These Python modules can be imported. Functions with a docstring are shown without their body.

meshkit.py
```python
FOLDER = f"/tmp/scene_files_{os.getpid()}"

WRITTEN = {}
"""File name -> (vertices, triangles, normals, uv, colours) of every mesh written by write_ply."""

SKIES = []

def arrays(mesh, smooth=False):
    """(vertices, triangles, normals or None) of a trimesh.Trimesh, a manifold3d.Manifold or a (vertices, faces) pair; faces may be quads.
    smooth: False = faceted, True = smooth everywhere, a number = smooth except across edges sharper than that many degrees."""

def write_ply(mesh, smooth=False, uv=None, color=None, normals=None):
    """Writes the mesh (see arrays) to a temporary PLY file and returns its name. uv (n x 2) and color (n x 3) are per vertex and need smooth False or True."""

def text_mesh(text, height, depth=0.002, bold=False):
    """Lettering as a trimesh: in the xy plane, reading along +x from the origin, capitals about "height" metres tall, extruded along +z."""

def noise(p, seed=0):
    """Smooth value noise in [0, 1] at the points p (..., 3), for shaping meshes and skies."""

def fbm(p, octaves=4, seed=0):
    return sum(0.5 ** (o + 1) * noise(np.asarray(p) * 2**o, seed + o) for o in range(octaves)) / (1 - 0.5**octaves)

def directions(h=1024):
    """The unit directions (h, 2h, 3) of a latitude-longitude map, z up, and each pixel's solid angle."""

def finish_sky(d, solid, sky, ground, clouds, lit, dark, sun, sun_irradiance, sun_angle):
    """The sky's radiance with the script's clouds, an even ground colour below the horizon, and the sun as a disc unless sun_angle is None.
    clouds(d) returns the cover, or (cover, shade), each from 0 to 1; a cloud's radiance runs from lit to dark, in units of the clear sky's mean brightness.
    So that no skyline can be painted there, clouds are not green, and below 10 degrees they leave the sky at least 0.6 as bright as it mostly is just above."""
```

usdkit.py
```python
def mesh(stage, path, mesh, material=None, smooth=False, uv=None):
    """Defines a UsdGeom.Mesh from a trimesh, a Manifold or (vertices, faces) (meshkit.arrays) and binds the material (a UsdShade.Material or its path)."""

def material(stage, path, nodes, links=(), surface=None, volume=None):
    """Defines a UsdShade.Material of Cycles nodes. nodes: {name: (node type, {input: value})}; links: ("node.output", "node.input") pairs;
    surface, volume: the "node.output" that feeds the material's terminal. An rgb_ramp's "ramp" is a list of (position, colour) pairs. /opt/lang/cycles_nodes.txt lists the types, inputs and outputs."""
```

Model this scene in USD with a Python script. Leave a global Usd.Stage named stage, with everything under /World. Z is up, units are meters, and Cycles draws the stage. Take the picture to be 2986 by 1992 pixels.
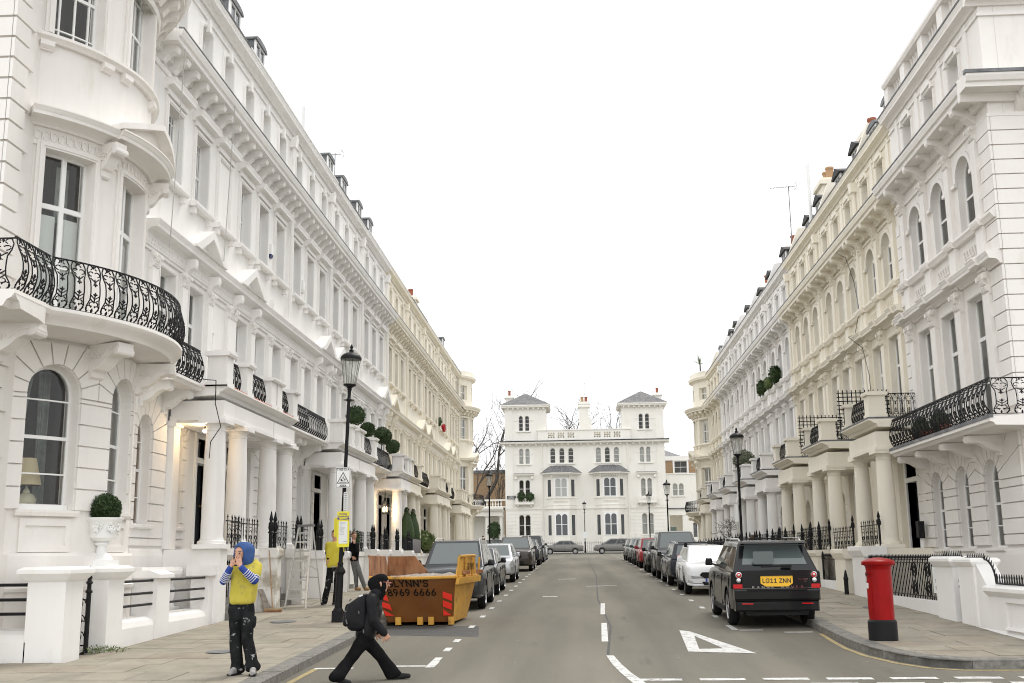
import math, random
import numpy as np, trimesh, manifold3d as m3
import shapely, shapely.geometry as sg, shapely.affinity as sa
from shapely.ops import unary_union
from pxr import Usd, UsdGeom, UsdLux, UsdShade, Gf, Sdf
import usdkit, meshkit

stage = Usd.Stage.CreateInMemory()
UsdGeom.SetStageUpAxis(stage, 'Z')
UsdGeom.SetStageMetersPerUnit(stage, 1.0)
UsdGeom.Xform.Define(stage, '/World')
rnd = random.Random(7)
PI = math.pi

# ---------------------------------------------------------------- camera, sky, sun, exposure
EYE = 2.15
cam = UsdGeom.Camera.Define(stage, '/World/camera')
def _unit(v): return v / np.linalg.norm(v)
FPX, CXY, VR, VU = 3200., (1493., 996.), (1690., 1630.), (1290., -15200.)   # measured vanishing points
_Z = _unit(np.array([VU[0]-CXY[0], -(VU[1]-CXY[1]), -FPX]))
_Y = np.array([VR[0]-CXY[0], -(VR[1]-CXY[1]), -FPX]); _Y = _unit(_Y-_Z*(_Y@_Z))
_R = np.stack([np.cross(_Y, _Z), _Y, _Z], 1)
_m = np.eye(4); _m[:3, :3] = _R; _m[3, :3] = (0, 0, EYE)
cam.AddTransformOp().Set(Gf.Matrix4d(_m.tolist()))
cam.CreateHorizontalApertureAttr(36.0)
cam.CreateVerticalApertureAttr(36.0*683/1024)
cam.CreateFocalLengthAttr(36.0*FPX/2986)
cam.CreateClippingRangeAttr(Gf.Vec2f(0.1, 2000))
cam.CreateExposureAttr(.30)

SUN_EL, SUN_AZ = math.radians(60), math.radians(35)     # bright overcast, the sun behind thin cloud, high over the far end
sky_m = usdkit.material(stage, '/World/Looks/sky', {
    'sky': ('sky_texture', {'sky_type': 'single_scattering', 'sun_disc': False, 'sun_elevation': SUN_EL, 'sun_rotation': SUN_AZ, 'altitude': 50.}),
    'tc': ('texture_coordinate', {}),
    'map': ('mapping', {'scale': (1.2, 1.2, 3.0)}),
    'n': ('noise_texture', {'scale': 1.6, 'detail': 5., 'roughness': .55}),
    'ramp': ('rgb_ramp', {'ramp': [(0.25, (10.2, 10.3, 10.5)), (0.75, (12.2, 12.2, 12.2))]}),
    'mix': ('mix_color', {'fac': .96}),
    'bg': ('background_shader', {'strength': .1})},
    [('tc.generated', 'map.vector'), ('map.vector', 'n.vector'), ('n.fac', 'ramp.fac'), ('sky.color', 'mix.a'), ('ramp.color', 'mix.b'), ('mix.result', 'bg.color')], surface='bg.background')
dome = UsdLux.DomeLight.Define(stage, '/World/sky')
UsdShade.MaterialBindingAPI.Apply(dome.GetPrim()).Bind(sky_m)
dome.GetPrim().SetCustomDataByKey('kind', 'structure')
sun = UsdLux.DistantLight.Define(stage, '/World/sun')
sun.CreateIntensityAttr(.4); sun.CreateAngleAttr(24.); sun.CreateNormalizeAttr(True); sun.CreateColorAttr(Gf.Vec3f(1., .96, .9))
sun.AddRotateXYZOp().Set(Gf.Vec3f(math.degrees(PI/2-SUN_EL), 0, 180-math.degrees(SUN_AZ)))

# ---------------------------------------------------------------- scene tree
USED = {}
def _path(name, parent):
    base = (str(parent.GetPath()) if parent is not None else '/World') + '/' + name
    n = USED.get(base, -1) + 1
    USED[base] = n
    return base if n == 0 else '%s_%03d' % (base, n)
def tag(p, label=None, cat=None, group=None, kind=None):
    for k, v in (('label', label), ('category', cat), ('group', group), ('kind', kind)):
        if v: p.SetCustomDataByKey(k, v)
    return p
def thing(name, label=None, cat=None, loc=(0, 0, 0), rz=0., group=None, kind=None, parent=None):
    x = UsdGeom.Xform.Define(stage, _path(name, parent))
    x.AddTranslateOp().Set(Gf.Vec3d(*map(float, loc)))
    if rz: x.AddRotateZOp().Set(math.degrees(rz))
    return tag(x.GetPrim(), label, cat, group, kind)
def copy_of(src, loc, rz, label, cat=None, group=None):
    d = src.GetCustomData()
    x = UsdGeom.Xform.Define(stage, _path(src.GetName(), None))
    x.AddTranslateOp().Set(Gf.Vec3d(*map(float, loc))); x.AddRotateZOp().Set(math.degrees(rz))
    x.GetPrim().GetReferences().AddInternalReference(src.GetPath())
    x.GetPrim().SetInstanceable(True)
    return tag(x.GetPrim(), label, cat or d.get('category'), group or d.get('group'))

def tri2(poly):
    """triangulated shapely polygon: (n x 2, m x 3)"""
    return trimesh.creation.triangulate_polygon(poly, engine='earcut')

class MB:
    """collects closed pieces in (u, v, z), maps them by T and builds ONE mesh of the scene"""
    def __init__(s, T=None, flip=False): s.V, s.F, s.n, s.T, s.flip = [], [], 0, T, flip
    def add(s, v, f, check=True):
        v = np.asarray(v, float); f = np.asarray(f, int)
        if f.shape[1] == 4: f = np.vstack([f[:, [0, 1, 2]], f[:, [0, 2, 3]]])
        if check:
            a = v - v.mean(0)
            if np.einsum('ij,ij->', a[f[:, 0]], np.cross(a[f[:, 1]], a[f[:, 2]])) < 0: f = f[:, ::-1]
        s.V.append(v); s.F.append(f + s.n); s.n += len(v); return s
    def box(s, u0, u1, v0, v1, z0, z1, nu=1):
        us = np.linspace(u0, u1, nu+1)
        V = [(u, v, z) for u in us for v, z in ((v0, z0), (v1, z0), (v1, z1), (v0, z1))]
        F = [(0, 1, 2, 3)] + [(4*nu+3, 4*nu+2, 4*nu+1, 4*nu)]
        for i in range(nu):
            for k in range(4):
                a, b = 4*i+k, 4*i+(k+1) % 4
                F.append((a, a+4, b+4, b))
        return s.add(V, F)
    def cham(s, u0, u1, v0, v1, z0, z1, c=.015, nu=1):
        """box whose front (v1) face is chamfered: a rusticated block, a panel"""
        us = np.linspace(u0, u1, nu+1); uf = np.linspace(u0+c, u1-c, nu+1)
        V, F = [], []
        for a, b in zip(us, uf): V += [(a, v0, z0), (a, v1-c, z0), (b, v1, z0+c), (b, v1, z1-c), (a, v1-c, z1), (a, v0, z1)]
        for i in range(nu):
            for k in range(6):
                a, b = 6*i+k, 6*i+(k+1) % 6
                F.append((a, a+6, b+6, b))
        e = 6*nu
        F += [(0, 1, 4, 5), (1, 2, 3, 4), (e+5, e+4, e+1, e), (e+4, e+3, e+2, e+1)]
        return s.add(V, F)
    def prof(s, pts, u0, u1, nu=1):
        """profile of (v, z) points swept along u"""
        p = sg.Polygon(pts)
        v2, f2 = tri2(p); n = len(v2)
        ring = np.array(p.exterior.coords[:-1]); m = len(ring)
        us = np.linspace(u0, u1, nu+1)
        V = [np.c_[np.full(m, u), ring] for u in us]
        F = []
        for i in range(nu):
            for k in range(m):
                a, b = m*i+k, m*i+(k+1) % m
                F += [(a, a+m, b+m), (a, b+m, b)]
        V += [np.c_[np.full(n, us[0]), v2], np.c_[np.full(n, us[-1]), v2]]
        o = m*(nu+1)
        ccw = p.exterior.is_ccw
        area = lambda t: np.cross(v2[t[1]]-v2[t[0]], v2[t[2]]-v2[t[0]])
        for t in f2:
            t = t if (area(t) > 0) == ccw else t[::-1]
            F += [tuple(o+t), tuple(o+n+t[::-1])]
        return s.add(np.vstack(V), np.array(F))
    def plate(s, poly, v0, v1, strip=None):
        """shapely polygon in (u, z) given thickness from v0 to v1; strip: cut into strips of that width, to be bent"""
        if strip:
            a, b, c, d = poly.bounds
            k = max(1, int(round((c-a)/strip))); e = np.linspace(a, c, k+1)
            for i in range(k):
                g = poly.intersection(sg.box(e[i], b-1, e[i+1], d+1))
                s.plate(g, v0, v1)
            return s
        for g in getattr(poly, 'geoms', [poly]):
            if g.geom_type != 'Polygon' or g.area < 1e-6: continue
            g = sg.polygon.orient(g)
            v2, f2 = tri2(g); n = len(v2)
            sgn = np.array([np.cross(v2[t[1]]-v2[t[0]], v2[t[2]]-v2[t[0]]) for t in f2])
            f2 = np.where((sgn > 0)[:, None], f2, f2[:, ::-1])
            V = [np.c_[v2[:, 0], np.full(n, v0), v2[:, 1]], np.c_[v2[:, 0], np.full(n, v1), v2[:, 1]]]
            F = [f2, f2[:, ::-1]+n]; o = 2*n
            for r in [g.exterior, *g.interiors]:
                c = np.array(r.coords[:-1]); m = len(c)
                V += [np.c_[c[:, 0], np.full(m, v0), c[:, 1]], np.c_[c[:, 0], np.full(m, v1), c[:, 1]]]
                i = np.arange(m); j = (i+1) % m
                F += [np.c_[o+i, o+m+j, o+j], np.c_[o+i, o+m+i, o+m+j]]; o += 2*m
            s.add(np.vstack(V), np.vstack(F))
        return s
    def lathe(s, prof, u, v, n=12, z=0., flat=None):
        """profile of (radius, z) turned about the upright axis at (u, v)"""
        pr = [(max(r, 1e-4), zz) for r, zz in prof]; m = len(pr)
        a = np.arange(n)*2*PI/n + PI/n
        V = [(u+r*math.cos(t), v+r*math.sin(t), z+zz) for t in a for r, zz in pr]
        F = []
        for i in range(n):
            j = (i+1) % n
            for k in range(m-1): F.append((i*m+k, j*m+k, j*m+k+1, i*m+k+1))
        V += [(u, v, z+pr[0][1]), (u, v, z+pr[-1][1])]
        F3 = [(n*m, ((i+1) % n)*m, i*m) for i in range(n)] + [(n*m+1, i*m+m-1, ((i+1) % n)*m+m-1) for i in range(n)]
        F = [t for q in F for t in ((q[0], q[1], q[2]), (q[0], q[2], q[3]))]
        return s.add(V, F+F3)
    def tube(s, pts, r, n=6, closed=False):
        p = np.asarray(pts, float)
        r = np.broadcast_to(r, (len(p),))
        t = np.gradient(p, axis=0) if len(p) > 2 else np.repeat((p[1:]-p[:1]), 2, 0)
        t = t/(np.linalg.norm(t, axis=1, keepdims=True)+1e-12)
        ref = np.array([0, 0, 1.]) if abs(t[:, 2]).mean() < .8 else np.array([1., 0, 0])
        a = np.cross(t, ref); a /= np.linalg.norm(a, axis=1, keepdims=True)+1e-12
        b = np.cross(t, a); an = np.arange(n)*2*PI/n + PI/n
        V = (p[:, None]+r[:, None, None]*(np.cos(an)[None, :, None]*a[:, None]+np.sin(an)[None, :, None]*b[:, None])).reshape(-1, 3)
        F = []
        for i in range(len(p)-1):
            for k in range(n):
                q = (i*n+k, i*n+(k+1) % n, (i+1)*n+(k+1) % n, (i+1)*n+k)
                F += [(q[0], q[1], q[2]), (q[0], q[2], q[3])]
        e = (len(p)-1)*n
        F += [(0, k+1, k) for k in range(1, n-1)] + [(e, e+k, e+k+1) for k in range(1, n-1)]
        return s.add(V, F)
    def quad(s, a, b, c, d): return s.add([a, b, c, d], [(0, 1, 2, 3)], check=False)
    def mesh(s, tm):
        v, f, _ = meshkit.arrays(tm); return s.add(v, f, check=False)
    def arrays(s):
        v = np.vstack(s.V); f = np.vstack(s.F)
        if s.T is not None: v = s.T(v)
        return v, (f[:, ::-1] if s.flip else f)
    def build(s, name, m, parent=None, smooth=False, label=None):
        if not s.n: return None
        v, f = s.arrays()
        if smooth:
            t = trimesh.Trimesh(v, f, process=False); t.merge_vertices(digits_vertex=5); v, f = t.vertices, t.faces
        p = usdkit.mesh(stage, _path(name, parent), (v, f), m, smooth=smooth).GetPrim()
        return tag(p, label)

# ---------------------------------------------------------------- materials
def _mat(name, nodes, links, surface): return usdkit.material(stage, '/World/Looks/'+name, nodes, links, surface=surface)
def plain(name, col, rough=.5, metal=0., spec=.5, **kw):
    return _mat(name, {'p': ('principled_bsdf', {'base_color': col, 'roughness': rough, 'metallic': metal, 'specular_ior_level': spec, **kw})}, [], 'p.BSDF')
def mottled(name, a, b, scale=3., rough=.7, bump=0., bscale=60., detail=5., lo=.35, hi=.65, stretch=None, spec=.4, third=None, bdist=.004):
    """two tones by noise, fine relief; optional third tone as sparse stains"""
    n = {'g': ('geometry', {}), 'mp': ('mapping', {'scale': stretch or (1, 1, 1)}), 'n': ('noise_texture', {'scale': scale, 'detail': detail, 'roughness': .6}),
         'r': ('rgb_ramp', {'ramp': [(lo, a), (hi, b)]}), 'p': ('principled_bsdf', {'roughness': rough, 'specular_ior_level': spec})}
    l = [('g.position', 'mp.vector'), ('mp.vector', 'n.vector'), ('n.fac', 'r.fac')]
    out = 'r.color'
    if third is not None:
        n['n2'] = ('noise_texture', {'scale': third[1], 'detail': 6., 'roughness': .65}); n['r2'] = ('rgb_ramp', {'ramp': [(third[2], (0, 0, 0)), (third[3], (1, 1, 1))]})
        n['mx'] = ('mix_color', {'b': third[0]})
        l += [('mp.vector', 'n2.vector'), ('n2.fac', 'r2.fac'), ('r2.color', 'mx.fac'), (out, 'mx.a')]; out = 'mx.result'
    l.append((out, 'p.base_color'))
    if bump:
        n['nb'] = ('noise_texture', {'scale': bscale, 'detail': 4.}); n['b'] = ('bump', {'strength': bump, 'distance': bdist})
        l += [('g.position', 'nb.vector'), ('nb.fac', 'b.height'), ('b.normal', 'p.normal')]
    return _mat(name, n, l, 'p.BSDF')

M = {}
def stucco(name, c):
    c = np.array(c)
    M[name] = _mat(name, {'g': ('geometry', {}), 'm1': ('mapping', {'scale': (1, 1, .35)}), 'm2': ('mapping', {'scale': (5.5, 5.5, .22)}), 'n1': ('noise_texture', {'scale': .9, 'detail': 5.}), 'n2': ('noise_texture', {'scale': 1.7, 'detail': 6., 'roughness': .65}), 'n3': ('noise_texture', {'scale': 1., 'detail': 4., 'roughness': .6}),
        'r1': ('rgb_ramp', {'ramp': [(.35, tuple(c*.94)), (.65, tuple(c))]}), 'r2': ('rgb_ramp', {'ramp': [(.60, (0, 0, 0)), (.86, (1, 1, 1))]}), 'r3': ('rgb_ramp', {'ramp': [(.52, (0, 0, 0)), (.85, (.30, .30, .30))]}),
        'x2': ('mix_color', {'b': tuple(c*np.array([.78, .745, .67]))}), 'x3': ('mix_color', {'b': tuple(c*np.array([.82, .80, .75]))}), 'nb': ('noise_texture', {'scale': 35., 'detail': 4.}), 'nc': ('noise_texture', {'scale': 2.2, 'detail': 2.}), 'ad': ('math', {'math_type': 'multiply_add', 'value2': 4.}), 'b': ('bump', {'strength': .3, 'distance': .006}), 'p': ('principled_bsdf', {'roughness': .62, 'specular_ior_level': .35})},
        [('g.position', 'm1.vector'), ('g.position', 'm2.vector'), ('m1.vector', 'n1.vector'), ('m1.vector', 'n2.vector'), ('m2.vector', 'n3.vector'), ('n1.fac', 'r1.fac'), ('n2.fac', 'r2.fac'), ('n3.fac', 'r3.fac'), ('r2.color', 'x2.fac'), ('r1.color', 'x2.a'), ('r3.color', 'x3.fac'), ('x2.result', 'x3.a'), ('x3.result', 'p.base_color'),
         ('g.position', 'nb.vector'), ('g.position', 'nc.vector'), ('nc.fac', 'ad.value1'), ('nb.fac', 'ad.value3'), ('ad.value', 'b.height'), ('b.normal', 'p.normal')], 'p.BSDF')
stucco('stucco_white', (.86, .845, .82)); stucco('stucco_warm', (.83, .80, .76)); stucco('stucco_cream', (.85, .80, .685)); stucco('stucco_pale', (.85, .83, .77))
M['paint_white'] = plain('paint_white', (.83, .83, .81), .35)
M['iron'] = plain('iron', (.008, .008, .009), .45, spec=.22)
M['glass'] = _mat('glass', {'t': ('transparent_bsdf', {'color': (.93, .95, .94)}), 'g': ('glossy_bsdf', {'color': (1, 1, 1), 'roughness': .02}), 'f': ('fresnel', {'IOR': 1.5}), 'm': ('mix_closure', {})},
                  [('f.fac', 'm.fac'), ('t.BSDF', 'm.closure1'), ('g.BSDF', 'm.closure2')], 'm.closure')
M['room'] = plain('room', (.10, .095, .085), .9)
M['blind'] = plain('blind', (.74, .73, .70), .9)
M['blind_grey'] = plain('blind_grey', (.42, .43, .41), .9)
M['curtain'] = mottled('curtain', (.20, .23, .21), (.36, .38, .34), scale=4., rough=.9)
M['net'] = plain('net', (.62, .62, .6), .9)
M['lead'] = mottled('lead', (.10, .105, .11), (.20, .205, .21), scale=3., rough=.6)
M['slate'] = mottled('slate', (.13, .13, .14), (.27, .265, .26), scale=5., rough=.7, bump=.3)
M['terracotta'] = plain('terracotta', (.30, .10, .055), .8)
M['terracotta_buff'] = plain('terracotta_buff', (.42, .26, .14), .8)
M['copper_edge'] = plain('copper_edge', (.62, .17, .07), .55)
M['door_black'] = plain('door_black', (.015, .017, .02), .25)
M['door_green'] = plain('door_green', (.22, .30, .26), .4)
M['brass'] = plain('brass', (.6, .42, .15), .3, 1.)
M['asphalt'] = _mat('asphalt', {'g': ('geometry', {}), 'm1': ('mapping', {'scale': (1, .25, 1)}), 'm2': ('mapping', {'scale': (1, .04, 1)}),
    'n1': ('noise_texture', {'scale': .35, 'detail': 6., 'roughness': .6}), 'n2': ('noise_texture', {'scale': 1.1, 'detail': 4.}), 'n3': ('noise_texture', {'scale': 70., 'detail': 2.}), 'n4': ('noise_texture', {'scale': 1.6, 'detail': 8., 'roughness': .72}), 'v': ('voronoi_texture', {'scale': 1.3, 'feature': 'f1'}),
    'r1': ('rgb_ramp', {'ramp': [(.32, (.135, .124, .098)), (.68, (.195, .180, .146))]}), 'r2': ('rgb_ramp', {'ramp': [(.35, (.82, .82, .82)), (.65, (1.1, 1.1, 1.1))]}), 'r3': ('rgb_ramp', {'ramp': [(.60, (0, 0, 0)), (.70, (.8, .8, .8))]}), 'r4': ('rgb_ramp', {'ramp': [(.60, (0, 0, 0)), (.74, (.6, .6, .6))]}), 'r5': ('rgb_ramp', {'ramp': [(.022, (1, 1, 1)), (.032, (0, 0, 0))]}),
    'x2': ('mix_color', {'blend_type': 'multiply', 'fac': 1.}), 'x3': ('mix_color', {'b': (.24, .235, .215)}), 'x4': ('mix_color', {'b': (.075, .070, .060)}), 'x5': ('mix_color', {'b': (.34, .335, .32)}), 'b': ('bump', {'strength': .7, 'distance': .005}), 'p': ('principled_bsdf', {'roughness': .88, 'specular_ior_level': .25})},
    [('g.position', 'm1.vector'), ('g.position', 'm2.vector'), ('m1.vector', 'n1.vector'), ('m2.vector', 'n2.vector'), ('g.position', 'n3.vector'), ('m1.vector', 'n4.vector'), ('g.position', 'v.vector'), ('n1.fac', 'r1.fac'), ('n2.fac', 'r2.fac'), ('n3.fac', 'r3.fac'), ('n4.fac', 'r4.fac'), ('v.distance', 'r5.fac'), ('r1.color', 'x2.a'), ('r2.color', 'x2.b'), ('x2.result', 'x3.a'), ('r3.color', 'x3.fac'), ('x3.result', 'x4.a'), ('r4.color', 'x4.fac'), ('x4.result', 'x5.a'), ('r5.color', 'x5.fac'), ('x5.result', 'p.base_color'), ('n3.fac', 'b.height'), ('b.normal', 'p.normal')], 'p.BSDF')
M['mark'] = mottled('mark', (.26, .255, .24), (.62, .62, .60), scale=7., rough=.75, lo=.30, hi=.48, third=((.19, .185, .17), 22., .56, .66))
M['mark_yellow'] = mottled('mark_yellow', (.36, .27, .10), (.48, .37, .15), scale=9., rough=.75, third=((.2, .19, .16), 24., .46, .62))
_K = np.array([.92, .87, .80])
for i, (a, b) in enumerate([((.27, .258, .222), (.36, .345, .30)), ((.25, .24, .208), (.335, .32, .28)), ((.285, .27, .232), (.375, .358, .312)), ((.275, .25, .212), (.355, .328, .28)), ((.26, .255, .216), (.345, .337, .29))]):
    a, b = tuple(np.array(a)*_K), tuple(np.array(b)*_K)
    M['slab%d' % i] = mottled('slab%d' % i, a, b, scale=1.6, rough=.85, bump=.5, bscale=60., third=((.15, .145, .125), 5., .58, .8), bdist=.004)
M['joint'] = plain('joint', (.07, .068, .06), .95)
M['kerb'] = mottled('kerb', (.13, .125, .112), (.24, .23, .205), scale=12., rough=.8, bump=.4, bscale=90., third=((.10, .10, .09), 3., .55, .75))
M['foliage'] = mottled('foliage', (.020, .042, .012), (.050, .085, .025), scale=20., rough=.6)
M['foliage_light'] = mottled('foliage_light', (.07, .11, .03), (.16, .20, .07), scale=12., rough=.6)
M['foliage_grey'] = mottled('foliage_grey', (.12, .14, .09), (.22, .24, .16), scale=12., rough=.7)
M['bark'] = mottled('bark', (.05, .045, .04), (.12, .105, .09), scale=8., rough=.9)
M['red_flower'] = plain('red_flower', (.5, .02, .03), .6)
M['brick'] = mottled('brick', (.22, .13, .07), (.38, .24, .13), scale=14., rough=.9)
M['black_felt'] = plain('black_felt', (.03, .03, .03), .8)

# ---------------------------------------------------------------- ground
def zg(y):
    y = np.minimum(np.maximum(np.asarray(y, float), -20), 150.)
    return np.where(y > 0, .032*y - 9.3e-5*y*y, .032*y)
ZG = lambda y: float(zg(y))
# ---------------------------------------------------------------- building kit: u along the facade, v outwards, z up
def sheet(mb, poly, v, strip=None):
    """a single sheet facing outwards (glass, blinds)"""
    if strip:
        a, _, c, _ = poly.bounds; k = max(1, int(round((c-a)/strip))); e = np.linspace(a, c, k+1)
        for i in range(k): sheet(mb, poly.intersection(sg.box(e[i], -9, e[i+1], 99)), v)
        return
    for g in getattr(poly, 'geoms', [poly]):
        if g.geom_type != 'Polygon' or g.area < 1e-6: continue
        p, f = tri2(g)
        a, b = p[f[:, 1]]-p[f[:, 0]], p[f[:, 2]]-p[f[:, 0]]
        ccw = a[:, 0]*b[:, 1]-a[:, 1]*b[:, 0] > 0
        f = np.where(ccw[:, None], f[:, ::-1], f)
        mb.add(np.c_[p[:, 0], np.full(len(p), v), p[:, 1]], f, check=False)
def plate_ch(mb, poly, v0, v1, c=.014):
    """plate with a chamfered front: rustic blocks, quoins, panels"""
    for g in getattr(poly, 'geoms', [poly]):
        if g.geom_type != 'Polygon' or g.area < 4e-4: continue
        g = sg.polygon.orient(g.simplify(.002)); q = g.buffer(-c, join_style=2)
        if q.geom_type != 'Polygon' or q.is_empty or g.interiors or len(q.exterior.coords) != len(g.exterior.coords):
            mb.plate(g, v0, v1); continue
        a = np.array(g.exterior.coords[:-1]); b = np.array(sg.polygon.orient(q).exterior.coords[:-1])
        b = np.roll(b, -int(np.argmin(np.hypot(*(b-a[0]).T))), 0); m = len(a)
        f2 = tri2(g); 
        v2 = np.array(g.exterior.coords[:-1]); pf = tri2(sg.Polygon(b))[1]; pb = tri2(sg.Polygon(a))[1]
        V = np.vstack([np.c_[a[:, 0], np.full(m, v0), a[:, 1]], np.c_[a[:, 0], np.full(m, v1-c), a[:, 1]], np.c_[b[:, 0], np.full(m, v1), b[:, 1]]])
        ar = lambda P, t: (P[t[1]][0]-P[t[0]][0])*(P[t[2]][1]-P[t[0]][1])-(P[t[1]][1]-P[t[0]][1])*(P[t[2]][0]-P[t[0]][0])
        if len(tri2(sg.Polygon(b))[0]) != m: mb.plate(g, v0, v1); continue
        F = []
        for i in range(m):
            j = (i+1) % m
            F += [(i, m+j, j), (i, m+i, m+j), (m+i, 2*m+j, m+j), (m+i, 2*m+i, 2*m+j)]
        bb, bv = tri2(sg.Polygon(a)); fb, fv = bb, bv
        def idx(P, R): return [int(np.argmin(np.hypot(R[:, 0]-p[0], R[:, 1]-p[1]))) for p in P]
        ia = idx(bb, a)
        for t in bv:
            t = t if ar(bb, t) > 0 else t[::-1]; F.append(tuple(ia[k] for k in t))
        cb, cv = tri2(sg.Polygon(b)); ib = idx(cb, b)
        for t in cv:
            t = t[::-1] if ar(cb, t) > 0 else t; F.append(tuple(2*m+ib[k] for k in t))
        mb.add(V, np.array(F))

def opening(u, z0, w, h, arch=0.):
    """arch: rise of the head as a part of the half width (1 = semicircle, 0 = flat)"""
    if not arch: return sg.box(u-w/2, z0, u+w/2, z0+h)
    r = w/2*arch; t = np.linspace(0, PI, 15)
    return sg.Polygon([(u-w/2, z0), (u+w/2, z0)]+[(u+w/2*math.cos(a), z0+h-r+r*math.sin(a)) for a in t])

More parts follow.
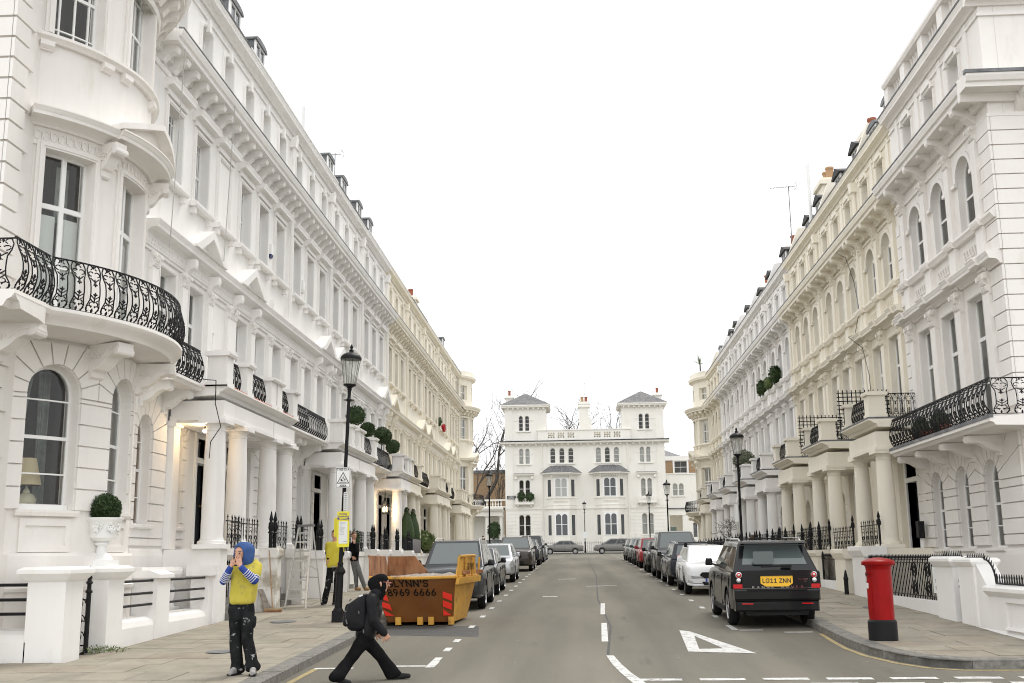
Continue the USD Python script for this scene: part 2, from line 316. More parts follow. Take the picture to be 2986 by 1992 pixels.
class House:
    def __init__(s, name, T, flip, wall, label, cat='house', group=None):
        s.T, s.flip, s.wall, s.bend = T, flip, M[wall], None
        s.o = thing(name, label, cat, group=group)
        s.holes = []
    def mb(s): return MB(s.T, s.flip)
    def part(s, name, fn, m=None, parent=None, smooth=False, label=None):
        b = s.mb(); fn(b); return b.build(name, m or s.wall, parent if parent is not None else s.o, smooth, label)
    def window(s, u, z0, w, h, arch=0., bars='sash', blind=None, vin=-.2, sill=True, sillw=.12, frame=.05, name='window'):
        op = opening(u, z0, w, h, arch); s.holes.append(op)
        B = s.bend
        boxes = []
        bw = .022
        mid = z0+h*.5
        if bars in ('sash', 'sash1', 'margin', 'four'): boxes.append(sg.box(u-w, mid-.03, u+w, mid+.03))
        if bars in ('french',): boxes += [sg.box(u-.045, z0, u+.045, z0+h), sg.box(u-w, z0+h*.68-.045, u+w, z0+h*.68+.045), sg.box(u-w, z0+h*.33-.015, u+w, z0+h*.33+.015)]
        if bars in ('sash',): boxes.append(sg.box(u-bw/2, z0, u+bw/2, z0+h))
        if bars in ('four',): boxes += [sg.box(u-w, z0+h*.25-.013, u+w, z0+h*.25+.013), sg.box(u-w, z0+h*.76-.013, u+w, z0+h*.76+.013)]
        if bars == 'margin':
            for x in (-w*.32, 0, w*.32): boxes.append(sg.box(u+x-.014, z0, u+x+.014, z0+h))
            for q in (z0+.2, z0+h-.22): boxes.append(sg.box(u-w, q-.012, u+w, q+.012))
        inner = op.buffer(-frame, join_style=2)
        panes = inner.difference(unary_union(boxes)) if boxes else inner
        fr = s.part(name, lambda b: b.plate(op.difference(panes), vin-.05, vin, strip=B), M['paint_white'])
        s.part('pane', lambda b: sheet(b, inner, vin-.025, B), M['glass'], fr)
        if blind:
            k, frac = blind
            a, b0, c, d = inner.bounds
            if k == 'curtain':
                def cur(b):
                    for x0, x1 in ((a, a+(c-a)*frac), (c-(c-a)*frac*.8, c)):
                        n = 14; us = np.linspace(x0, x1, n); vs = vin-.22+.035*np.sin(np.linspace(0, 6*PI, n)+x0)
                        V = [(p, q, zz) for p, q in zip(us, vs) for zz in (b0, d)]
                        b.add(V, [(2*i, 2*i+2, 2*i+3, 2*i+1) for i in range(n-1)], check=False)
                s.part('curtain', cur, M['curtain'], fr)
            elif k == 'drape':
                def cur(b):
                    for x0, x1, tie in ((a-.1, a+(c-a)*frac, True), (c-(c-a)*.22, c+.1, False)):
                        n, mz = 30, 9; zs = np.linspace(b0-.05, d+.05, mz); V = []
                        for zz in zs:
                            t_ = (zz-b0)/(d-b0); xe = x1-(x1-x0)*.62*max(0, 1-t_)**.8 if tie else x1
                            ph = np.linspace(0, 1, n); V += [(x0+(xe-x0)*q, vin-.62+.045*math.sin(q*34+t_*1.5)+.015*math.sin(q*71), zz) for q in ph]
                        F = [(j*n+i, j*n+i+1, (j+1)*n+i+1, (j+1)*n+i) for j in range(mz-1) for i in range(n-1)]
                        b.add(V, F, check=False)
                s.part('curtain', cur, M['curtain'], fr, True)
            elif k == 'shutter':
                zt_ = b0+(d-b0)*frac
                s.part('shutter', lambda b: ([b.box(x0, x1, vin-.12, vin-.09, b0, zt_, 2) for x0, x1 in ((a, u-.07), (u+.07, c))], [plate_ch(b, sg.box(x0+.06, z_, x1-.06, z_+hh), vin-.092, vin-.080, .012) for x0, x1 in ((a, u-.07), (u+.07, c)) for z_, hh in ((b0+.1, (zt_-b0)*.42), (b0+.2+(zt_-b0)*.42, (zt_-b0)*.42))]), M['shutter_paint'], fr)
                s.part('blind', lambda b: sheet(b, sg.box(u+.1, zt_, c, d), vin-.4, B), M['curtain'], fr)
            else:
                r = sg.box(a, d-(d-b0)*frac, c, d).intersection(inner)
                s.part('blind', lambda b: sheet(b, r, vin-.16, B), M[k], fr)
        if sill:
            s.part('sill', lambda b: b.prof([(-.15, z0-.09), (sillw-.03, z0-.09), (sillw, z0-.06), (sillw, z0-.012), (sillw-.02, z0), (-.15, z0+.012)], u-w/2-.12, u+w/2+.12, 3 if B else 1), None, fr)
        return fr
    def architrave(s, u, z0, w, h, arch=0., t=.13, d=.05, parent=None):
        op = opening(u, z0, w, h, arch)
        def f(b):
            for k, (o, dd) in enumerate(((t, d*.6), (t*.62, d), (t*.3, d*.75))):
                ring = op.buffer(o, join_style=2).difference(op.buffer(o-(t*.38 if k < 2 else t*.3), join_style=2)).intersection(sg.box(u-9, z0, u+9, 99))
                b.plate(ring, .0, dd, strip=s.bend)
        return s.part('architrave', f, None, parent)
    def wall_plate(s, u0, u1, z0, z1, v0=-.34, v1=0., name='wall', extra=()):
        p = sg.box(u0, z0, u1, z1).difference(unary_union(s.holes+list(extra)))
        return s.part(name, lambda b: b.plate(p, v0, v1, strip=s.bend))

def cornice_profile(z0, z1, d, v0=-.02):
    """moulded cornice from z0 up to z1, projecting d"""
    h = z1-z0
    return [(v0, z0), (d*.18, z0), (d*.22, z0+h*.14), (d*.36, z0+h*.30), (d*.42, z0+h*.34), (d*.84, z0+h*.40), (d*.86, z0+h*.62), (d*.90, z0+h*.68), (d*.97, z0+h*.86), (d, z0+h*.90), (d, z0+h), (v0, z0+h)]
def modillion(b, u, z1, d, h, w):
    """scrolled bracket under a cornice: u centre, top z1"""
    b.prof([(-.02, z1), (d, z1), (d, z1-h*.30), (d*.93, z1-h*.46), (d*.74, z1-h*.50), (d*.55, z1-h*.58), (d*.40, z1-h*.80), (d*.28, z1-h), (-.02, z1-h)], u-w/2, u+w/2)
def console(b, u, z1, d, h, w):
    """deep carved bracket under a balcony"""
    b.prof([(-.02, z1), (d, z1), (d, z1-h*.10), (d*1.02, z1-h*.20), (d*.98, z1-h*.33), (d*.88, z1-h*.38), (d*.78, z1-h*.34), (d*.62, z1-h*.42), (d*.45, z1-h*.62), (d*.30, z1-h*.74), (d*.16, z1-h*.78), (d*.16, z1-h*.95), (d*.08, z1-h), (-.02, z1-h)], u-w/2, u+w/2)
    for sgn in (-1, 1):
        t = np.linspace(0, 2.6*PI, 18); r = np.linspace(h*.17, h*.03, 18)
        b.tube(np.c_[np.full(18, u+sgn*w/2), d*.24+r*np.cos(t), z1-h*.40+r*np.sin(t)], h*.035, 4)
        b.tube(np.array([(u+sgn*w/2, d*.42, z1-h*.42), (u+sgn*w/2, d*.66, z1-h*.2), (u+sgn*w/2, d*.86, z1-h*.16)]), h*.035, 4)
    b.tube(np.array([(u-w*.56, d*.93, z1-h*.25), (u+w*.56, d*.93, z1-h*.25)]), h*.11, 10)
def capital(b, u, v, z0, h, w, d=.12, rnd_=False):
    """leafy pilaster capital"""
    b.prof([(-.02, z0), (d*.75, z0), (d*.75, z0+h*.06), (d*.62, z0+h*.1), (d*.70, z0+h*.5), (d*1.25, z0+h*.86), (d*1.3, z0+h*.88), (d*1.3, z0+h), (-.02, z0+h)], u-w/2, u+w/2)
    for row, zz, dd in ((0, .22, 1.0), (1, .52, 1.15)):
        for k in range(3-row):
            x = u-w*.36+w*.36*k+(w*.18 if row else 0)
            b.prof([(d*.5, z0+h*(zz-.14)), (d*dd, z0+h*(zz-.05)), (d*dd*1.22, z0+h*(zz+.10)), (d*dd*1.1, z0+h*(zz+.16)), (d*.5, z0+h*(zz+.2))], x-w*.12, x+w*.12)
    for sgn in (-1, 1):
        b.tube(np.array([(u+sgn*w*.5, d*.9, z0+h*.8), (u+sgn*w*.5, d*1.55, z0+h*.8)]), h*.13, 8)
def column(b, u, v, z0, z1, r, n=20):
    h = z1-z0
    b.box(u-r*1.32, u+r*1.32, v-r*1.32, v+r*1.32, z0, z0+.10)
    b.lathe([(0, .10), (r*1.25, .10), (r*1.28, .13), (r*1.25, .17), (r*1.06, .19), (r*1.02, .24), (r*1.0, .3), (r*.995, h*.35), (r*.95, h*.65), (r*.86, h-.26), (r*.92, h-.25), (r*.92, h-.22), (r*.86, h-.21), (r*.87, h-.15), (r*1.05, h-.10), (r*1.08, h-.09), (0, h-.09)], u, v, n, z0)
    b.box(u-r*1.28, u+r*1.28, v-r*1.28, v+r*1.28, z1-.09, z1)
BOMBE = lambda z, a=.13: a*(math.sin(PI*max(0., min(1., 1-z))**1.35) if z < 1 else 0.)
def scroll_panel(b, u, v0, z0, h, w, fine=True, a=.13, r=.0115):
    """ornate cast iron baluster panel: two bellied bars tied by scrolls"""
    P = lambda x, zz: (u+x*w, v0+BOMBE(zz, a), z0+zz*h)
    zs = np.linspace(0, 1, 9) if fine else np.linspace(0, 1, 6)
    for sg_ in (-1, 1):
        k = [P(sg_*(.30 + .13*(zz < .2)*math.sin(zz/.2*PI) + .16*(zz > .66)*math.sin((zz-.66)/.34*PI)), zz) for zz in zs]
        b.tube(k, r, 4)
    if not fine:
        b.tube([P(-.3, .24), P(0, .16), P(.3, .24)], r, 3); b.tube([P(-.3, .70), P(0, .78), P(.3, .70)], r, 3); b.tube([P(0, .80), P(0, .95)], r*2., 4); b.tube([P(0, .05), P(0, .16)], r*2., 4)
        return
    def curl(cx, cz, rx, rz, t0, t1, n=7, rr=r): b.tube([P(cx+rx*math.cos(t), cz+rz*math.sin(t)) for t in np.linspace(t0, t1, n)], rr, 4)
    for s_ in (-1, 1):
        curl(s_*.24, .93, .15, .05, PI/2-s_*PI*.6, PI/2+s_*PI*.9); curl(s_*.2, .79, .17, .05, -PI/2, -PI/2+s_*PI*1.3)
        curl(s_*.26, .09, .17, .055, -PI/2, -PI/2+s_*PI*1.4); curl(s_*.15, .17, .13, .04, PI/2, PI/2-s_*PI*1.2)
        b.tube([P(s_*.28, .70), P(0, .62), P(-s_*.05, .58)], r, 4); b.tube([P(s_*.30, .27), P(0, .20)], r, 4); b.tube([P(s_*.28, .34), P(0, .27)], r, 4)
        b.tube([P(s_*.13, .365), P(0, .335)], r, 4); b.tube([P(s_*.13, .555), P(0, .585)], r, 4)
    for zz in (.95, .565, .36, .05): b.tube([P(0, zz-.045), P(0, zz), P(0, zz+.045)], (r*.6, r*2.1, r*.6), 4)
    b.tube([P(0, .20), P(0, .38)], r, 4); b.tube([P(0, .54), P(0, .68)], r, 4)
def railing(H, parent, u0, u1, v, z0, h, fine, pitch=.30, a=.13, name='railing', panels=True):
    """iron balcony rail between u0 and u1: top and bottom rail with panels, each a part when it is near"""
    n = max(1, int(round((u1-u0)/pitch))); w = (u1-u0)/n
    nu = max(1, int((u1-u0)/.25)) if H.bend else 1
    R = H.part(name, lambda b: (b.box(u0, u1, v-.016, v+.016, z0+h-.02, z0+h, nu), b.box(u0, u1, v-.012, v+.012, z0, z0+.015, nu)), M['iron'], parent)
    if fine:
        for i in range(n): H.part('railing_panel', lambda b: scroll_panel(b, u0+(i+.5)*w, v, z0, h, w*.98, True, a), M['iron'], R)
    else:
        H.part('railing_panels', lambda b: [scroll_panel(b, u0+(i+.5)*w, v, z0, h, w*.98, False, a, .011) for i in range(n)], M['iron'], R)
    return R
def spear_rail(b, u0, u1, v, z0, h, pitch=.13, r=.010, zf=None, n=4):
    """straight railings with spear heads"""
    k = max(2, int((u1-u0)/pitch))
    for i in range(k+1):
        u = u0+(u1-u0)*i/k; zz = z0+(zf(u) if zf else 0)
        b.tube([(u, v, zz), (u, v, zz+h-.13)], r, n)
        b.lathe([(0, h-.15), (r*1.9, h-.13), (r*.9, h-.11), (r*2., h-.08), (0.001, h)], u, v, 4, zz)
    for q in (.09, h-.2):
        b.tube([(u0, v, z0+(zf(u0) if zf else 0)+q), (u1, v, z0+(zf(u1) if zf else 0)+q)], .014, 4)
def area_rail(b, u0, u1, v, z0, h=.78):
    """low ornate railing round porches and areas: a spiked top rail over lattice panels"""
    b.box(u0, u1, v-.012, v+.012, z0+h*.80, z0+h*.83)
    n = max(1, int((u1-u0)/.38)); w = (u1-u0)/n
    for i in range(n):
        c = u0+(i+.5)*w; x = w*.30
        for s_ in (-1, 1):
            b.tube([(c+s_*x, v, z0), (c+s_*x, v, z0+h*.92)], .011, 4); b.lathe([(0, 0), (.022, .02), (0.001, .09)], c+s_*x, v, 4, z0+h*.9)
            b.tube([(c+s_*x, v, z0+h*.12), (c, v, z0+h*.3), (c-s_*x, v, z0+h*.48)], .009, 3); b.tube([(c+s_*x, v, z0+h*.3), (c, v, z0+h*.45), (c-s_*x, v, z0+h*.3)], .009, 3)
        b.tube([(c-x, v, z0+h*.06), (c+x, v, z0+h*.06)], .01, 3); b.tube([(c-x, v, z0+h*.52), (c, v, z0+h*.62), (c+x, v, z0+h*.52)], .009, 3); b.tube([(c-x, v, z0+h*.7), (c+x, v, z0+h*.7)], .009, 3)
def rustic(H, u0, u1, z0, z1, ops, parent, row=.372, d=.055, gap=.013, base=3.04, near=True):
    """rusticated blocks: level courses, and wedge stones radiating from the arches. ops: (u, w, spring)"""
    ops = sorted(ops); out = []
    full = sg.box(u0, z0, u1, z1)
    mids = [u0]+[(a[0]+b[0])/2 for a, b in zip(ops, ops[1:])]+[u1]
    zones = []
    hole = unary_union(H.holes)
    for i, (u, w, sp) in enumerate(ops):
        c = (u, sp-.05); L, Rr = mids[i], mids[i+1]
        lim = sg.box(L, sp-.05, Rr, z1)
        N = 9
        for k in range(N):
            a0, a1 = PI*k/N, PI*(k+1)/N
            wd = sg.Polygon([c, (c[0]+9*math.cos(a0), c[1]+9*math.sin(a0)), (c[0]+9*math.cos(a1), c[1]+9*math.sin(a1))])
            out.append(wd.intersection(lim))
        zones.append(lim)
    rest = full.difference(unary_union(zones)) if zones else full
    k0 = int(math.floor((z0-base)/row)); z = base+k0*row
    while z < z1:
        out.append(rest.intersection(sg.box(u0, max(z, z0), u1, min(z+row, z1)))); z += row
    big = H.mb(); n = 0
    for p in out:
        p = p.difference(hole)
        for g in getattr(p, 'geoms', [p]):
            if g.geom_type != 'Polygon' or g.is_empty: continue
            g = g.buffer(-gap, join_style=2)
            for q in getattr(g, 'geoms', [g]):
                if q.geom_type != 'Polygon' or q.is_empty or q.area < .004: continue
                if near:
                    H.part('block', lambda b: plate_ch(b, q, -.01, d, .022), None, parent)
                else: plate_ch(big, q, -.01, d, .022)
    if not near and big.n: tag(big.build('block_courses', H.wall, parent), kind='stuff')

def cove_box(b, u0, u1, v0, v1, z0, z1): b.box(u0, u1, v0, v1, z0, z1)
def dormer(H, u, v, z0, w=1.05, h=1.15, kind='lead', parent=None):
    d = H.part('dormer', lambda b: (b.box(u-w/2, u+w/2, v-1.2, v, z0, z0+h)), M['lead'], parent)
    op = opening(u, z0+.12, w-.24, h-.22)
    H.part('dormer_front', lambda b: b.plate(sg.box(u-w/2, z0, u+w/2, z0+h).difference(op), v, v+.05), M['paint_white'], d)
    H.part('dormer_pane', lambda b: (b.box(u-w/2+.1, u+w/2-.1, v-.02, v+.012, z0+.1, z0+h-.1)), M['dark_pane'], d)
    H.part('glazing_bar', lambda b: (b.box(u-.015, u+.015, v+.012, v+.045, z0+.1, z0+h-.1), b.box(u-w/2+.1, u+w/2-.1, v+.012, v+.045, z0+h/2-.02, z0+h/2+.02)), M['paint_white'], d)
    if kind == 'lead':
        t = np.linspace(0, PI, 9)
        H.part('dormer_roof', lambda b: b.plate(sg.Polygon([(u+w*.56*math.cos(a), z0+h+.14*math.sin(a)) for a in t]+[(u-w*.56, z0+h-.05), (u+w*.56, z0+h-.05)]), v-1.25, v+.10), M['lead'], d)
    else:
        H.part('dormer_roof', lambda b: b.plate(sg.Polygon([(u-w*.62, z0+h-.05), (u+w*.62, z0+h-.05), (u+w*.62, z0+h), (u, z0+h+.28), (u-w*.62, z0+h)]), v-1.25, v+.14), M['black_felt'], d)
M['shutter_paint'] = plain('shutter_paint', (.84, .85, .82), .6); M['board'] = plain('board', (.50, .27, .12), .8)
M['dark_pane'] = plain('dark_pane', (.05, .055, .06), .06, spec=.7)

def shell(H, u0, u1, z0, z1, depth=9., vin=-1.2):
    """dark rooms behind the facade and the closed body of the house"""
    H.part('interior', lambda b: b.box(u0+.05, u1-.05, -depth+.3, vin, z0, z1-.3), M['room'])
    H.part('rear_wall', lambda b: b.box(u0, u1, -depth, -depth+.28, z0-2.5, z1-.4))
    H.part('party_wall', lambda b: (b.box(u0+.001, u0+.1, -depth+.28, -.345, z0-2.5, z1-.05), b.box(u1-.1, u1-.001, -depth+.28, -.345, z0-2.5, z1-.05)))

# ---------------------------------------------------------------- terrace houses
XL, XR = -9.35, 9.55
def TL(p, x=XL): return np.stack([x+p[:, 1], p[:, 0], p[:, 2]], 1)
def TR(p, x=XR): return np.stack([x-p[:, 1], p[:, 0], p[:, 2]], 1)
ORD = ['first', 'second', 'third', 'fourth', 'fifth', 'sixth', 'seventh', 'eighth', 'ninth', 'tenth']
BL = [22.6, 28.6, 34.4, 40.2, 46.4, 52.8, 59.2, 65.8, 72.3, 79.0, 85.6]
PCL = [27.6, 40.2, 53.0, 66.0, 79.0]          # centres of the shared porches on the left

def left_house(i):
    u0, u1 = BL[i], BL[i+1]; pc = PCL[i//2]; far = i % 2 == 1
    near, fine = i < 3, i < 2
    wall = 'stucco_white' if i < 5 else 'stucco_cream'
    what = ['white terrace house with lit bare bulb in its porch beside bowed corner house', 'white terrace house with a blue alarm box, behind the leaning broom',
            'white terrace house with dark door behind the stepladder', 'white terrace house behind the near lamp post with clipped ball trees', 'last white terrace house on the left, crowned lantern hanging in its porch',
            'cream terrace house on the left next to the last white one', 'cream terrace house on the left with two cone shaped trees before its porch', 'cream terrace house on the left behind the black sporty off-roader',
            'cream terrace house on the left with flower pots on an upper sill', 'cream terrace house on the left joining the far round tower'][i]
    H = House('terrace_house', TL, True, wall, what, group='stucco houses of the left terrace')
    W = u1-u0; wc = [u0+W*.5+(k-1)*1.86 for k in range(3)]
    p0, p1 = (max(u0, pc-3.2), u1) if not far else (u0, min(u1, pc+3.2))
    if i == 0: wc = [24.05, 25.95, 27.75]
    if i == 1: wc = [29.65, 31.45, 33.3]
    # --- openings
    rnd_ = random.Random(i)
    GF = [c for c in wc if not (p0-.1 < c < p1+.1)] or [wc[0] if not far else wc[2]]
    if far: GF = [u1-2.15, u1-.8] if W > 5 else [u1-.9]
    else: GF = [u0+.8, u0+2.15] if i else [u0+.55]
    for c in GF: H.window(c, 2.95, .86, 2.35, 1., 'four', blind=('board', 1.) if i == 0 else ('blind_grey', 1.) if rnd_.random() < .7 else None, sill=True)
    dc = (p0+p1)/2+(.5 if not far else -.5)                       # door within the porch
    dop = sg.box(dc-.52, 2.44, dc+.52, 5.15); H.holes.append(dop)
    pw = (p0+.75) if not far else (p1-.75)
    H.window(pw, 2.95, .8, 2.3, 1., 'sash1', blind=('blind', 1.) if i != 1 else ('blind', .9), sill=True)
    for k, c in enumerate(wc):
        blank = (i == 0 and k == 2)
        if not blank:
            H.window(c, 6.16, .96, 2.6, 0, 'french', blind=rnd_.choice([('blind', .5), None, ('curtain', .3), ('net', 1.)]), sill=False)
            H.window(c, 10.88, .95, 1.82, 0, 'margin' if i < 2 else 'sash', blind=rnd_.choice([None, ('blind', .4), ('net', 1.), None]), sill=False)
        H.window(c, 14.72, .78, 1.05, .34, 'sash', blind=rnd_.choice([None, ('blind', .7)]), sill=False)
    Wl = H.wall_plate(u0, u1, -.5, 16.3)
    if i == 0:
        H.part('blank_panel', lambda b: (b.box(27.27, 28.23, -.02, .012, 6.2, 8.78), b.box(27.27, 28.23, -.02, .012, 10.88, 12.7)))
    shell(H, u0, u1, 2.3, 16.4)
    # --- ground floor
    D = H.part('door', lambda b: (b.box(dc-.5, dc+.5, -.28, -.2, 2.44, 4.55), [b.cham(dc+x-.17, dc+x+.17, -.2, -.185, z, z+hh) for x in (-.24, .24) for z, hh in ((2.65, .7), (3.5, .9))]), M['door_black'])
    H.part('fanlight', lambda b: sheet(b, sg.box(dc-.5, 4.68, dc+.5, 5.12), -.22), M['glass'], D)
    H.part('door_frame', lambda b: b.plate(dop.buffer(.13, join_style=2).difference(dop).union(sg.box(dc-.52, 4.55, dc+.52, 4.68)).intersection(sg.box(dc-2, 2.44, dc+2, 9)), -.26, .05), M['paint_white'], D)
    H.part('door_knob', lambda b: b.lathe([(0, 0), (.03, .02), (.035, .04), (.0, .07)], dc+.38, -.16, 8, 3.5), M['brass'], D)
    rust_rng = [(u0, p0) if not far else (p1, u1)]
    for a, b_ in rust_rng+[(p0, p0+1.4) if not far else (p1-1.4, p1)]:
        ops = [(c, .86, 4.87) for c in GF+[pw] if a < c < b_]
        rustic(H, a, b_, 2.5, 5.95 if (a, b_) == rust_rng[0] else 5.3, ops, Wl, near=i < 3)
    H.part('plinth', lambda b: b.prof([(-.01, -.5), (.09, -.5), (.09, 2.3), (.06, 2.42), (-.01, 2.48)], u0, u1))
    # --- porch
    vf = 1.38
    ubase0, ubase1 = p0, p1
    P = H.part('porch', lambda b: (b.box(p0, p1, .09, vf, 5.33, 5.42), b.box(p0+.04, p1-.04, .095, vf-.05, 5.42, 5.78),
              b.prof(cornice_profile(5.76, 6.1, vf+.06, 0.1), p0-.02 if not far else p0, p1 if not far else p1+.02)))
    def soffit(b): b.box(p0+.05, p1-.05, .1, vf-.3, 5.27, 5.331)
    H.part('porch_ceiling', soffit, None, P)
    cu = [pc-3.0, pc-1.35, pc+1.3, pc+2.95]
    cu = [c for c in cu if p0 <= c <= p1]
    for c in cu: H.part('column', lambda b: column(b, c, vf-.27, 2.44, 5.335, .25, 24 if near else 14), None, P, smooth=40)
    e = p0 if not far else p1
    s_ = 1 if not far else -1
    for vv in (.09,): H.part('pilaster', lambda b: (b.box(min(e+s_*.03, e+s_*.42), max(e+s_*.03, e+s_*.42), .0, .2, 2.44, 5.2), b.box(min(e, e+s_*.46), max(e, e+s_*.46), .0, .25, 5.2, 5.33)), None, P)
    # porch floor, cheek walls and steps
    zgr = ZG((p0+p1)/2)
    stp = (cu[0]+.3, cu[1]-.3)
    for a, c in ((p0, stp[0]), (stp[1], p1)): H.part('porch_base', lambda b: b.box(a, c, .09, vf, -.3, 2.43), None, P)
    H.part('porch_landing', lambda b: b.box(stp[0]+.001, stp[1]-.001, .09, .2, -.3, 2.43), None, P)
    ns = max(2, int((2.44-zgr-.1)/.17))
    for k in range(ns): H.part('step', lambda b: b.box(stp[0], stp[1], .2+k*1.3/ns, .2+(k+1)*1.3/ns+.02, -.3, 2.43-(k+1)*(2.44-zgr-.1)/(ns+1)), M['kerb'], P)
    if i < 6:
        H.part('porch_rail', lambda b: ([area_rail(b, a, c, vf-.1, 2.44) for a, c in ((p0+.05, cu[0]-.3), (stp[1]+.0, stp[1]+.3), ) if c-a > .3], area_rail(b, stp[0], stp[1], vf-.05, 2.44)), M['iron'], P)
    # balcony over the porch: piers and rails
    pz = [p0+.28, p1-.28] if W else []
    pz = [p0+.3, cu[1]] if far else [cu[0], cu[1]-.1, p1-.3]
    pv = vf-.22
    for c in pz:
        H.part('balcony_pier', lambda b: (b.box(c-.26, c+.26, pv-.26, pv+.26, 6.1, 6.2), b.box(c-.23, c+.23, pv-.23, pv+.23, 6.2, 6.80), b.prof([(pv-.28, 6.80), (pv+.28, 6.80), (pv+.31, 6.85), (pv+.31, 6.89), (pv, 6.93), (pv-.31, 6.89), (pv-.31, 6.85)], c-.30, c+.30)), None, P)
    for a, c in zip(pz, pz[1:]):
        if c-a > .7: railing(H, P, a+.24, c-.24, pv, 6.11, .72, fine, .26, .10)
    # balcony between the porches, set back, on brackets
    b0, b1 = (u0, p0) if not far else (p1, u1)
    if b1-b0 > .8:
        S = H.part('balcony', lambda b: b.prof([(-.02, 5.98), (.80, 5.98), (.84, 6.03), (.90, 6.05), (.90, 6.11), (-.02, 6.13)], b0, b1))
        for c in (b0+.25, b1-.3): H.part('bracket', lambda b: console(b, c, 5.98, .68, .55, .22), None, S)
        railing(H, S, b0+.03, b1-.03, .74, 6.13, .80, fine, .26, .13)
    # --- first floor
    k0 = [wc[0]-.93]+[(a+b_)/2 for a, b_ in zip(wc, wc[1:])]+[wc[2]+.93]
    k0 = [max(u0+.17, min(u1-.17, c)) for c in k0]
    for c in k0:
        H.part('pilaster', lambda b: (b.box(c-.17, c+.17, -.01, .10, 6.13, 8.56), b.box(c-.20, c+.20, -.01, .13, 6.13, 6.3)))
        H.part('capital', lambda b: capital(b, c, 0, 8.56, .36, .36))
    for c in wc: H.architrave(c, 6.16, .96, 2.6, t=.10, d=.045)
    H.part('frieze', lambda b: (b.box(u0, u1, -.01, .05, 8.94, 9.02), b.box(u0, u1, -.01, .075, 9.02, 9.28)))
    def orn(b):
        n = int(W/.17)
        for k in range(n):
            c = u0+(k+.5)*W/n
            t = np.linspace(0, 2*PI, 9 if near else 6)
            b.tube(np.c_[c+.055*np.cos(t), np.full(len(t), .078), 9.15+.07*np.sin(t)], .013, 3)
    if i < 5: H.part('frieze_ornament', orn)
    H.part('string_course', lambda b: b.prof(cornice_profile(9.28, 9.58, .36), u0, u1))
    pd = wc[1] if i == 0 else (wc[0] if far else wc[2])
    def ped(b):
        a, t = 1.02, .55
        b.plate(sg.Polygon([(pd-a, 9.58), (pd+a, 9.58), (pd, 9.58+t)]), -.02, .16)
        o = sg.Polygon([(pd-a-.12, 9.58), (pd+a+.12, 9.58), (pd+a+.12, 9.64), (pd, 9.58+t+.15), (pd-a-.12, 9.64)]); q = sg.Polygon([(pd-a+.22, 9.585), (pd+a-.22, 9.585), (pd, 9.58+t-.06)])
        b.plate(o.difference(q.union(sg.box(pd-a, 9, pd+a, 9.581))), -.02, .42)
    H.part('pediment', ped)
    for s__ in (-1, 1): H.part('bracket', lambda b: modillion(b, pd+s__*.86, 9.30, .32, .46, .2))
    # --- second floor
    for k, c in enumerate(wc):
        A = H.architrave(c, 10.88, .95, 1.82, t=.15, d=.06)
        H.part('hood', lambda b: (b.box(c-.62, c+.62, -.01, .09, 12.86, 12.98), b.prof(cornice_profile(12.96, 13.22, .27), c-.74, c+.74)), None, A)
        H.part('sill', lambda b: (b.prof([(-.02, 10.74), (.15, 10.74), (.19, 10.79), (.19, 10.86), (.16, 10.88), (-.2, 10.88)], c-.72, c+.72), b.box(c-.64, c-.52, -.01, .13, 10.58, 10.74), b.box(c+.52, c+.64, -.01, .13, 10.58, 10.74)), None, A)
    # --- main cornice, attic, roof
    H.part('moulding', lambda b: b.prof([(-.01, 13.30), (.04, 13.30), (.07, 13.36), (.07, 13.40), (-.01, 13.42)], u0, u1))
    n = int(round(W/.68))
    for k in range(n): H.part('bracket', lambda b: modillion(b, u0+(k+.5)*W/n, 13.78, .46, .36, .2))
    H.part('main_cornice', lambda b: b.prof([(-.02, 13.62), (.1, 13.62), (.14, 13.78), (.54, 13.78), (.55, 13.88), (.60, 13.90), (.66, 14.0), (.66, 14.05), (-.02, 14.12)], u0, u1))
    H.part('gutter', lambda b: b.prof([(.55, 14.052), (.675, 14.052), (.675, 14.085), (.55, 14.105)], u0, u1), M['lead'])
    for c in wc:
        A = H.architrave(c, 14.72, .78, 1.05, .34, t=.14, d=.05)
        H.part('keystone', lambda b: b.plate(sg.Polygon([(c-.07, 15.66), (c+.07, 15.66), (c+.11, 16.0), (c-.11, 16.0)]), -.01, .1), None, A)
    H.part('eaves_cornice', lambda b: (b.box(u0, u1, -.01, .045, 15.98, 16.04), b.prof(cornice_profile(16.26, 16.52, .33), u0, u1)))
    H.part('gutter', lambda b: b.prof([(.24, 16.522), (.35, 16.522), (.36, 16.56), (.24, 16.58)], u0, u1), M['paint_white'] if i % 3 else M['lead'])
    R = H.part('roof', lambda b: b.prof([(.2, 16.525), (-.35, 17.35), (-4.5, 18.0), (-8.9, 16.5)], u0, u1), M['slate'])
    return H, R, wc
LH = [left_house(i) for i in range(10)]
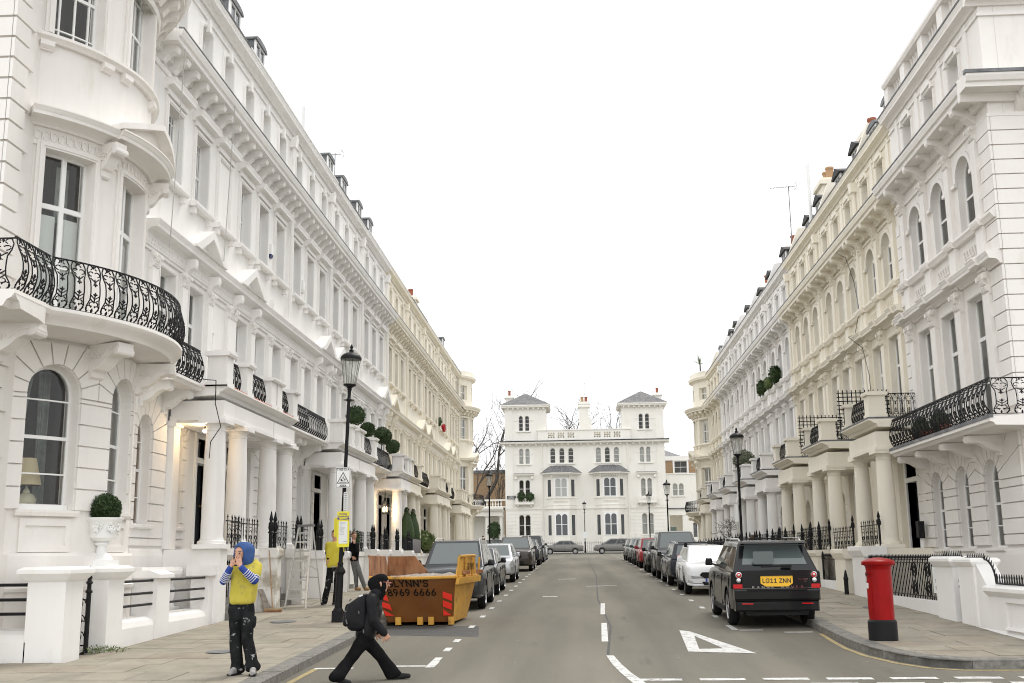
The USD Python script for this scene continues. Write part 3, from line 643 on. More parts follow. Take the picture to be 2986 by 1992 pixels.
# ---------------------------------------------------------------- right terrace
def arch_hood(b, u, w, sp, d=.05, t=.12, strip=None):
    op = opening(u, sp-.3, w, .3+w/2, 1.)
    b.plate(op.buffer(t).difference(op).intersection(sg.box(u-9, sp, u+9, 99)), -.01, d)
def right_house(i, u0, u1, wall, what, P0, P1, wc, zs=0., XRv=XR, porch=True, dorm='felt'):
    """zs lowers the storeys of the corner house a little"""
    T = lambda p: TR(p, XRv)
    corner = i < 0
    near, fine = i < 3, i < 2
    H = House('terrace_house' if not corner else 'corner_house', T, False, wall, what, group=None if corner else 'stucco houses of the right terrace')
    W = u1-u0; rnd_ = random.Random(50+i)
    F1, TOP1, STR, SILL2, SP2 = (5.86, 8.55, 9.18, 10.0, 11.24) if not corner else (5.02, 8.05, 8.70, 9.62, 11.02)
    for c in wc:
        if corner or not (P0-.2 < c < P1+.2): H.window(c, 2.25, .9 if corner else .84, 1.98 if corner else 2.1, 1., 'four', blind=rnd_.choice([('blind_grey', 1.), ('net', .5), None]), sill=True, vin=-.15)
        H.window(c, F1, .98, TOP1-F1, 0, 'french', blind=rnd_.choice([('net', 1.), ('blind', .45), ('blind_grey', 1.)]), sill=False, vin=-.16)
        H.window(c, SILL2, 1.0, SP2-SILL2+.5, 1., 'sash1', blind=rnd_.choice([('net', 1.), ('blind', .45), None]), sill=False, vin=-.17)
        H.window(c, 13.0, .74, 1.06, 0, 'sash', blind=rnd_.choice([('net', 1.), None]), sill=False)
    if not corner:
        dc = (P0+P1)/2+.1; dop = sg.box(dc-.52, 2.3, dc+.52, 4.75); H.holes.append(dop)
    Wl = H.wall_plate(u0, u1, -.5, 14.6)
    shell(H, u0, u1, 2.0, 14.7)
    if not corner:
        D = H.part('door', lambda b: b.box(dc-.5, dc+.5, -.28, -.2, 2.3, 4.15), M['door_black'])
        H.part('fanlight', lambda b: sheet(b, sg.box(dc-.5, 4.28, dc+.5, 4.72), -.22), M['glass'], D)
        H.part('door_frame', lambda b: b.plate(dop.buffer(.12, join_style=2).difference(dop).union(sg.box(dc-.52, 4.15, dc+.52, 4.28)).intersection(sg.box(dc-2, 2.3, dc+2, 9)), -.26, .05), M['paint_white'], D)
        H.part('entry_phone', lambda b: b.cham(dc-.95, dc-.80, .0, .03, 3.3, 3.75, .005), M['lead'])
    ops = [(c, .9 if corner else .84, 3.78 if corner else 3.93) for c in wc if corner or not (P0-.2 < c < P1+.2)]
    if corner: rustic(H, u0, u1, 2.3, 4.92, ops, Wl, row=.335, base=2.2, near=True)
    else:
        if u1-P1 > .6: rustic(H, P1, u1, 2.3, 5.3, ops, Wl, row=.35, base=2.2, near=near)
    H.part('plinth', lambda b: b.prof([(-.01, -.5), (.09, -.5), (.09, 2.1), (.06, 2.2), (-.01, 2.26)], u0, u1))
    if porch and not corner:
        vf = XRv-8.12
        P = H.part('porch', lambda b: (b.box(P0, P1, .09, vf, 4.93, 5.02), b.box(P0+.04, P1-.04, .095, vf-.05, 5.02, 5.44), b.prof(cornice_profile(5.42, 5.78, vf+.14, .1), P0-.06, P1+.06)))
        H.part('porch_ceiling', lambda b: b.box(P0+.05, P1-.05, .1, vf-.3, 4.87, 4.931), None, P)
        H.part('lead_edge', lambda b: b.box(P0-.06, P1+.06, .1, vf+.15, 5.782, 5.83), M['lead'], P)
        cu = [P0+.32, P1-.32]
        for c in cu: H.part('column', lambda b: column(b, c, vf-.3, 2.3, 4.935, .24, 24 if near else 14), None, P, smooth=40)
        for c in cu: H.part('pilaster', lambda b: (b.box(c-.22, c+.22, .0, .14, 2.3, 4.82), b.box(c-.25, c+.25, .0, .19, 4.82, 4.93)), None, P)
        zgr = ZG((P0+P1)/2)
        for a, c in ((P0, cu[0]+.3), (cu[1]-.3, P1)): H.part('porch_base', lambda b: b.box(a, c, .09, vf, -.3, 2.29), None, P)
        ns = max(2, int((2.3-zgr-.1)/.17))
        for k in range(ns): H.part('step', lambda b: b.box(cu[0]+.3, cu[1]-.3, .092+k*(vf-.1)/ns, .092+(k+1)*(vf-.1)/ns+.02, -.3, 2.29-(k+.6)*(2.3-zgr-.1)/(ns+.5)), M['kerb'] if i else M['door_black'], P)
        if i < 7: H.part('porch_rail', lambda b: (area_rail(b, cu[0]+.3, cu[1]-.3, vf-.08, 2.3), area_rail(b, P1, u1+.5, vf-.02, 2.2)), M['iron'], P)
        if i < 5:
            for k in (P0+.1, P1-.1): H.part('finial_post', lambda b: (b.lathe([(.03, 0), (.03, .6), (.055, .62), (.06, .7), (.03, .8), (.045, .84), (.01, .98)], k, vf+.02, 8, 2.3)), M['iron'], P)
        pv = vf-.15
        pz = [P0+.25, P1-.25]
        for c in pz: H.part('balcony_pier', lambda b: (b.box(c-.26, c+.26, pv-.26, pv+.26, 5.832, 5.93), b.box(c-.23, c+.23, pv-.23, pv+.23, 5.93, 6.44), b.prof([(pv-.28, 6.44), (pv+.28, 6.44), (pv+.3, 6.48), (pv+.3, 6.53), (pv, 6.56), (pv-.3, 6.53), (pv-.3, 6.48)], c-.29, c+.29)), None, P)
        railing(H, P, pz[0]+.25, pz[1]-.25, pv, 5.84, .66, fine, .26, .09)
        # side rails back to the facade
        Ts = lambda p: T(np.stack([P0+.1+0*p[:, 0]+p[:, 1], p[:, 0], p[:, 2]], 1))
        b = MB(Ts, True); n = 5
        b.box(.12, pv-.25, -.014, .014, 6.48, 6.5); b.box(.12, pv-.25, -.012, .012, 5.84, 5.855)
        for k in range(n): scroll_panel(b, .12+(k+.5)*(pv-.37)/n, 0, 5.84, .66, (pv-.37)/n, near, 0., .009)
        b.build('side_railing', M['iron'], P)
        if i in (0, 1):   # wooden trellis screens between the balconies
            def trel(b):
                for k in range(12): b.box(P1-.30-k*.0, P1-.26, .2+k*.13, .225+k*.13, 5.84, 7.0)
                for k in range(9): b.box(P1-.295, P1-.265, .15, 1.70, 5.9+k*.125, 5.925+k*.125)
            H.part('trellis', trel, M['iron'], P)
        if P1 < u1-.9:
            S = H.part('balcony', lambda b: b.prof([(-.02, 5.5), (.6, 5.5), (.64, 5.55), (.7, 5.57), (.7, 5.63), (-.02, 5.65)], P1, u1))
            railing(H, S, P1+.05, u1-.05, .58, 5.65, .75, fine, .26, .11)
    # --- first floor pilasters, entablature
    k0 = [max(u0+.2, min(u1-.2, c)) for c in [wc[0]-.93]+[(a+b_)/2 for a, b_ in zip(wc, wc[1:])]+[wc[-1]+.93]]
    zc = TOP1-.18
    for c in k0:
        H.part('pilaster', lambda b: (b.box(c-.17, c+.17, -.01, .12, F1-.03, zc), b.box(c-.2, c+.2, -.01, .15, F1-.03, F1+.15)))
        H.part('capital', lambda b: capital(b, c, 0, zc, .50, .38, .15))
        H.part('capital_bracket', lambda b: (b.box(c-.15, c+.15, -.01, .13, zc+.5, STR-.28), b.tube(np.array([(c-.17, .15, zc+.58), (c+.17, .15, zc+.58)]), .05, 6)))
    for c in wc: H.architrave(c, F1, .98, TOP1-F1, t=.09, d=.045)
    H.part('string_course', lambda b: (b.prof(cornice_profile(STR-.30, STR, .36), u0, u1), [b.prof(cornice_profile(STR-.295, STR+.004, .44), c-.24, c+.24) for c in k0]))
    # --- panels under the arched windows
    H.part('panel_band', lambda b: ([b.box(c-.22, c+.22, -.01, .13, STR, SILL2-.17) for c in k0], [b.box(c-.52, c+.52, -.01, .05, STR+.02, STR+.12) for c in wc]))
    for c in wc:
        def fret(b):
            for q in range(5):
                t = np.linspace(.3, 2*PI+.3, 8)
                b.tube(np.c_[c-.36+q*.18+.075*np.cos(t), np.full(8, .02), (STR+SILL2-.05)/2+.12*np.sin(t)], .02, 4)
        H.part('fretwork', fret)
    H.part('sill_course', lambda b: (b.prof([(-.02, SILL2-.16), (.10, SILL2-.16), (.14, SILL2-.10), (.18, SILL2-.06), (.18, SILL2-.005), (-.02, SILL2+.0)], u0, u1), [b.prof([(-.02, SILL2-.165), (.20, SILL2-.165), (.24, SILL2-.11), (.26, SILL2-.06), (.26, SILL2-.002), (-.02, SILL2+.003)], c-.24, c+.24) for c in k0]))
    for c in k0:
        H.part('pilaster', lambda b: (b.box(c-.16, c+.16, -.01, .11, SILL2, SP2+.50), b.box(c-.18, c+.18, -.01, .13, SILL2, SILL2+.12)))
        H.part('capital', lambda b: capital(b, c, 0, SP2+.5, .36, .34, .13))
        for s__ in (-.16,): pass
    for c in wc:
        H.part('arch_moulding', lambda b: (arch_hood(b, c, 1.0, SP2), b.box(c-.76, c-.5, -.01, .08, SP2-.1, SP2), b.box(c+.5, c+.76, -.01, .08, SP2-.1, SP2)))
    # --- main cornice with paired brackets
    H.part('frieze', lambda b: (b.box(u0, u1, -.01, .05, 11.98 if not corner else 11.8, 12.05 if not corner else 11.87)))
    for c in k0:
        H.part('bracket', lambda b: (modillion(b, c, 12.32, .52, .30, .22), b.prof([(-.01, 12.32), (.14, 12.32), (.24, 12.18), (.22, 12.08), (.12, 12.0), (-.01, 11.9)], c-.15, c+.15)))
    for a, b_ in zip(k0, k0[1:]):
        H.part('bracket', lambda b: modillion(b, (a+b_)/2, 12.32, .46, .2, .16))
    H.part('main_cornice', lambda b: b.prof([(-.02, 12.14), (.1, 12.14), (.14, 12.32), (.52, 12.32), (.53, 12.42), (.58, 12.44), (.63, 12.55), (.63, 12.60), (-.02, 12.68)], u0, u1))
    H.part('gutter', lambda b: b.prof([(.52, 12.602), (.645, 12.602), (.645, 12.64), (.52, 12.66)], u0, u1), M['lead'])
    for c in wc:
        A = H.architrave(c, 13.0, .74, 1.06, t=.12, d=.045)
        H.part('hood', lambda b: b.plate(sg.Polygon([(c-.5, 14.0), (c-.34, 14.0), (c-.34, 14.14), (c+.34, 14.14), (c+.34, 14.0), (c+.5, 14.0), (c+.5, 14.1), (c+.22, 14.32), (c-.22, 14.32), (c-.5, 14.1)]), -.01, .09), None, A)
    for c in k0: H.part('attic_pilaster', lambda b: b.box(c-.12, c+.12, -.01, .04, 12.7, 14.45))
    H.part('eaves_cornice', lambda b: (b.box(u0, u1, -.01, .045, 14.26, 14.32), b.prof(cornice_profile(14.5, 14.78, .30), u0, u1)))
    H.part('gutter', lambda b: b.prof([(.21, 14.782), (.315, 14.782), (.325, 14.82), (.21, 14.84)], u0, u1), M['lead'])
    if not corner: R = H.part('roof', lambda b: b.prof([(.15, 14.79), (-.55, 16.0), (-4.5, 16.5), (-8.9, 14.8)], u0, u1), M['slate'])
    else: R = H.part('roof', lambda b: b.prof([(-.3, 14.79), (-1.2, 15.6), (-8.9, 15.6), (-8.9, 14.79)], u0+1.2, u1), M['lead'])
    return H, R, k0

RB = [(31.3, 35.75), (35.75, 41.75), (41.75, 47.75), (47.75, 53.75), (53.75, 59.7), (59.7, 65.65), (65.65, 71.6), (71.6, 77.6)]
RCOL = ['stucco_cream', 'stucco_cream', 'stucco_cream', 'stucco_white', 'stucco_white', 'stucco_white', 'stucco_white', 'stucco_cream']
RWH = ['narrow cream terrace house with a black cable, next to the right white corner house', 'cream terrace house on the right, second from the white corner house', 'last cream terrace house before the white ones on the right, roof aerial above',
       'first white terrace house after the cream ones on the right, bushy plant on porch', 'white terrace house on the right with planted pots along its upper sills', 'white terrace house on the right, second before the cream end house', 'last white terrace house before the cream end house on the right', 'cream end house of the right terrace joining the far round tower']
RH = []
for i, (a, b) in enumerate(RB):
    if i == 0: wc, P0, P1 = [32.84, 34.66], 30.5, 33.6
    else: wc, P0, P1 = [a+1.2, a+3.0, a+4.78], a+.75, a+3.85
    RH.append(right_house(i, a, b, RCOL[i], RWH[i], P0, P1, wc))
# ---------------------------------------------------------------- right corner house: long balcony, quoins, side wall to the junction
XC, YC = 9.45, 23.95
CH, CHR, _k0 = right_house(-1, YC, 31.3, 'stucco_warm', 'white corner house on the right with quoins and a long wraparound iron balcony', 0, 0, [25.75, 27.68, 29.6], XRv=XC)
XE = 17.0
TN = lambda p: np.stack([p[:, 0], YC-p[:, 1], p[:, 2]], 1)          # side wall facing the junction: u = x
def near(name, fn, m=None, parent=None, smooth=False):
    b = MB(TN, False); fn(b); 
    v, f = b.arrays()
    t = trimesh.Trimesh(v, f, process=False)
    b.flip = t.volume < 0
    return b.build(name, m or CH.wall, parent if parent is not None else CH.o, smooth)
SW = near('side_wall', lambda b: b.box(XC+.35, XE, -.34, -.002, -.5, 14.6))
near('plinth', lambda b: b.prof([(-.01, -.5), (.09, -.5), (.09, 2.1), (.06, 2.2), (-.01, 2.26)], XC-.09, XE))
# quoins up both faces of the corner
z, k = 5.25, 0
while z < 11.75:
    L = .95 if k % 2 == 0 else .62
    if not (8.35 < z < 8.55): CH.part('quoin', lambda b: plate_ch(b, sg.box(YC-.055, z+.012, YC+L, z+.33), -.01, .055, .03), None, SW)
    near('quoin', lambda b: plate_ch(b, sg.box(XC+.002, z+.012, XC+L+.25, z+.33), -.01, .055, .03), None, SW)
    if z < 11.4 and not 8.3 < z < 8.8: CH.part('quoin', lambda b: plate_ch(b, sg.box(31.3-L*.55, z+.012, 31.3, z+.33), -.01, .05, .03), None, SW)
    z += .345; k += 1
z = 2.2
while z < 4.85:
    near('block', lambda b: plate_ch(b, sg.box(XC+.002, z+.013, XC+1.5, z+.322), -.01, .055, .022), None, SW)
    near('block', lambda b: plate_ch(b, sg.box(XC+1.53, z+.013, XC+3.2, z+.322), -.01, .055, .022), None, SW)
    z += .335
near('main_cornice', lambda b: b.prof([(-.02, 12.14), (.1, 12.14), (.14, 12.32), (.52, 12.32), (.53, 12.42), (.58, 12.44), (.63, 12.55), (.63, 12.60), (-.02, 12.68)], XC-.63, XE))
near('gutter', lambda b: b.prof([(.50, 12.603), (.655, 12.603), (.655, 12.68), (.50, 12.70)], XC-.655, XE), M['lead'])
near('frieze', lambda b: b.box(XC-.05, XE, -.01, .05, 11.8, 11.87))
for x in (XC+.75, XC+2.3, XC+3.9): near('bracket', lambda b: (modillion(b, x, 12.32, .52, .30, .22), b.prof([(-.01, 12.32), (.14, 12.32), (.24, 12.18), (.22, 12.08), (.12, 12.0), (-.01, 11.9)], x-.15, x+.15)))
near('eaves_cornice', lambda b: (b.box(XC-.045, XE, -.01, .045, 14.26, 14.32), b.prof(cornice_profile(14.5, 14.78, .30), XC-.30, XE)))
# balustraded parapet on the roof edge of the corner house
BP = CH.part('parapet', lambda b: (b.box(YC+.1, 31.0, -.30, .12, 14.79, 14.95), b.prof([(-.34, 15.62), (.14, 15.62), (.19, 15.70), (.19, 15.78), (.1, 15.86), (-.34, 15.86)], YC+.05, 31.1)))
for k in range(5): CH.part('parapet_pier', lambda b: b.box(YC+.35+k*1.62, YC+.75+k*1.62, -.28, .10, 14.95, 15.62), None, BP)
for k in range(4):
    for q in range(5): CH.part('baluster', lambda b: b.lathe([(.07, 0), (.07, .05), (.04, .08), (.075, .22), (.08, .28), (.045, .42), (.04, .54), (.065, .6), (.065, .67)], YC+.92+k*1.62+q*.22, -.09, 8, 14.95), None, BP, smooth=50)
# the balcony
SL = CH.part('balcony', lambda b: b.prof([(-.02, 4.70), (.86, 4.72), (.90, 4.78), (.97, 4.80), (.97, 4.90), (-.02, 4.93)], YC-.97, 30.4))
near('balcony_return', lambda b: b.prof([(-.02, 4.70), (.86, 4.72), (.90, 4.78), (.97, 4.80), (.97, 4.90), (-.02, 4.93)], XC-.001, XE), None, SL)
CH.part('lead_edge', lambda b: b.box(YC-.985, 30.4, .90, .985, 4.87, 4.945), M['lead'], SL)
near('lead_edge', lambda b: b.box(XC+.001, XE, .90, .985, 4.87, 4.945), M['lead'], SL)
for c in (25.0, 26.7, 28.6, 30.2): CH.part('bracket', lambda b: console(b, c, 4.70, .80, .46, .26), None, SL)
for c in (XC+.9, XC+2.9): near('bracket', lambda b: console(b, c, 4.70, .80, .46, .26), None, SL)
railing(CH, SL, YC-.93, 30.2, .90, 4.95, .76, True, .285, .12)
RN = near('railing', lambda b: (b.box(XC-.88, XE, .884, .916, 5.69, 5.71), b.box(XC-.88, XE, .888, .912, 4.95, 4.965)), M['iron'], SL)
for k in range(13): near('railing_panel', lambda b: scroll_panel(b, XC-.70+k*.42, .90, 4.95, .76, .38, True, .10), M['iron'], RN)
# neighbour's side rail end, hanging planters with plants
for c, L in ((28.0, 1.1), (26.6, .9)):
    pass

# ---------------------------------------------------------------- round bows: left corner house and the two towers at the far end
def bow_house(name, label, X0, Yc, side, wall, t0=-49, t1=49, cen=(-33.5, 0, 33.5), lv=None, near_=True, flat=(1.0, .7), cat='house', quoin_side=-1):
    """side -1: on the left of the street. u = R * angle, angle 0 faces the street, negative is towards the camera"""
    R = 3.0; dx = R*math.cos(math.radians(49)); RBAL = 3.98
    cx = X0-.10-dx if side < 0 else X0+.10+dx
    def T(p):
        a = p[:, 0]/R; r = R+p[:, 1]
        return np.stack([cx-side*r*np.cos(a), Yc+r*np.sin(a), p[:, 2]], 1)
    rad = lambda d: math.radians(d)*R
    def Tb(p):
        a = p[:, 0]/RBAL; r = RBAL+p[:, 1]
        return np.stack([cx+side*.05-side*r*np.cos(a), Yc-.3+r*np.sin(a), p[:, 2]], 1)
    radb = lambda d: math.radians(d)*RBAL
    H = House(name, T, side < 0, wall, label, cat); H.bend = .22
    L = dict(floor=2.33, gsill=3.14, gsp=5.03, slab=6.26, rail=.84, f1=6.28, top1=9.33, str0=9.72, str1=9.96, s2=11.45, top2=13.35, cor=14.05, wallt=16.3, eave=16.55)
    if lv: L.update(lv)
    u0, u1 = rad(t0), rad(t1)
    cu = [rad(c) for c in cen]
    for k, c in enumerate(cu):
        wG = .97
        if near_ and k == 2: continue
        H.window(c, L['gsill']-.1, wG, L['gsp']+wG/2-L['gsill']+.1, 1., 'four', blind=('drape', .62 if k == 0 else .9) if near_ and k < 2 else ('net', 1.), sill=False, vin=-.2, sillw=.05)
        w1 = .97 if k != 1 else 1.08
        H.window(c, L['f1'], w1, L['top1']-L['f1'], 0, 'french', blind=('blind', .0 if False else 1.) if k == 9 else ('net', .0) if False else ([('shutter', .64), ('shutter', .64), ('net', 1.)][k] if near_ else ('net', 1.)), sill=False)
        H.window(c, L['s2']+.05, w1, L['top2']-L['s2'], 0, 'margin', blind=None if k == 0 else ('blind_grey', 1.), sill=False)
        H.window(c, L['cor']+.6, .8, L['wallt']-L['cor']-1.1, 0, 'sash', sill=False)
    if near_:   # folding shutters behind the lower panes
        pass
    Wl = H.wall_plate(u0, u1, -.5, L['wallt'])
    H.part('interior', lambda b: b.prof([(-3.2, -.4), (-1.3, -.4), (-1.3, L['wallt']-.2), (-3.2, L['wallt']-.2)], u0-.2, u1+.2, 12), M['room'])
    rustic(H, u0, u1, L['floor']+.55, L['slab']-.36, [(c, .97, L['gsp']) for c in (cu[:2] if near_ else cu)], Wl, near=near_)
    for c in (cu[:2] if near_ else cu):
        H.part('window_panel', lambda b: (b.prof([(-.01, L['gsill']-.2), (.07, L['gsill']-.2), (.10, L['gsill']-.14), (.10, L['gsill']-.10), (-.2, L['gsill']-.09)], c-.56, c+.56, 4), b.plate(sg.box(c-.46, L['floor']+.02, c+.46, L['gsill']-.24).difference(sg.box(c-.36, L['floor']+.12, c+.36, L['gsill']-.36)), -.01, .03, strip=.2)))
        H.part('sash_sill', lambda b: b.prof([(-.3, L['gsill']-.1), (-.12, L['gsill']-.1), (-.12, L['gsill']-.0), (-.3, L['gsill']+.02)], c-.48, c+.48, 4), M['paint_white'])
    H.part('plinth', lambda b: (b.prof([(-.01, -.5), (.10, -.5), (.10, L['floor']-.05), (.08, L['floor']), (-.01, L['floor']+.01)], u0, u1, 20), b.prof([(.0, L['floor']-.62), (.13, L['floor']-.62), (.14, L['floor']-.56), (.0, L['floor']-.5)], u0, u1, 20)))
    # balcony slab
    ub = radb(-41)
    Hb = House.__new__(House); Hb.T, Hb.flip, Hb.wall, Hb.bend, Hb.o, Hb.holes = Tb, side < 0, H.wall, .22, H.o, []
    sp = [(-.02, L['slab']-.34), (.2, L['slab']-.30), (.85, L['slab']-.26), (.92, L['slab']-.16), (1.0, L['slab']-.13), (1.06, L['slab']-.06), (1.05, L['slab']), (-.02, L['slab']+.01)]
    S = Hb.part('balcony', lambda b: b.prof([(v-1.06 if v > 0 else -1.75, q) for v, q in sp], ub, radb(41), 26), smooth=35)
    for c in (-19, 17): H.part('bracket', lambda b: console(b, rad(c), L['slab']-.30, .72, .60, .30), None, S)
    # straight return of the balcony along the quoined corner
    Xs = X0+.95*(-side); ystart = Yc-4.1
    Tf = (lambda p: np.stack([X0-side*p[:, 1], p[:, 0], p[:, 2]], 1))
    def flatpart(nm, fn, m=None, parent=None):
        b = MB(Tf, side < 0); fn(b); return b.build(nm, m or H.wall, parent if parent is not None else H.o)
    yb = Yc-.3+RBAL*math.sin(math.radians(-41)); vb = abs(cx+side*.05-side*RBAL*math.cos(math.radians(41))-X0)
    fp = [(v*vb/1.05, z) for v, z in sp]
    flatpart('balcony_return', lambda b: b.prof(fp, ystart, yb+.03, 1), None, S)
    flatpart('bracket', lambda b: console(b, Yc-3.0, L['slab']-.30, .80, .62, .34), None, S)
    h = L['rail']
    railing(Hb, S, ub, radb(40), -.08, L['slab']+.01, h, near_, .30, .11)
    Hf = House.__new__(House); Hf.T, Hf.flip, Hf.wall, Hf.bend, Hf.o, Hf.holes = Tf, side < 0, H.wall, None, H.o, []
    railing(Hf, S, ystart+.05, yb, vb-.07, L['slab']+.01, h, near_, .32, .13)
    # first floor surrounds, frieze, cornice, curved pediment
    for k, c in enumerate(cu[:2] if near_ else cu):
        w1 = .97 if k != 1 else 1.08
        H.architrave(c, L['f1'], w1, L['top1']-L['f1'], t=.15, d=.06)
        H.architrave(c, L['s2']+.05, w1, L['top2']-L['s2'], t=.16, d=.06)
    fz = L['str0']-.15
    H.part('frieze', lambda b: (b.prof([(-.01, fz-.20), (.03, fz-.20), (.03, fz+.16), (-.01, fz+.16)], u0, u1, 20)))
    if near_:
        def orn(b):
            n = 34
            for k in range(n):
                c = u0+.1+(k+.5)*(u1-u0-.2)/n; t = np.linspace(.4, 2*PI+.1, 9)
                b.tube(np.c_[c+.055*np.cos(t), np.full(9, .034), fz-.02+.085*np.sin(t)], .013, 4)
                b.tube([(c+.075, .034, fz-.12), (c+.085, .05, fz-.02), (c+.075, .034, fz+.08)], (.006, .016, .006), 4)
        H.part('frieze_ornament', orn)
    H.part('string_course', lambda b: b.prof(cornice_profile(L['str0']-.02, L['str1'], .44), u0, u1, 26), smooth=30)
    pu0, pu1 = rad(-21), rad(21)
    zt = L['str1']
    def ped(b):
        n = 16; us = np.linspace(pu0-.04, pu1+.04, n+1); m = (pu0+pu1)/2
        zz = lambda u: zt+.02+.46*(1-abs(u-m)/((pu1-pu0)/2+.04))
        for a, c in zip(us, us[1:]):
            b.plate(sg.Polygon([(a, zt), (c, zt), (c, zz(c)), (a, zz(a))]), -.02, .30)
            b.plate(sg.Polygon([(a, zz(a)-.02), (c, zz(c)-.02), (c, zz(c)+.10), (a, zz(a)+.10)]), -.02, .52)
        b.prof(cornice_profile(L['str0']-.035, L['str1']+.006, .52, -.03), pu0, pu1, 26)
    H.part('pediment', ped)
    for c in (-20, 20): H.part('bracket', lambda b: (console(b, rad(c), L['str0'], .40, .62, .24)))
    H.part('sill_course', lambda b: b.prof([(-.02, L['s2']-.15), (.07, L['s2']-.15), (.10, L['s2']-.10), (.15, L['s2']-.07), (.15, L['s2']-.02), (.12, L['s2']), (-.2, L['s2']+.01)], u0, u1, 26), smooth=30)
    for c in (-45, -22, -12, 12): H.part('bracket', lambda b: b.prof([(-.01, L['s2']-.15), (.12, L['s2']-.15), (.12, L['s2']-.24), (.05, L['s2']-.29), (.05, L['s2']-.31), (-.01, L['s2']-.32)], rad(c)-.12, rad(c)+.12))
    # main cornice
    zc = L['cor']
    H.part('moulding', lambda b: b.prof([(-.01, zc-.85), (.06, zc-.85), (.09, zc-.78), (.09, zc-.74), (-.01, zc-.72)], u0, u1, 20))
    n = 11
    for k in range(n): H.part('bracket', lambda b: modillion(b, u0+(k+.5)*(u1-u0)/n, zc-.27, .46, .40, .2))
    H.part('main_cornice', lambda b: b.prof([(-.02, zc-.42), (.1, zc-.42), (.14, zc-.27), (.54, zc-.27), (.55, zc-.17), (.60, zc-.15), (.68, zc-.04), (.68, zc+.02), (-.02, zc+.1)], u0, u1, 26), smooth=30)
    H.part('eaves_cornice', lambda b: b.prof(cornice_profile(L['eave']-.26, L['eave'], .30), u0, u1, 26), smooth=30)
    H.part('roof', lambda b: b.prof([(.2, L['eave']+.002), (.15, L['eave']+.4), (-3.3, L['eave']+.5), (-3.3, L['eave']+.002)], u0-.2, u1+.2, 20))
    # flat wall, quoins, walls beside the bow, side wall
    ya, yb2 = Yc+R*math.sin(math.radians(t0)), Yc+R*math.sin(math.radians(t1))
    y0, y1 = Yc-3.1, yb2+flat[1]
    F = flatpart('flat_wall', lambda b: (b.box(y0, ya+.1, -.34, 0, -.5, L['wallt']), b.box(yb2-.1, y1, -.34, 0, -.5, L['wallt'])))
    flatpart('eaves_cornice', lambda b: (b.prof(cornice_profile(L['eave']-.26, L['eave'], .30), y0-.3, ya+.25), b.prof(cornice_profile(L['eave']-.26, L['eave'], .30), yb2-.25, y1)))
    flatpart('main_cornice', lambda b: b.prof([(-.02, zc-.42), (.14, zc-.27), (.54, zc-.27), (.60, zc-.15), (.68, zc-.04), (.68, zc+.02), (-.02, zc+.1)], y0-.68, ya+.2))
    flatpart('plinth', lambda b: b.box(y0-.1, ya+.1, -.01, .10, -.5, L['floor']-.02))
    z, k = L['floor']+.02, 0
    while z < zc-.9:
        Lq = .62 if k % 2 == 0 else .45
        if not (L['slab']-.5 < z < L['slab']): flatpart('quoin', lambda b: plate_ch(b, sg.box(y0-.055, z+.02, y0+Lq, z+.35), -.01, .055, .03), None, F)
        z += .372; k += 1
    # side wall facing along the cross street
    TS = lambda p: np.stack([X0+side*p[:, 0], y0-p[:, 1], p[:, 2]], 1)
    def sidepart(nm, fn, m=None, parent=None):
        b = MB(TS, False); fn(b); v, f = b.arrays(); b.flip = trimesh.Trimesh(v, f, process=False).volume < 0
        return b.build(nm, m or H.wall, parent if parent is not None else H.o)
    sidepart('side_wall', lambda b: b.box(.34, 9, -.34, 0, -.5, L['wallt']))
    z, k = L['floor']+.02, 0
    while z < zc-.9:
        Lq = .9 if k % 2 == 0 else .6
        if not (L['slab']-.5 < z < L['slab']): sidepart('quoin', lambda b: plate_ch(b, sg.box(.002, z+.02, Lq, z+.35), -.01, .055, .03), None, F)
        z += .372; k += 1
    sidepart('balcony_side', lambda b: b.prof([(v*.9, q) for v, q in sp], -vb, 4.5), None, S)
    RS = sidepart('railing', lambda b: (b.box(-vb+.07, 4.5, .85, .88, L['slab']+h-.01, L['slab']+h+.01), b.box(-vb+.07, 4.5, .85, .88, L['slab']+.01, L['slab']+.025)), M['iron'], S)
    if near_:
        for k in range(6): sidepart('railing_panel', lambda b: scroll_panel(b, -vb+.3+k*.42, .865, L['slab']+.01, h, .4, True, .1), M['iron'], RS)
    else: sidepart('railing_panels', lambda b: [scroll_panel(b, -vb+.3+k*.42, .865, L['slab']+.01, h, .4, False, .1) for k in range(6)], M['iron'], RS)
    return H
LC = bow_house('corner_house', 'white corner house on the left with a bowed bay and curved black iron balcony', -9.35, 19.8, -1, 'stucco_warm', flat=(1., .535))
FT1 = bow_house('tower_house', 'cream round bow end house at the far end of the left terrace', -9.35, 88.3, -1, 'stucco_cream', near_=False, flat=(1, 2.))
FT2 = bow_house('tower_house', 'cream round bow house ending the right terrace, spiky plant on its roof', 9.55, 80.6, 1, 'stucco_cream', near_=False, flat=(1, 2.), lv=dict(floor=2.2, gsill=2.95, gsp=4.3, slab=5.2, rail=.75, f1=5.25, top1=8.3, str0=8.85, str1=9.1, s2=10.0, top2=11.7, cor=12.6, wallt=14.55, eave=14.8))
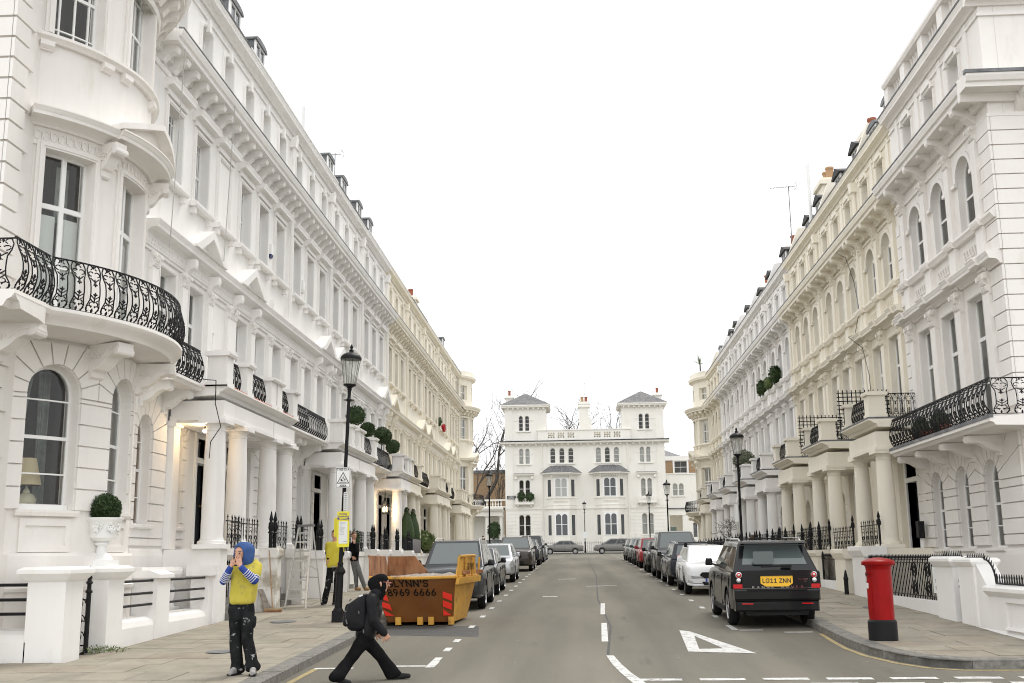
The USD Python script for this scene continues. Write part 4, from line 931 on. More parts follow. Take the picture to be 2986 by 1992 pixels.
# ---------------------------------------------------------------- ground, road, pavements
def drape(poly, dz, step=2.0, thick=0.):
    """a sheet that follows the rising street"""
    V, F, n = [], [], 0
    _, y0, _, y1 = poly.bounds
    ys = np.arange(math.floor(y0/step)*step, y1+step, step)
    for a in ys:
        g = poly.intersection(sg.box(-999, a, 999, a+step))
        for q in getattr(g, 'geoms', [g]):
            if q.geom_type != 'Polygon' or q.area < 1e-6: continue
            p, f = tri2(q)
            A, B = p[f[:, 1]]-p[f[:, 0]], p[f[:, 2]]-p[f[:, 0]]
            f = np.where((A[:, 0]*B[:, 1]-A[:, 1]*B[:, 0] > 0)[:, None], f, f[:, ::-1])
            V.append(np.c_[p, zg(p[:, 1])+dz]); F.append(f+n); n += len(p)
    return np.vstack(V), np.vstack(F)
def draped(name, poly, dz, m, parent=None, kind=None, step=2.0, label=None):
    p = usdkit.mesh(stage, _path(name, parent), drape(poly, dz, step), m).GetPrim()
    return tag(p, label, kind=kind)
KL, KR = -4.25, 4.70
draped('ground', sg.box(-400, -60, 400, 700), -.03, M['asphalt'], kind='structure', step=20., label='flat city ground under the streets')
kr = [(KR, 95), (KR, 23.5), (4.60, 21.5), (4.56, 19.8), (4.63, 18.5), (4.83, 17.6), (5.12, 17.0), (5.5, 16.75), (9, 16.6), (60, 16.6)]
road_poly = sg.Polygon([(KL, 95), (KL, 14.2), (-4.5, 13.2), (-5.3, 12.4), (-60, 12.2), (-60, -20), (60, -20)] + kr[::-1]).union(sg.box(-70, 94.9, 70, 123))
ROAD = draped('road', road_poly, .0, M['asphalt'], kind='structure', label='grey asphalt road rising between the two terraces')
pavL = sg.Polygon([(KL, 93), (KL, 14.2), (-4.5, 13.2), (-5.3, 12.4), (-60, 12.2), (-60, 17), (-8.0, 17.2), (-8.0, 93)])
pavR = sg.Polygon(kr[1:-1]+[(40, 16.6), (40, 19.6), (7.62, 19.6), (7.62, 31), (7.62, 86), (KR, 86)])
PL = draped('pavement', pavL, .112, M['joint'], kind='structure', label='left pavement of stone slabs')
PR = draped('pavement', pavR, .112, M['joint'], kind='structure', label='right pavement of stone slabs round the pillar box')
PF = draped('pavement', sg.box(-70, 123.0, 70, 127.9), .112, M['joint'], kind='structure', label='far pavement before the twin villas')
draped('front_area', sg.box(-12.5, 17.2, -8.0, 93).union(sg.box(7.62, 19.6, 12.5, 86)), .09, M['slab1'], kind='structure', label='sunken front areas behind the garden walls')
# material slabs beyond the laid ones
def pav_mat(name):
    return _mat(name, {'g': ('geometry', {}), 'm': ('mapping', {'rotation': (0, 0, PI/2)}), 'b': ('brick_texture', {'color1': (.30, .285, .25), 'color2': (.36, .335, .29), 'mortar': (.12, .115, .10), 'scale': 1., 'mortar_size': .012, 'brick_width': .62, 'row_height': .9, 'offset': .5}), 'p': ('principled_bsdf', {'roughness': .85})},
                [('g.position', 'm.vector'), ('m.vector', 'b.vector'), ('b.color', 'p.base_color')], 'p.BSDF')
M['slab_far'] = pav_mat('slab_far')
YS = 46.
draped('slab_sheet', pavL.intersection(sg.box(-20, YS, 0, 99)), .122, M['slab_far'], PL); draped('slab_sheet', pavR.intersection(sg.box(0, YS, 20, 99)), .122, M['slab_far'], PR)
draped('slab_sheet', sg.box(-70, 123.0, 70, 127.9), .122, M['slab_far'], PF)
def slabs(parent, area, x0, x1, ymin, seed, most):
    r = random.Random(seed); out = []
    y = ymin; k = 0
    while y < YS and k < most:
        d = r.choice([.62, .75, .75, .88]); x = x0-r.random()*.5
        y2 = min(y+d, YS)
        while x < x1:
            w = r.choice([.62, .75, .9, 1.05]); g = sg.box(x, y, x+w, y2).intersection(area)
            x += w
            for q in getattr(g, 'geoms', [g]):
                if q.geom_type != 'Polygon' or q.area < .03: continue
                q = q.buffer(-.005, join_style=2)
                if q.geom_type != 'Polygon' or q.is_empty: continue
                p, f = tri2(q)
                A, B = p[f[:, 1]]-p[f[:, 0]], p[f[:, 2]]-p[f[:, 0]]
                f = np.where((A[:, 0]*B[:, 1]-A[:, 1]*B[:, 0] > 0)[:, None], f, f[:, ::-1])
                ring = np.array(sg.polygon.orient(q).exterior.coords[:-1]); m = len(ring); n = len(p)
                h = .121+r.uniform(-.003, .005); tx, ty = r.uniform(-.004, .004), r.uniform(-.004, .004); c = p.mean(0)
                zz = lambda P: zg(P[:, 1])+h+(P[:, 0]-c[0])*tx+(P[:, 1]-c[1])*ty
                V = np.vstack([np.c_[p, zz(p)], np.c_[ring, zz(ring)], np.c_[ring, zg(ring[:, 1])+.10]])
                F = [f]
                i = np.arange(m); j = (i+1) % m
                F += [np.c_[n+i, n+m+i, n+m+j], np.c_[n+i, n+m+j, n+j]]
                usdkit.mesh(stage, _path('paving_slab', parent), (V, np.vstack(F)), M['slab%d' % r.choice([0, 0, 1, 2, 2, 3, 4])]); k += 1
        y += d
inner = lambda a, d: a.buffer(-d, join_style=2)
kerbL = sg.box(KL-.30, 14.2, KL, 93)
slabs(PL, pavL.difference(sg.box(KL-.30, 0, 9, 99)).intersection(sg.box(-12, 14.4, 0, YS)), -12, KL-.3, 14.4, 3, 290)
kline = sg.LineString(kr[:-1])
kerbR = kline.buffer(.30).intersection(pavR)
slabs(PR, pavR.difference(kerbR).intersection(sg.box(0, 16.5, 13, YS)), 4.6, 13, 16.5, 4, 290)
# kerb stones
def kerb_stones(parent, line, side, L=.9, upto=45.):
    s = 0.; far = []
    while s < line.length-.05:
        a, b = line.interpolate(s), line.interpolate(min(s+L, line.length))
        if b.distance(a) < .05: break
        t = np.array([b.x-a.x, b.y-a.y]); t /= np.linalg.norm(t); nrm = np.array([-t[1], t[0]])*side
        g = .006
        A, B = np.array([a.x, a.y])+t*g, np.array([b.x, b.y])-t*g
        P = [A, B, B+nrm*.30, A+nrm*.30]; top = .124+rnd.uniform(-.004, .004)
        c = .02
        ring = lambda q, h: [(x, y, ZG(y)+h) for x, y in q]
        Pt = [A+nrm*c, B+nrm*c, B+nrm*.30, A+nrm*.30]
        V = ring(P, -.05)+ring(P, top-c)+ring(Pt, top)
        F = [(0, 1, 5, 4), (1, 2, 6, 5), (2, 3, 7, 6), (3, 0, 4, 7), (4, 5, 9, 8), (5, 6, 10, 9), (6, 7, 11, 10), (7, 4, 8, 11), (8, 9, 10, 11), (3, 2, 1, 0)]
        mb = MB(); mb.add(V, F)
        if min(a.y, b.y) < upto: mb.build('kerb_stone', M['kerb'], parent)
        else: far.append(mb)
        s += L
    b = MB()
    for q in far: b.add(q.V[0], q.F[0])
    if b.n: tag(b.build('kerb_row', M['kerb'], parent), kind='stuff')
kerb_stones(PL, sg.LineString([(KL, 14.2), (KL, 93)]), 1)
kerb_stones(PR, sg.LineString([(x, y) for x, y in kr[:-1]][::-1]+[(KR, 86)] if False else [(20, 16.6), (9, 16.6)]+kr[1:-2][::-1]+[(KR, 86)]), -1)
kerb_stones(PF, sg.LineString([(-30, 123), (30, 123)]), 1, upto=0)
# road markings
def mark(name, pts, m='mark', dz=.004): draped(name, sg.Polygon(pts), dz, M[m], ROAD, step=1.)
rect = lambda x0, y0, x1, y1: [(x0, y0), (x1, y0), (x1, y1), (x0, y1)]
mark('centre_dash', [(.47, 27.2), (.58, 27.2), (.67, 31.1), (.55, 31.1)]); mark('centre_dash', [(.37, 20.9), (.49, 20.9), (.56, 24.8), (.44, 24.8)])
mark('centre_curve', [(.40, 18.7), (.52, 18.7), (.60, 17.6), (.70, 16.6), (.90, 15.2), (1.15, 13.8), (1.0, 13.8), (.72, 15.2), (.55, 16.6), (.46, 17.6)])
tri_ = sg.Polygon([(1.97, 22.95), (2.14, 22.75), (2.86, 18.85), (1.78, 19.17)]); hole_ = sg.Polygon([(2.15, 21.8), (2.42, 19.62), (2.0, 19.55)])
draped('give_way_triangle', tri_.difference(hole_), .004, M['mark'], ROAD, step=1.)
for k in range(9):
    x = .75+k*.86; mark('give_way_dash', rect(x, 15.72, x+.62, 15.92)); mark('give_way_dash', rect(x-.3, 15.2, x+.32, 15.42))
y = 16.2
for y in (18.05, 19.5, 21.0, 23.9, 26.6, 29.4): mark('bay_dash', rect(-2.40, y, -2.28, y+.55))
for k in range(24): mark('bay_dash', rect(-2.40, 32.2+k*2.8, -2.28, 32.75+k*2.8)); mark('bay_dash', rect(3.04, 26.0+k*2.8, 3.16, 26.6+k*2.8))
mark('bay_corner', [(-2.40, 17.3), (-2.26, 17.3), (-2.26, 18.05), (-2.40, 18.05)]); mark('bay_line', rect(-3.0, 17.42, -2.41, 17.56)); mark('bay_line', rect(-4.1, 17.2, -3.5, 17.34))
mark('bay_corner', [(3.02, 23.0), (3.14, 22.9), (3.14, 24.0), (3.02, 24.0)]); mark('bay_line', rect(3.15, 22.8, 3.62, 22.92)); mark('bay_line', rect(3.95, 22.3, 4.5, 22.42))
mark('access_mark', rect(-1.15, 34.2, -.70, 34.5)); mark('access_mark', rect(.2, 40.2, 1.3, 40.36)); mark('access_mark', rect(-.9, 46.2, -.2, 46.4))
yl = [(KR-.12, 22.0), (4.48, 20.5), (4.44, 19.5), (4.50, 18.4), (4.72, 17.45), (5.02, 16.85), (5.45, 16.58), (9, 16.42)]
draped('yellow_line', sg.LineString(yl).buffer(.045, cap_style=2), .004, M['mark_yellow'], ROAD, step=1.)
draped('yellow_line', sg.LineString([(KL+.18, 17.2), (KL+.16, 14.4), (KL-.1, 13.1)]).buffer(.045, cap_style=2), .004, M['mark_yellow'], ROAD, step=1.)
# repaired strip and darker patch on the left by the kerb
M['tar'] = mottled('tar', (.06, .06, .058), (.09, .09, .086), scale=6., rough=.85, bump=.5, bscale=120.)
draped('tar_seam', sg.LineString([(.42, 18.5), (.62, 24), (.50, 33), (.72, 50), (.60, 72), (.75, 92)]).buffer(.022), .003, M['tar'], ROAD, step=2.)
draped('road_patch', sg.Polygon([(-4.2, 22.5), (-2.0, 22.0), (-2.2, 24.3), (-4.2, 24.6)]), .002, M['tar'] if False else M['asphalt_dark'] if 'asphalt_dark' in M else M['tar'], ROAD)
# manhole covers
for x, y, r, par in ((-6.49, 24.34, .28, PL), (-5.97, 18.53, .24, PL), (6.88, 26.82, .3, PR)):
    t = np.linspace(0, 2*PI, 25)[:-1]
    c = usdkit.mesh(stage, _path('manhole_cover', par), drape(sg.Polygon([(x+r*math.cos(a), y+r*1.1*math.sin(a)) for a in t]), .135, 1.), M['lead']).GetPrim()
# ---------------------------------------------------------------- front walls, piers, railings
IDT = lambda p: p
def wmb(x, side): 
    """u along the street, v towards the street, at the wall line x"""
    return MB((lambda p: np.stack([x-side*p[:, 1], p[:, 0], p[:, 2]], 1)), side < 0)
def wpart(o, x, side, name, fn, m=None, smooth=False, parent=None):
    b = wmb(x, side); fn(b); return b.build(name, m or M['stucco_white'], parent if parent is not None else o, smooth)
def capstone(b, u0, u1, v0, v1, z, h=.22, o=.10):
    V = []
    for d, zz in ((0, z), (o*.35, z+h*.15), (o, z+h*.55), (o, z+h*.8), (o*.4, z+h)): V += [(u0-d, v0-d, zz), (u1+d, v0-d, zz), (u1+d, v1+d, zz), (u0-d, v1+d, zz)]
    F = [(3, 2, 1, 0), (16, 17, 18, 19)]
    for k in range(4):
        for i in range(4): F.append((4*k+i, 4*k+(i+1) % 4, 4*k+4+(i+1) % 4, 4*k+4+i))
    b.add(V, F)
W1 = thing('garden_wall', 'low white wall with capped piers and black rails before the left corner house', 'garden wall')
w = lambda name, fn, m=None, smooth=False, parent=None: wpart(W1, -8.1, -1, name, fn, m, smooth, parent)
zp = ZG(18)+.12
for u0, u1, ow in ((17.28, 17.90, .62), (18.88, 19.55, .62)):
    p = w('pier', lambda b: b.box(u0, u1, -ow, 0, ZG(u0)-.1, 1.87)); w('cap', lambda b: (capstone(b, u0, u1, -ow, 0, 1.87, .24, .13)), parent=p)
p = w('pier', lambda b: b.box(21.12, 21.80, -.5, 0, .2, 1.86)); w('cap', lambda b: (b.box(21.06, 21.86, -.56, .06, 1.86, 1.93), b.prof([(-.56, 1.93), (.06, 1.93), (-.15, 2.01), (-.35, 2.01)], 21.06, 21.86)), parent=p)
p = w('pier', lambda b: b.box(24.1, 25.1, -.4, 0, .3, 1.86)); w('cap', lambda b: (b.box(24.0, 25.15, -.48, .08, 1.86, 2.08)), parent=p)
for u0, u1 in ((19.55, 21.12), (21.80, 24.1)):
    w('dwarf_wall', lambda b: b.prof([(-.42, 0.2), (-.02, .2), (-.02, 1.0), (-.06, 1.1), (-.16, 1.16), (-.42, 1.17)], u0, u1))
    for z in (1.38, 1.59, 1.82): w('rail', lambda b: (b.tube([(u0-.02, -.10, z), (u1+.02, -.10, z)], .024, 10)), M['iron'], 40)
    bal = w('balustrade', lambda b: (b.prof([(-.95, 1.84), (-.6, 1.84), (-.56, 1.9), (-.56, 1.98), (-.6, 2.06), (-.95, 2.06)], u0, u1), b.box(u0, u1, -.93, -.62, .8, 1.22)))
    n = int((u1-u0)/.36)
    for k in range(n): w('baluster', lambda b: b.lathe([(.09, 0), (.09, .06), (.05, .1), (.10, .26), (.11, .32), (.06, .44), (.05, .5), (.09, .56), (.09, .62)], u0+(k+.5)*(u1-u0)/n, -.77, 10, 1.22), parent=bal, smooth=50)
# the wall running left along the junction
TJ = lambda p: np.stack([-8.1-p[:, 0], 17.28-p[:, 1], p[:, 2]], 1)
def jpart(name, fn, m=None, smooth=False):
    b = MB(TJ, False); fn(b); v, f = b.arrays(); b.flip = trimesh.Trimesh(v, f, process=False).volume < 0
    return b.build(name, m or M['stucco_white'], W1, smooth)
jpart('dwarf_wall', lambda b: b.prof([(-.42, 0.2), (.0, .2), (.0, .95), (-.05, 1.06), (-.16, 1.12), (-.42, 1.14)], .6, 9))
for z in (1.38, 1.60, 1.83): jpart('rail', lambda b: b.tube([(.3, -.1, z), (9, -.1, z)], .026, 10), M['iron'], 40)
jpart('balustrade', lambda b: (b.box(.9, 9, -1.2, -.9, .3, 1.0),))
# iron gate between the piers, and the weeds under it
G = thing('iron_gate', 'black iron gate standing open between the white piers, spear post', 'gate', (-8.32, 18.62, 0))
b = MB(); b.tube([(0, 0, .68), (0, 0, 1.72)], .04, 8); b.lathe([(.055, 0), (.06, .03), (.035, .06), (.035, .14), (.06, .17), (.03, .22), (.045, .25), (.001, .46)], 0, 0, 8, 1.66); b.tube([(-.12, -.02, .62), (-.03, 0, .68)], .03, 6)
b.build('gate_post', M['iron'], G, 40)
b = MB(); 
for z in (.8, 1.2, 1.55): b.tube([(-.02, 0, z), (-.75, .05, z)], .016, 4)
for k in range(6): b.tube([(-.12-k*.12, .02, .75), (-.12-k*.12, .02, 1.58)], .012, 4)
for k in range(3):
    t = np.linspace(0, 3*PI, 16); r = np.linspace(.10, .02, 16); b.tube(np.c_[-.14+r*np.cos(t), np.zeros(16), .95+k*.27+r*np.sin(t)], .012, 4)
b.build('gate_leaf', M['iron'], G)
def leaf_blob(mb, n, ell, c, size, seed, shell=.55, up=0.):
    r = np.random.default_rng(seed)
    d = r.normal(size=(n, 3)); d /= np.linalg.norm(d, axis=1, keepdims=True)
    rad = shell+(1-shell)*r.random(n)**.6
    lump = .88+.25*meshkit.fbm(d*2.3+seed, 3)
    P = d*np.asarray(ell)*(rad*lump)[:, None]+np.asarray(c)
    a = r.normal(size=(n, 3)); a /= np.linalg.norm(a, axis=1, keepdims=True); a = a*.8+d*.6; a /= np.linalg.norm(a, axis=1, keepdims=True)
    bb = np.cross(a, r.normal(size=(n, 3))); bb /= np.linalg.norm(bb, axis=1, keepdims=True)
    s = size*(.6+.8*r.random(n))[:, None]
    V = np.stack([P-bb*s*.4, P+a*s, P+bb*s*.4, P-a*s*.5], 1).reshape(-1, 3)
    k = np.arange(n)*4
    mb.add(V, np.vstack([np.c_[k, k+1, k+2], np.c_[k, k+2, k+3]]), check=False)
b = MB(); leaf_blob(b, 260, (.42, .30, .07), (-8.05, 18.75, .72), .03, 5, .1)
tag(b.build('weeds', M['foliage_light']), 'small green weeds growing at the foot of the gate pier', 'weeds', kind='stuff')
# urn with box ball on the second pier
U = thing('garden_urn', 'white garden urn with grape garlands on the capped gate pier', 'urn', (-8.40, 19.20, 2.11))
b = MB(); b.box(-.23, .23, -.23, .23, 0, .10); b.lathe([(.20, .10), (.19, .14), (.13, .19), (.09, .24), (.085, .34), (.13, .37), (.13, .40), (.07, .42)], 0, 0, 24)
b.build('foot', M['paint_white'], U, 40)
b = MB(); b.lathe([(.08, .40), (.16, .43), (.24, .48), (.255, .54), (.25, .58), (.27, .66), (.29, .74), (.32, .77), (.345, .80), (.345, .83), (.30, .835), (.27, .80), (.02, .78)], 0, 0, 28)
b.build('bowl', M['paint_white'], U, 40)
b = MB(); r_ = np.random.default_rng(3)
for k in range(7):
    a = k*2*PI/7+.3; b = MB()
    for q in range(30):
        da, z = r_.normal()*.13, .68+r_.normal()*.045-abs(r_.normal())*.02; rr = .27+(z-.58)*.11
        s = trimesh.creation.icosphere(1, .022*(.7+.6*r_.random())); s.apply_translation((rr*math.cos(a+da), rr*math.sin(a+da), z)); b.mesh(s)
    b.build('grape_bunch', M['paint_white'], U, True)
BX = thing('box_ball', 'round clipped box bush in the white urn', 'plant', (-8.40, 19.20, 2.90))
b = MB(); b.mesh(trimesh.creation.icosphere(2, .22)); b.T = lambda p: p+np.array([0, 0, .20]); b.build('core', M['foliage'], BX, True)
b = MB(); leaf_blob(b, 5200, (.30, .30, .27), (0, 0, .20), .030, 8, .72); b.build('leaves', M['foliage'], BX)

# left fronts beyond the corner house: spear railings, porch walls, gates
AR = thing('area_railing', 'black spear railings between the low corner wall and the scraped porch wall on the left', 'railing')
wpart(AR, -8.1, -1, 'plinth', lambda b: b.box(25.15, 27.6, -.25, .0, .4, 1.08), M['stucco_white'])
wpart(AR, -8.1, -1, 'spears', lambda b: spear_rail(b, 25.2, 27.6, -.12, 1.06, 1.15, .13, .012), M['iron'])
M['scraped'] = mottled('scraped', (.70, .68, .63), (.80, .79, .76), scale=2.5, rough=.75, third=((.42, .38, .31), 2.2, .50, .62))
def porch_walls(lab, u0, u1, top, wallm, rail=True, length=.45, x=-8.0):
    """walls on either side of the steps, pushed out to the pavement"""
    o = thing('porch_wall', lab, 'wall')
    for a, b_ in ((u0, u0+.45), (u1-.45, u1)):
        p = wpart(o, x, -1, 'pier', lambda b: b.box(a, b_, .01, length, .3, top-.24), M[wallm])
        wpart(o, x, -1, 'cap', lambda b: b.prof([(-.02, top-.24), (length+.03, top-.24), (length+.06, top-.18), (length+.06, top-.06), (length+.02, top), (-.02, top)], a-.06, b_+.06), M[wallm], parent=p)
    if rail:
        wpart(o, x, -1, 'railing', lambda b: [area_rail(b, a, c, .25, top, .72) for a, c in ((u0, u0+.5), (u1-.5, u1))], M['iron'])
        for c in (u0+.05, u0+.42, u1-.42, u1-.05): wpart(o, x, -1, 'finial_post', lambda b: b.lathe([(.05, 0), (.05, .35), (.085, .38), (.05, .42), (.075, .50), (.06, .62), (.03, .66), (.055, .70), (.04, .76), (.005, .92)], c, .28, 10, top), M['iron'], 40)
    return o
PW = [porch_walls('scraped white porch wall with the broom leaning on it', 27.5, 30.6, 2.48, 'scraped'),
      porch_walls('white porch wall between the stepladder and the men by the lamp post', 32.6, 36.4, 2.45, 'stucco_white'),
      porch_walls('white porch wall beside the black gates, left of the skip', 41.2, 44.4, 2.55, 'stucco_white'),
      porch_walls('white porch wall behind the skip, under the dark planter', 46.8, 50.4, 2.55, 'stucco_white')]
for a_, c_, l_ in ((25.2, 27.4, 'first'), (30.7, 32.5, 'second'), (36.5, 41.1, 'third'), (44.5, 46.7, 'fourth')):
    o_ = thing('terrace_railing', 'low lattice railing along the raised porch floor on the left, %s from the corner house' % l_, 'railing')
    wpart(o_, -8.0, -1, 'railing', lambda b: area_rail(b, a_, c_, .0, 2.46, .72), M['iron']); wpart(o_, -8.0, -1, 'kerb', lambda b: b.box(a_, c_, -.12, .06, 2.30, 2.455), M['stucco_white'])
def gate_rail(lab, u0, u1, x, side, top=2.2, name='area_railing', plinth=True):
    o = thing(name, lab, 'railing' if name == 'area_railing' else 'gate')
    zb = ZG(u0)+.1
    if plinth: wpart(o, x, side, 'plinth', lambda b: b.box(u0, u1, -.22, .0, zb-.3, zb+.28), M['stucco_white'])
    wpart(o, x, side, 'spears', lambda b: spear_rail(b, u0+.05, u1-.05, -.1, zb+.26, top-zb-.26, .125, .012), M['iron'])
    for c in (u0+.05, u1-.05): wpart(o, x, side, 'gate_post', lambda b: b.lathe([(.035, 0), (.035, top-zb-.2), (.055, top-zb-.18), (.03, top-zb-.12), (.05, top-zb-.08), (.005, top-zb+.06)], c, -.1, 8, zb), M['iron'], 40)
    return o
gate_rail('black spear gate behind the legs of the stepladder', 30.65, 32.55, -8.05, -1)
gate_rail('black spear gate left of the man in the yellow jacket', 36.5, 38.4, -8.05, -1)
gate_rail('black spear gate behind the man on the phone, left of the skip', 38.6, 41.1, -8.0, -1)
gate_rail('tall black gate leaves behind the skip', 44.5, 46.7, -8.0, -1)
for k, (a, b_) in enumerate(((50.6, 58.9), (59.1, 66.), (66.2, 72.4), (72.6, 79), (79.2, 86.))):
    o = thing('garden_wall', ['white front wall with railings under the two cone trees', 'white front wall with railings behind the dark off-roader on the left', 'low front wall and railings behind the silver hatchback on the left', 'low front wall and railings near the far end of the left terrace', 'last front wall and railings of the left terrace'][k], 'garden wall')
    wpart(o, -8.0, -1, 'wall', lambda b: (b.box(a, b_, -.3, 0, .8, 2.3), b.box(a-.02, b_+.02, -.36, .06, 2.3, 2.45)), M['stucco_white' if k < 1 else 'stucco_cream'])
    wpart(o, -8.0, -1, 'railing', lambda b: area_rail(b, a, b_, -.15, 2.45, .7), M['iron'])

# right fronts
def panel_wall():
    o = thing('garden_wall', 'white panelled wall with iron spike strip on the right, ending in a swept curve', 'garden wall')
    x = 7.45
    p = lambda n, f, m=None, smooth=False, parent=None: wpart(o, x, 1, n, f, m, smooth, parent)
    t = np.linspace(0, PI/2, 8)
    prof = [(21.7, .3), (21.7, 2.0), (22.35, 2.0)]
    pier = p('pier', lambda b: b.box(21.75, 22.62, -.42, .0, .3, 1.96)); p('cap', lambda b: capstone(b, 21.75, 22.62, -.42, 0, 1.88, .17, .07), parent=pier)
    sweep = sg.Polygon([(21.75, .3), (21.75, 1.97)]+[(21.75-.55*math.sin(a)*1.0, 1.52+.45*(1-math.sin(a))) for a in t]+[(16.9, 1.50), (16.9, .3)])
    p('wall', lambda b: b.plate(sweep, -.40, -.04))
    p('coping', lambda b: b.prof([(-.44, 1.36), (-.04, 1.36), (.06, 1.46), (.06, 1.52), (.02, 1.55), (-.44, 1.57)], 17, 21.2))
    p('panel', lambda b: (b.plate(sg.box(17.4, ZG(19)+.12, 20.9, 1.36).difference(sg.box(18.0, 1.0-.15, 20.3, 1.28)), -.05, .0), b.prof([(-.02, .82), (.05, .82), (.02, .86), (-.02, .87)], 18.0, 20.3), b.prof([(-.01, .2), (.06, .2), (.06, .72), (.0, .78)], 16.9, 21.75)))
    p('spike_strip', lambda b: (b.box(17, 21.15, -.2, -.17, 1.57, 1.60), [b.plate(sg.Polygon([(c-.035, 1.6), (c+.035, 1.6), (c+.02, 1.66), (c+.035, 1.7), (c, 1.76), (c-.035, 1.7), (c-.02, 1.66)]), -.19, -.18) for c in np.arange(17.05, 21.1, .115)]), M['iron'])
    p('spike_strip', lambda b: (b.tube([(21.15+.5*(1-math.cos(a)), -.185, 1.6+.42*math.sin(a)) for a in t], .018, 4), [b.tube([(21.15+.5*(1-math.cos(a)), -.185, 1.6+.42*math.sin(a)), (21.08+.5*(1-math.cos(a)), -.185, 1.68+.42*math.sin(a))], (.02, .004), 4) for a in np.linspace(0, PI/2, 8)], [b.tube([(c, -.2, 2.04), (c, -.2, 2.14)], (.018, .004), 4) for c in np.arange(21.7, 22.7, .1)], b.box(21.7, 22.7, -.22, -.18, 2.03, 2.06)), M['iron'])
    return o
panel_wall()
GP = thing('gate_pier', 'white gate pier with iron spikes on its cap, beside the panelled wall', 'gate pier')
wpart(GP, 7.45, 1, 'pier', lambda b: b.box(22.95, 24.05, -.45, .0, .3, 1.86)); wpart(GP, 7.45, 1, 'cap', lambda b: capstone(b, 22.95, 24.05, -.45, 0, 1.86, .22, .09))
wpart(GP, 7.45, 1, 'spikes', lambda b: ([b.tube([(c, -.2, 2.06), (c+.02, -.2, 2.2)], (.02, .004), 4) for c in np.arange(22.95, 24.1, .11)], b.box(22.9, 24.1, -.22, -.18, 2.05, 2.09)), M['iron'])
NG = thing('iron_gate', 'narrow black gate seen edge on between the two white piers on the right', 'gate')
wpart(NG, 7.45, 1, 'gate_leaf', lambda b: (b.box(22.63, 22.70, -.9, -.03, .85, 1.5), [b.lathe([(.03, 0), (.05, .05), (.02, .1), (.045, .15), (.005, .3)], 22.67, -.05-.12*k, 6, 1.45) for k in range(7)]), M['iron'])
RA = thing('area_railing', 'black spear railings with white notice board behind the red pillar box', 'railing')
wpart(RA, 7.55, 1, 'plinth', lambda b: b.box(24.05, 30.4, -.3, -.02, .4, 1.14)); wpart(RA, 7.55, 1, 'spears', lambda b: spear_rail(b, 24.1, 30.35, -.16, 1.12, 1.02, .125, .014), M['iron'])
wpart(RA, 7.55, 1, 'scrollwork', lambda b: [b.tube(np.c_[25.4+q+.2*np.cos(np.linspace(0, 4*PI, 24))*np.linspace(1, .2, 24), np.full(24, -.15), 1.35+k*.42+.2*np.sin(np.linspace(0, 4*PI, 24))*np.linspace(1, .2, 24)], .018, 4) for q in (0, 1.) for k in range(2)], M['iron'])
NB = thing('notice_board', 'white notice board with red and black lettering wired to the railings by the pillar box', 'sign')
wpart(NB, 7.55, 1, 'board', lambda b: b.box(24.12, 24.95, -.13, -.115, 1.30, 1.86), M['paint_white'])
def lettering(o, T, lines, m, name='lettering'):
    """lines: (text, x, y, height) in the board's own plane"""
    b = MB(); 
    for s, x, y, h in lines:
        t = meshkit.text_mesh(s, h, .003, bold=True); t.apply_translation((x-t.bounds[:, 0].mean(), y, 0)); b.mesh(t)
    b.T = T; return b.build(name, m, o)
TR_B = lambda p: np.stack([np.full(len(p), 7.55+.113)-p[:, 2]-.0, 24.53-p[:, 0], 1.58+p[:, 1]], 1)
M['ink'] = plain('ink', (.02, .02, .022), .6); M['red_ink'] = plain('red_ink', (.55, .03, .03), .6)
lettering(NB, TR_B, [('STANLEY', 0, -.06, .075), ('GARDENS', 0, -.20, .075)], M['ink']); lettering(NB, TR_B, [('The Royal Borough', 0, .17, .035), ('of London', 0, .08, .03)], M['red_ink'])
def rpier(lab, u0, u1, x, top, mat):
    o = thing('porch_pier', lab, 'gate pier'); zb = ZG(u0)
    wpart(o, x, 1, 'pier', lambda b: b.box(u0, u1, -.55, .0, zb-.2, top-.28), M[mat]); wpart(o, x, 1, 'cap', lambda b: b.prof([(-.6, top-.28), (.02, top-.28), (.05, top-.22), (.1, top-.12), (.1, top-.02), (.06, top), (-.6, top)], u0-.08, u1+.08), M[mat])
    return o
rpier('white porch pier behind the pillar box, steps on its far side', 30.45, 31.75, 7.6, 2.36, 'stucco_white')
rpier('cream porch pier next to the black steps', 32.7, 34.0, 7.62, 2.30, 'stucco_cream')
bp = thing('bollard', 'short black pointed iron post at the foot of the porch steps', 'bollard', (7.42, 31.9, ZG(31.9)+.12))
b = MB(); b.lathe([(.06, 0), (.06, .4), (.075, .42), (.05, .5), (.03, .62), (.005, .68)], 0, 0, 10); b.build('post', M['iron'], bp, 40)
for k, (a, b_) in enumerate(((34.05, 36.5), (39.7, 42.4), (45.7, 48.4), (51.7, 54.4), (57.7, 60.4))):
    gate_rail(['black spear gate right of the off-roader on the right', 'black area gate behind the black estate', 'black area gate behind the dark tall off-roader on the right', 'black area gate before the white houses on the right', 'farther black area gate on the right'][k], a, b_, 7.7, 1, 2.2)
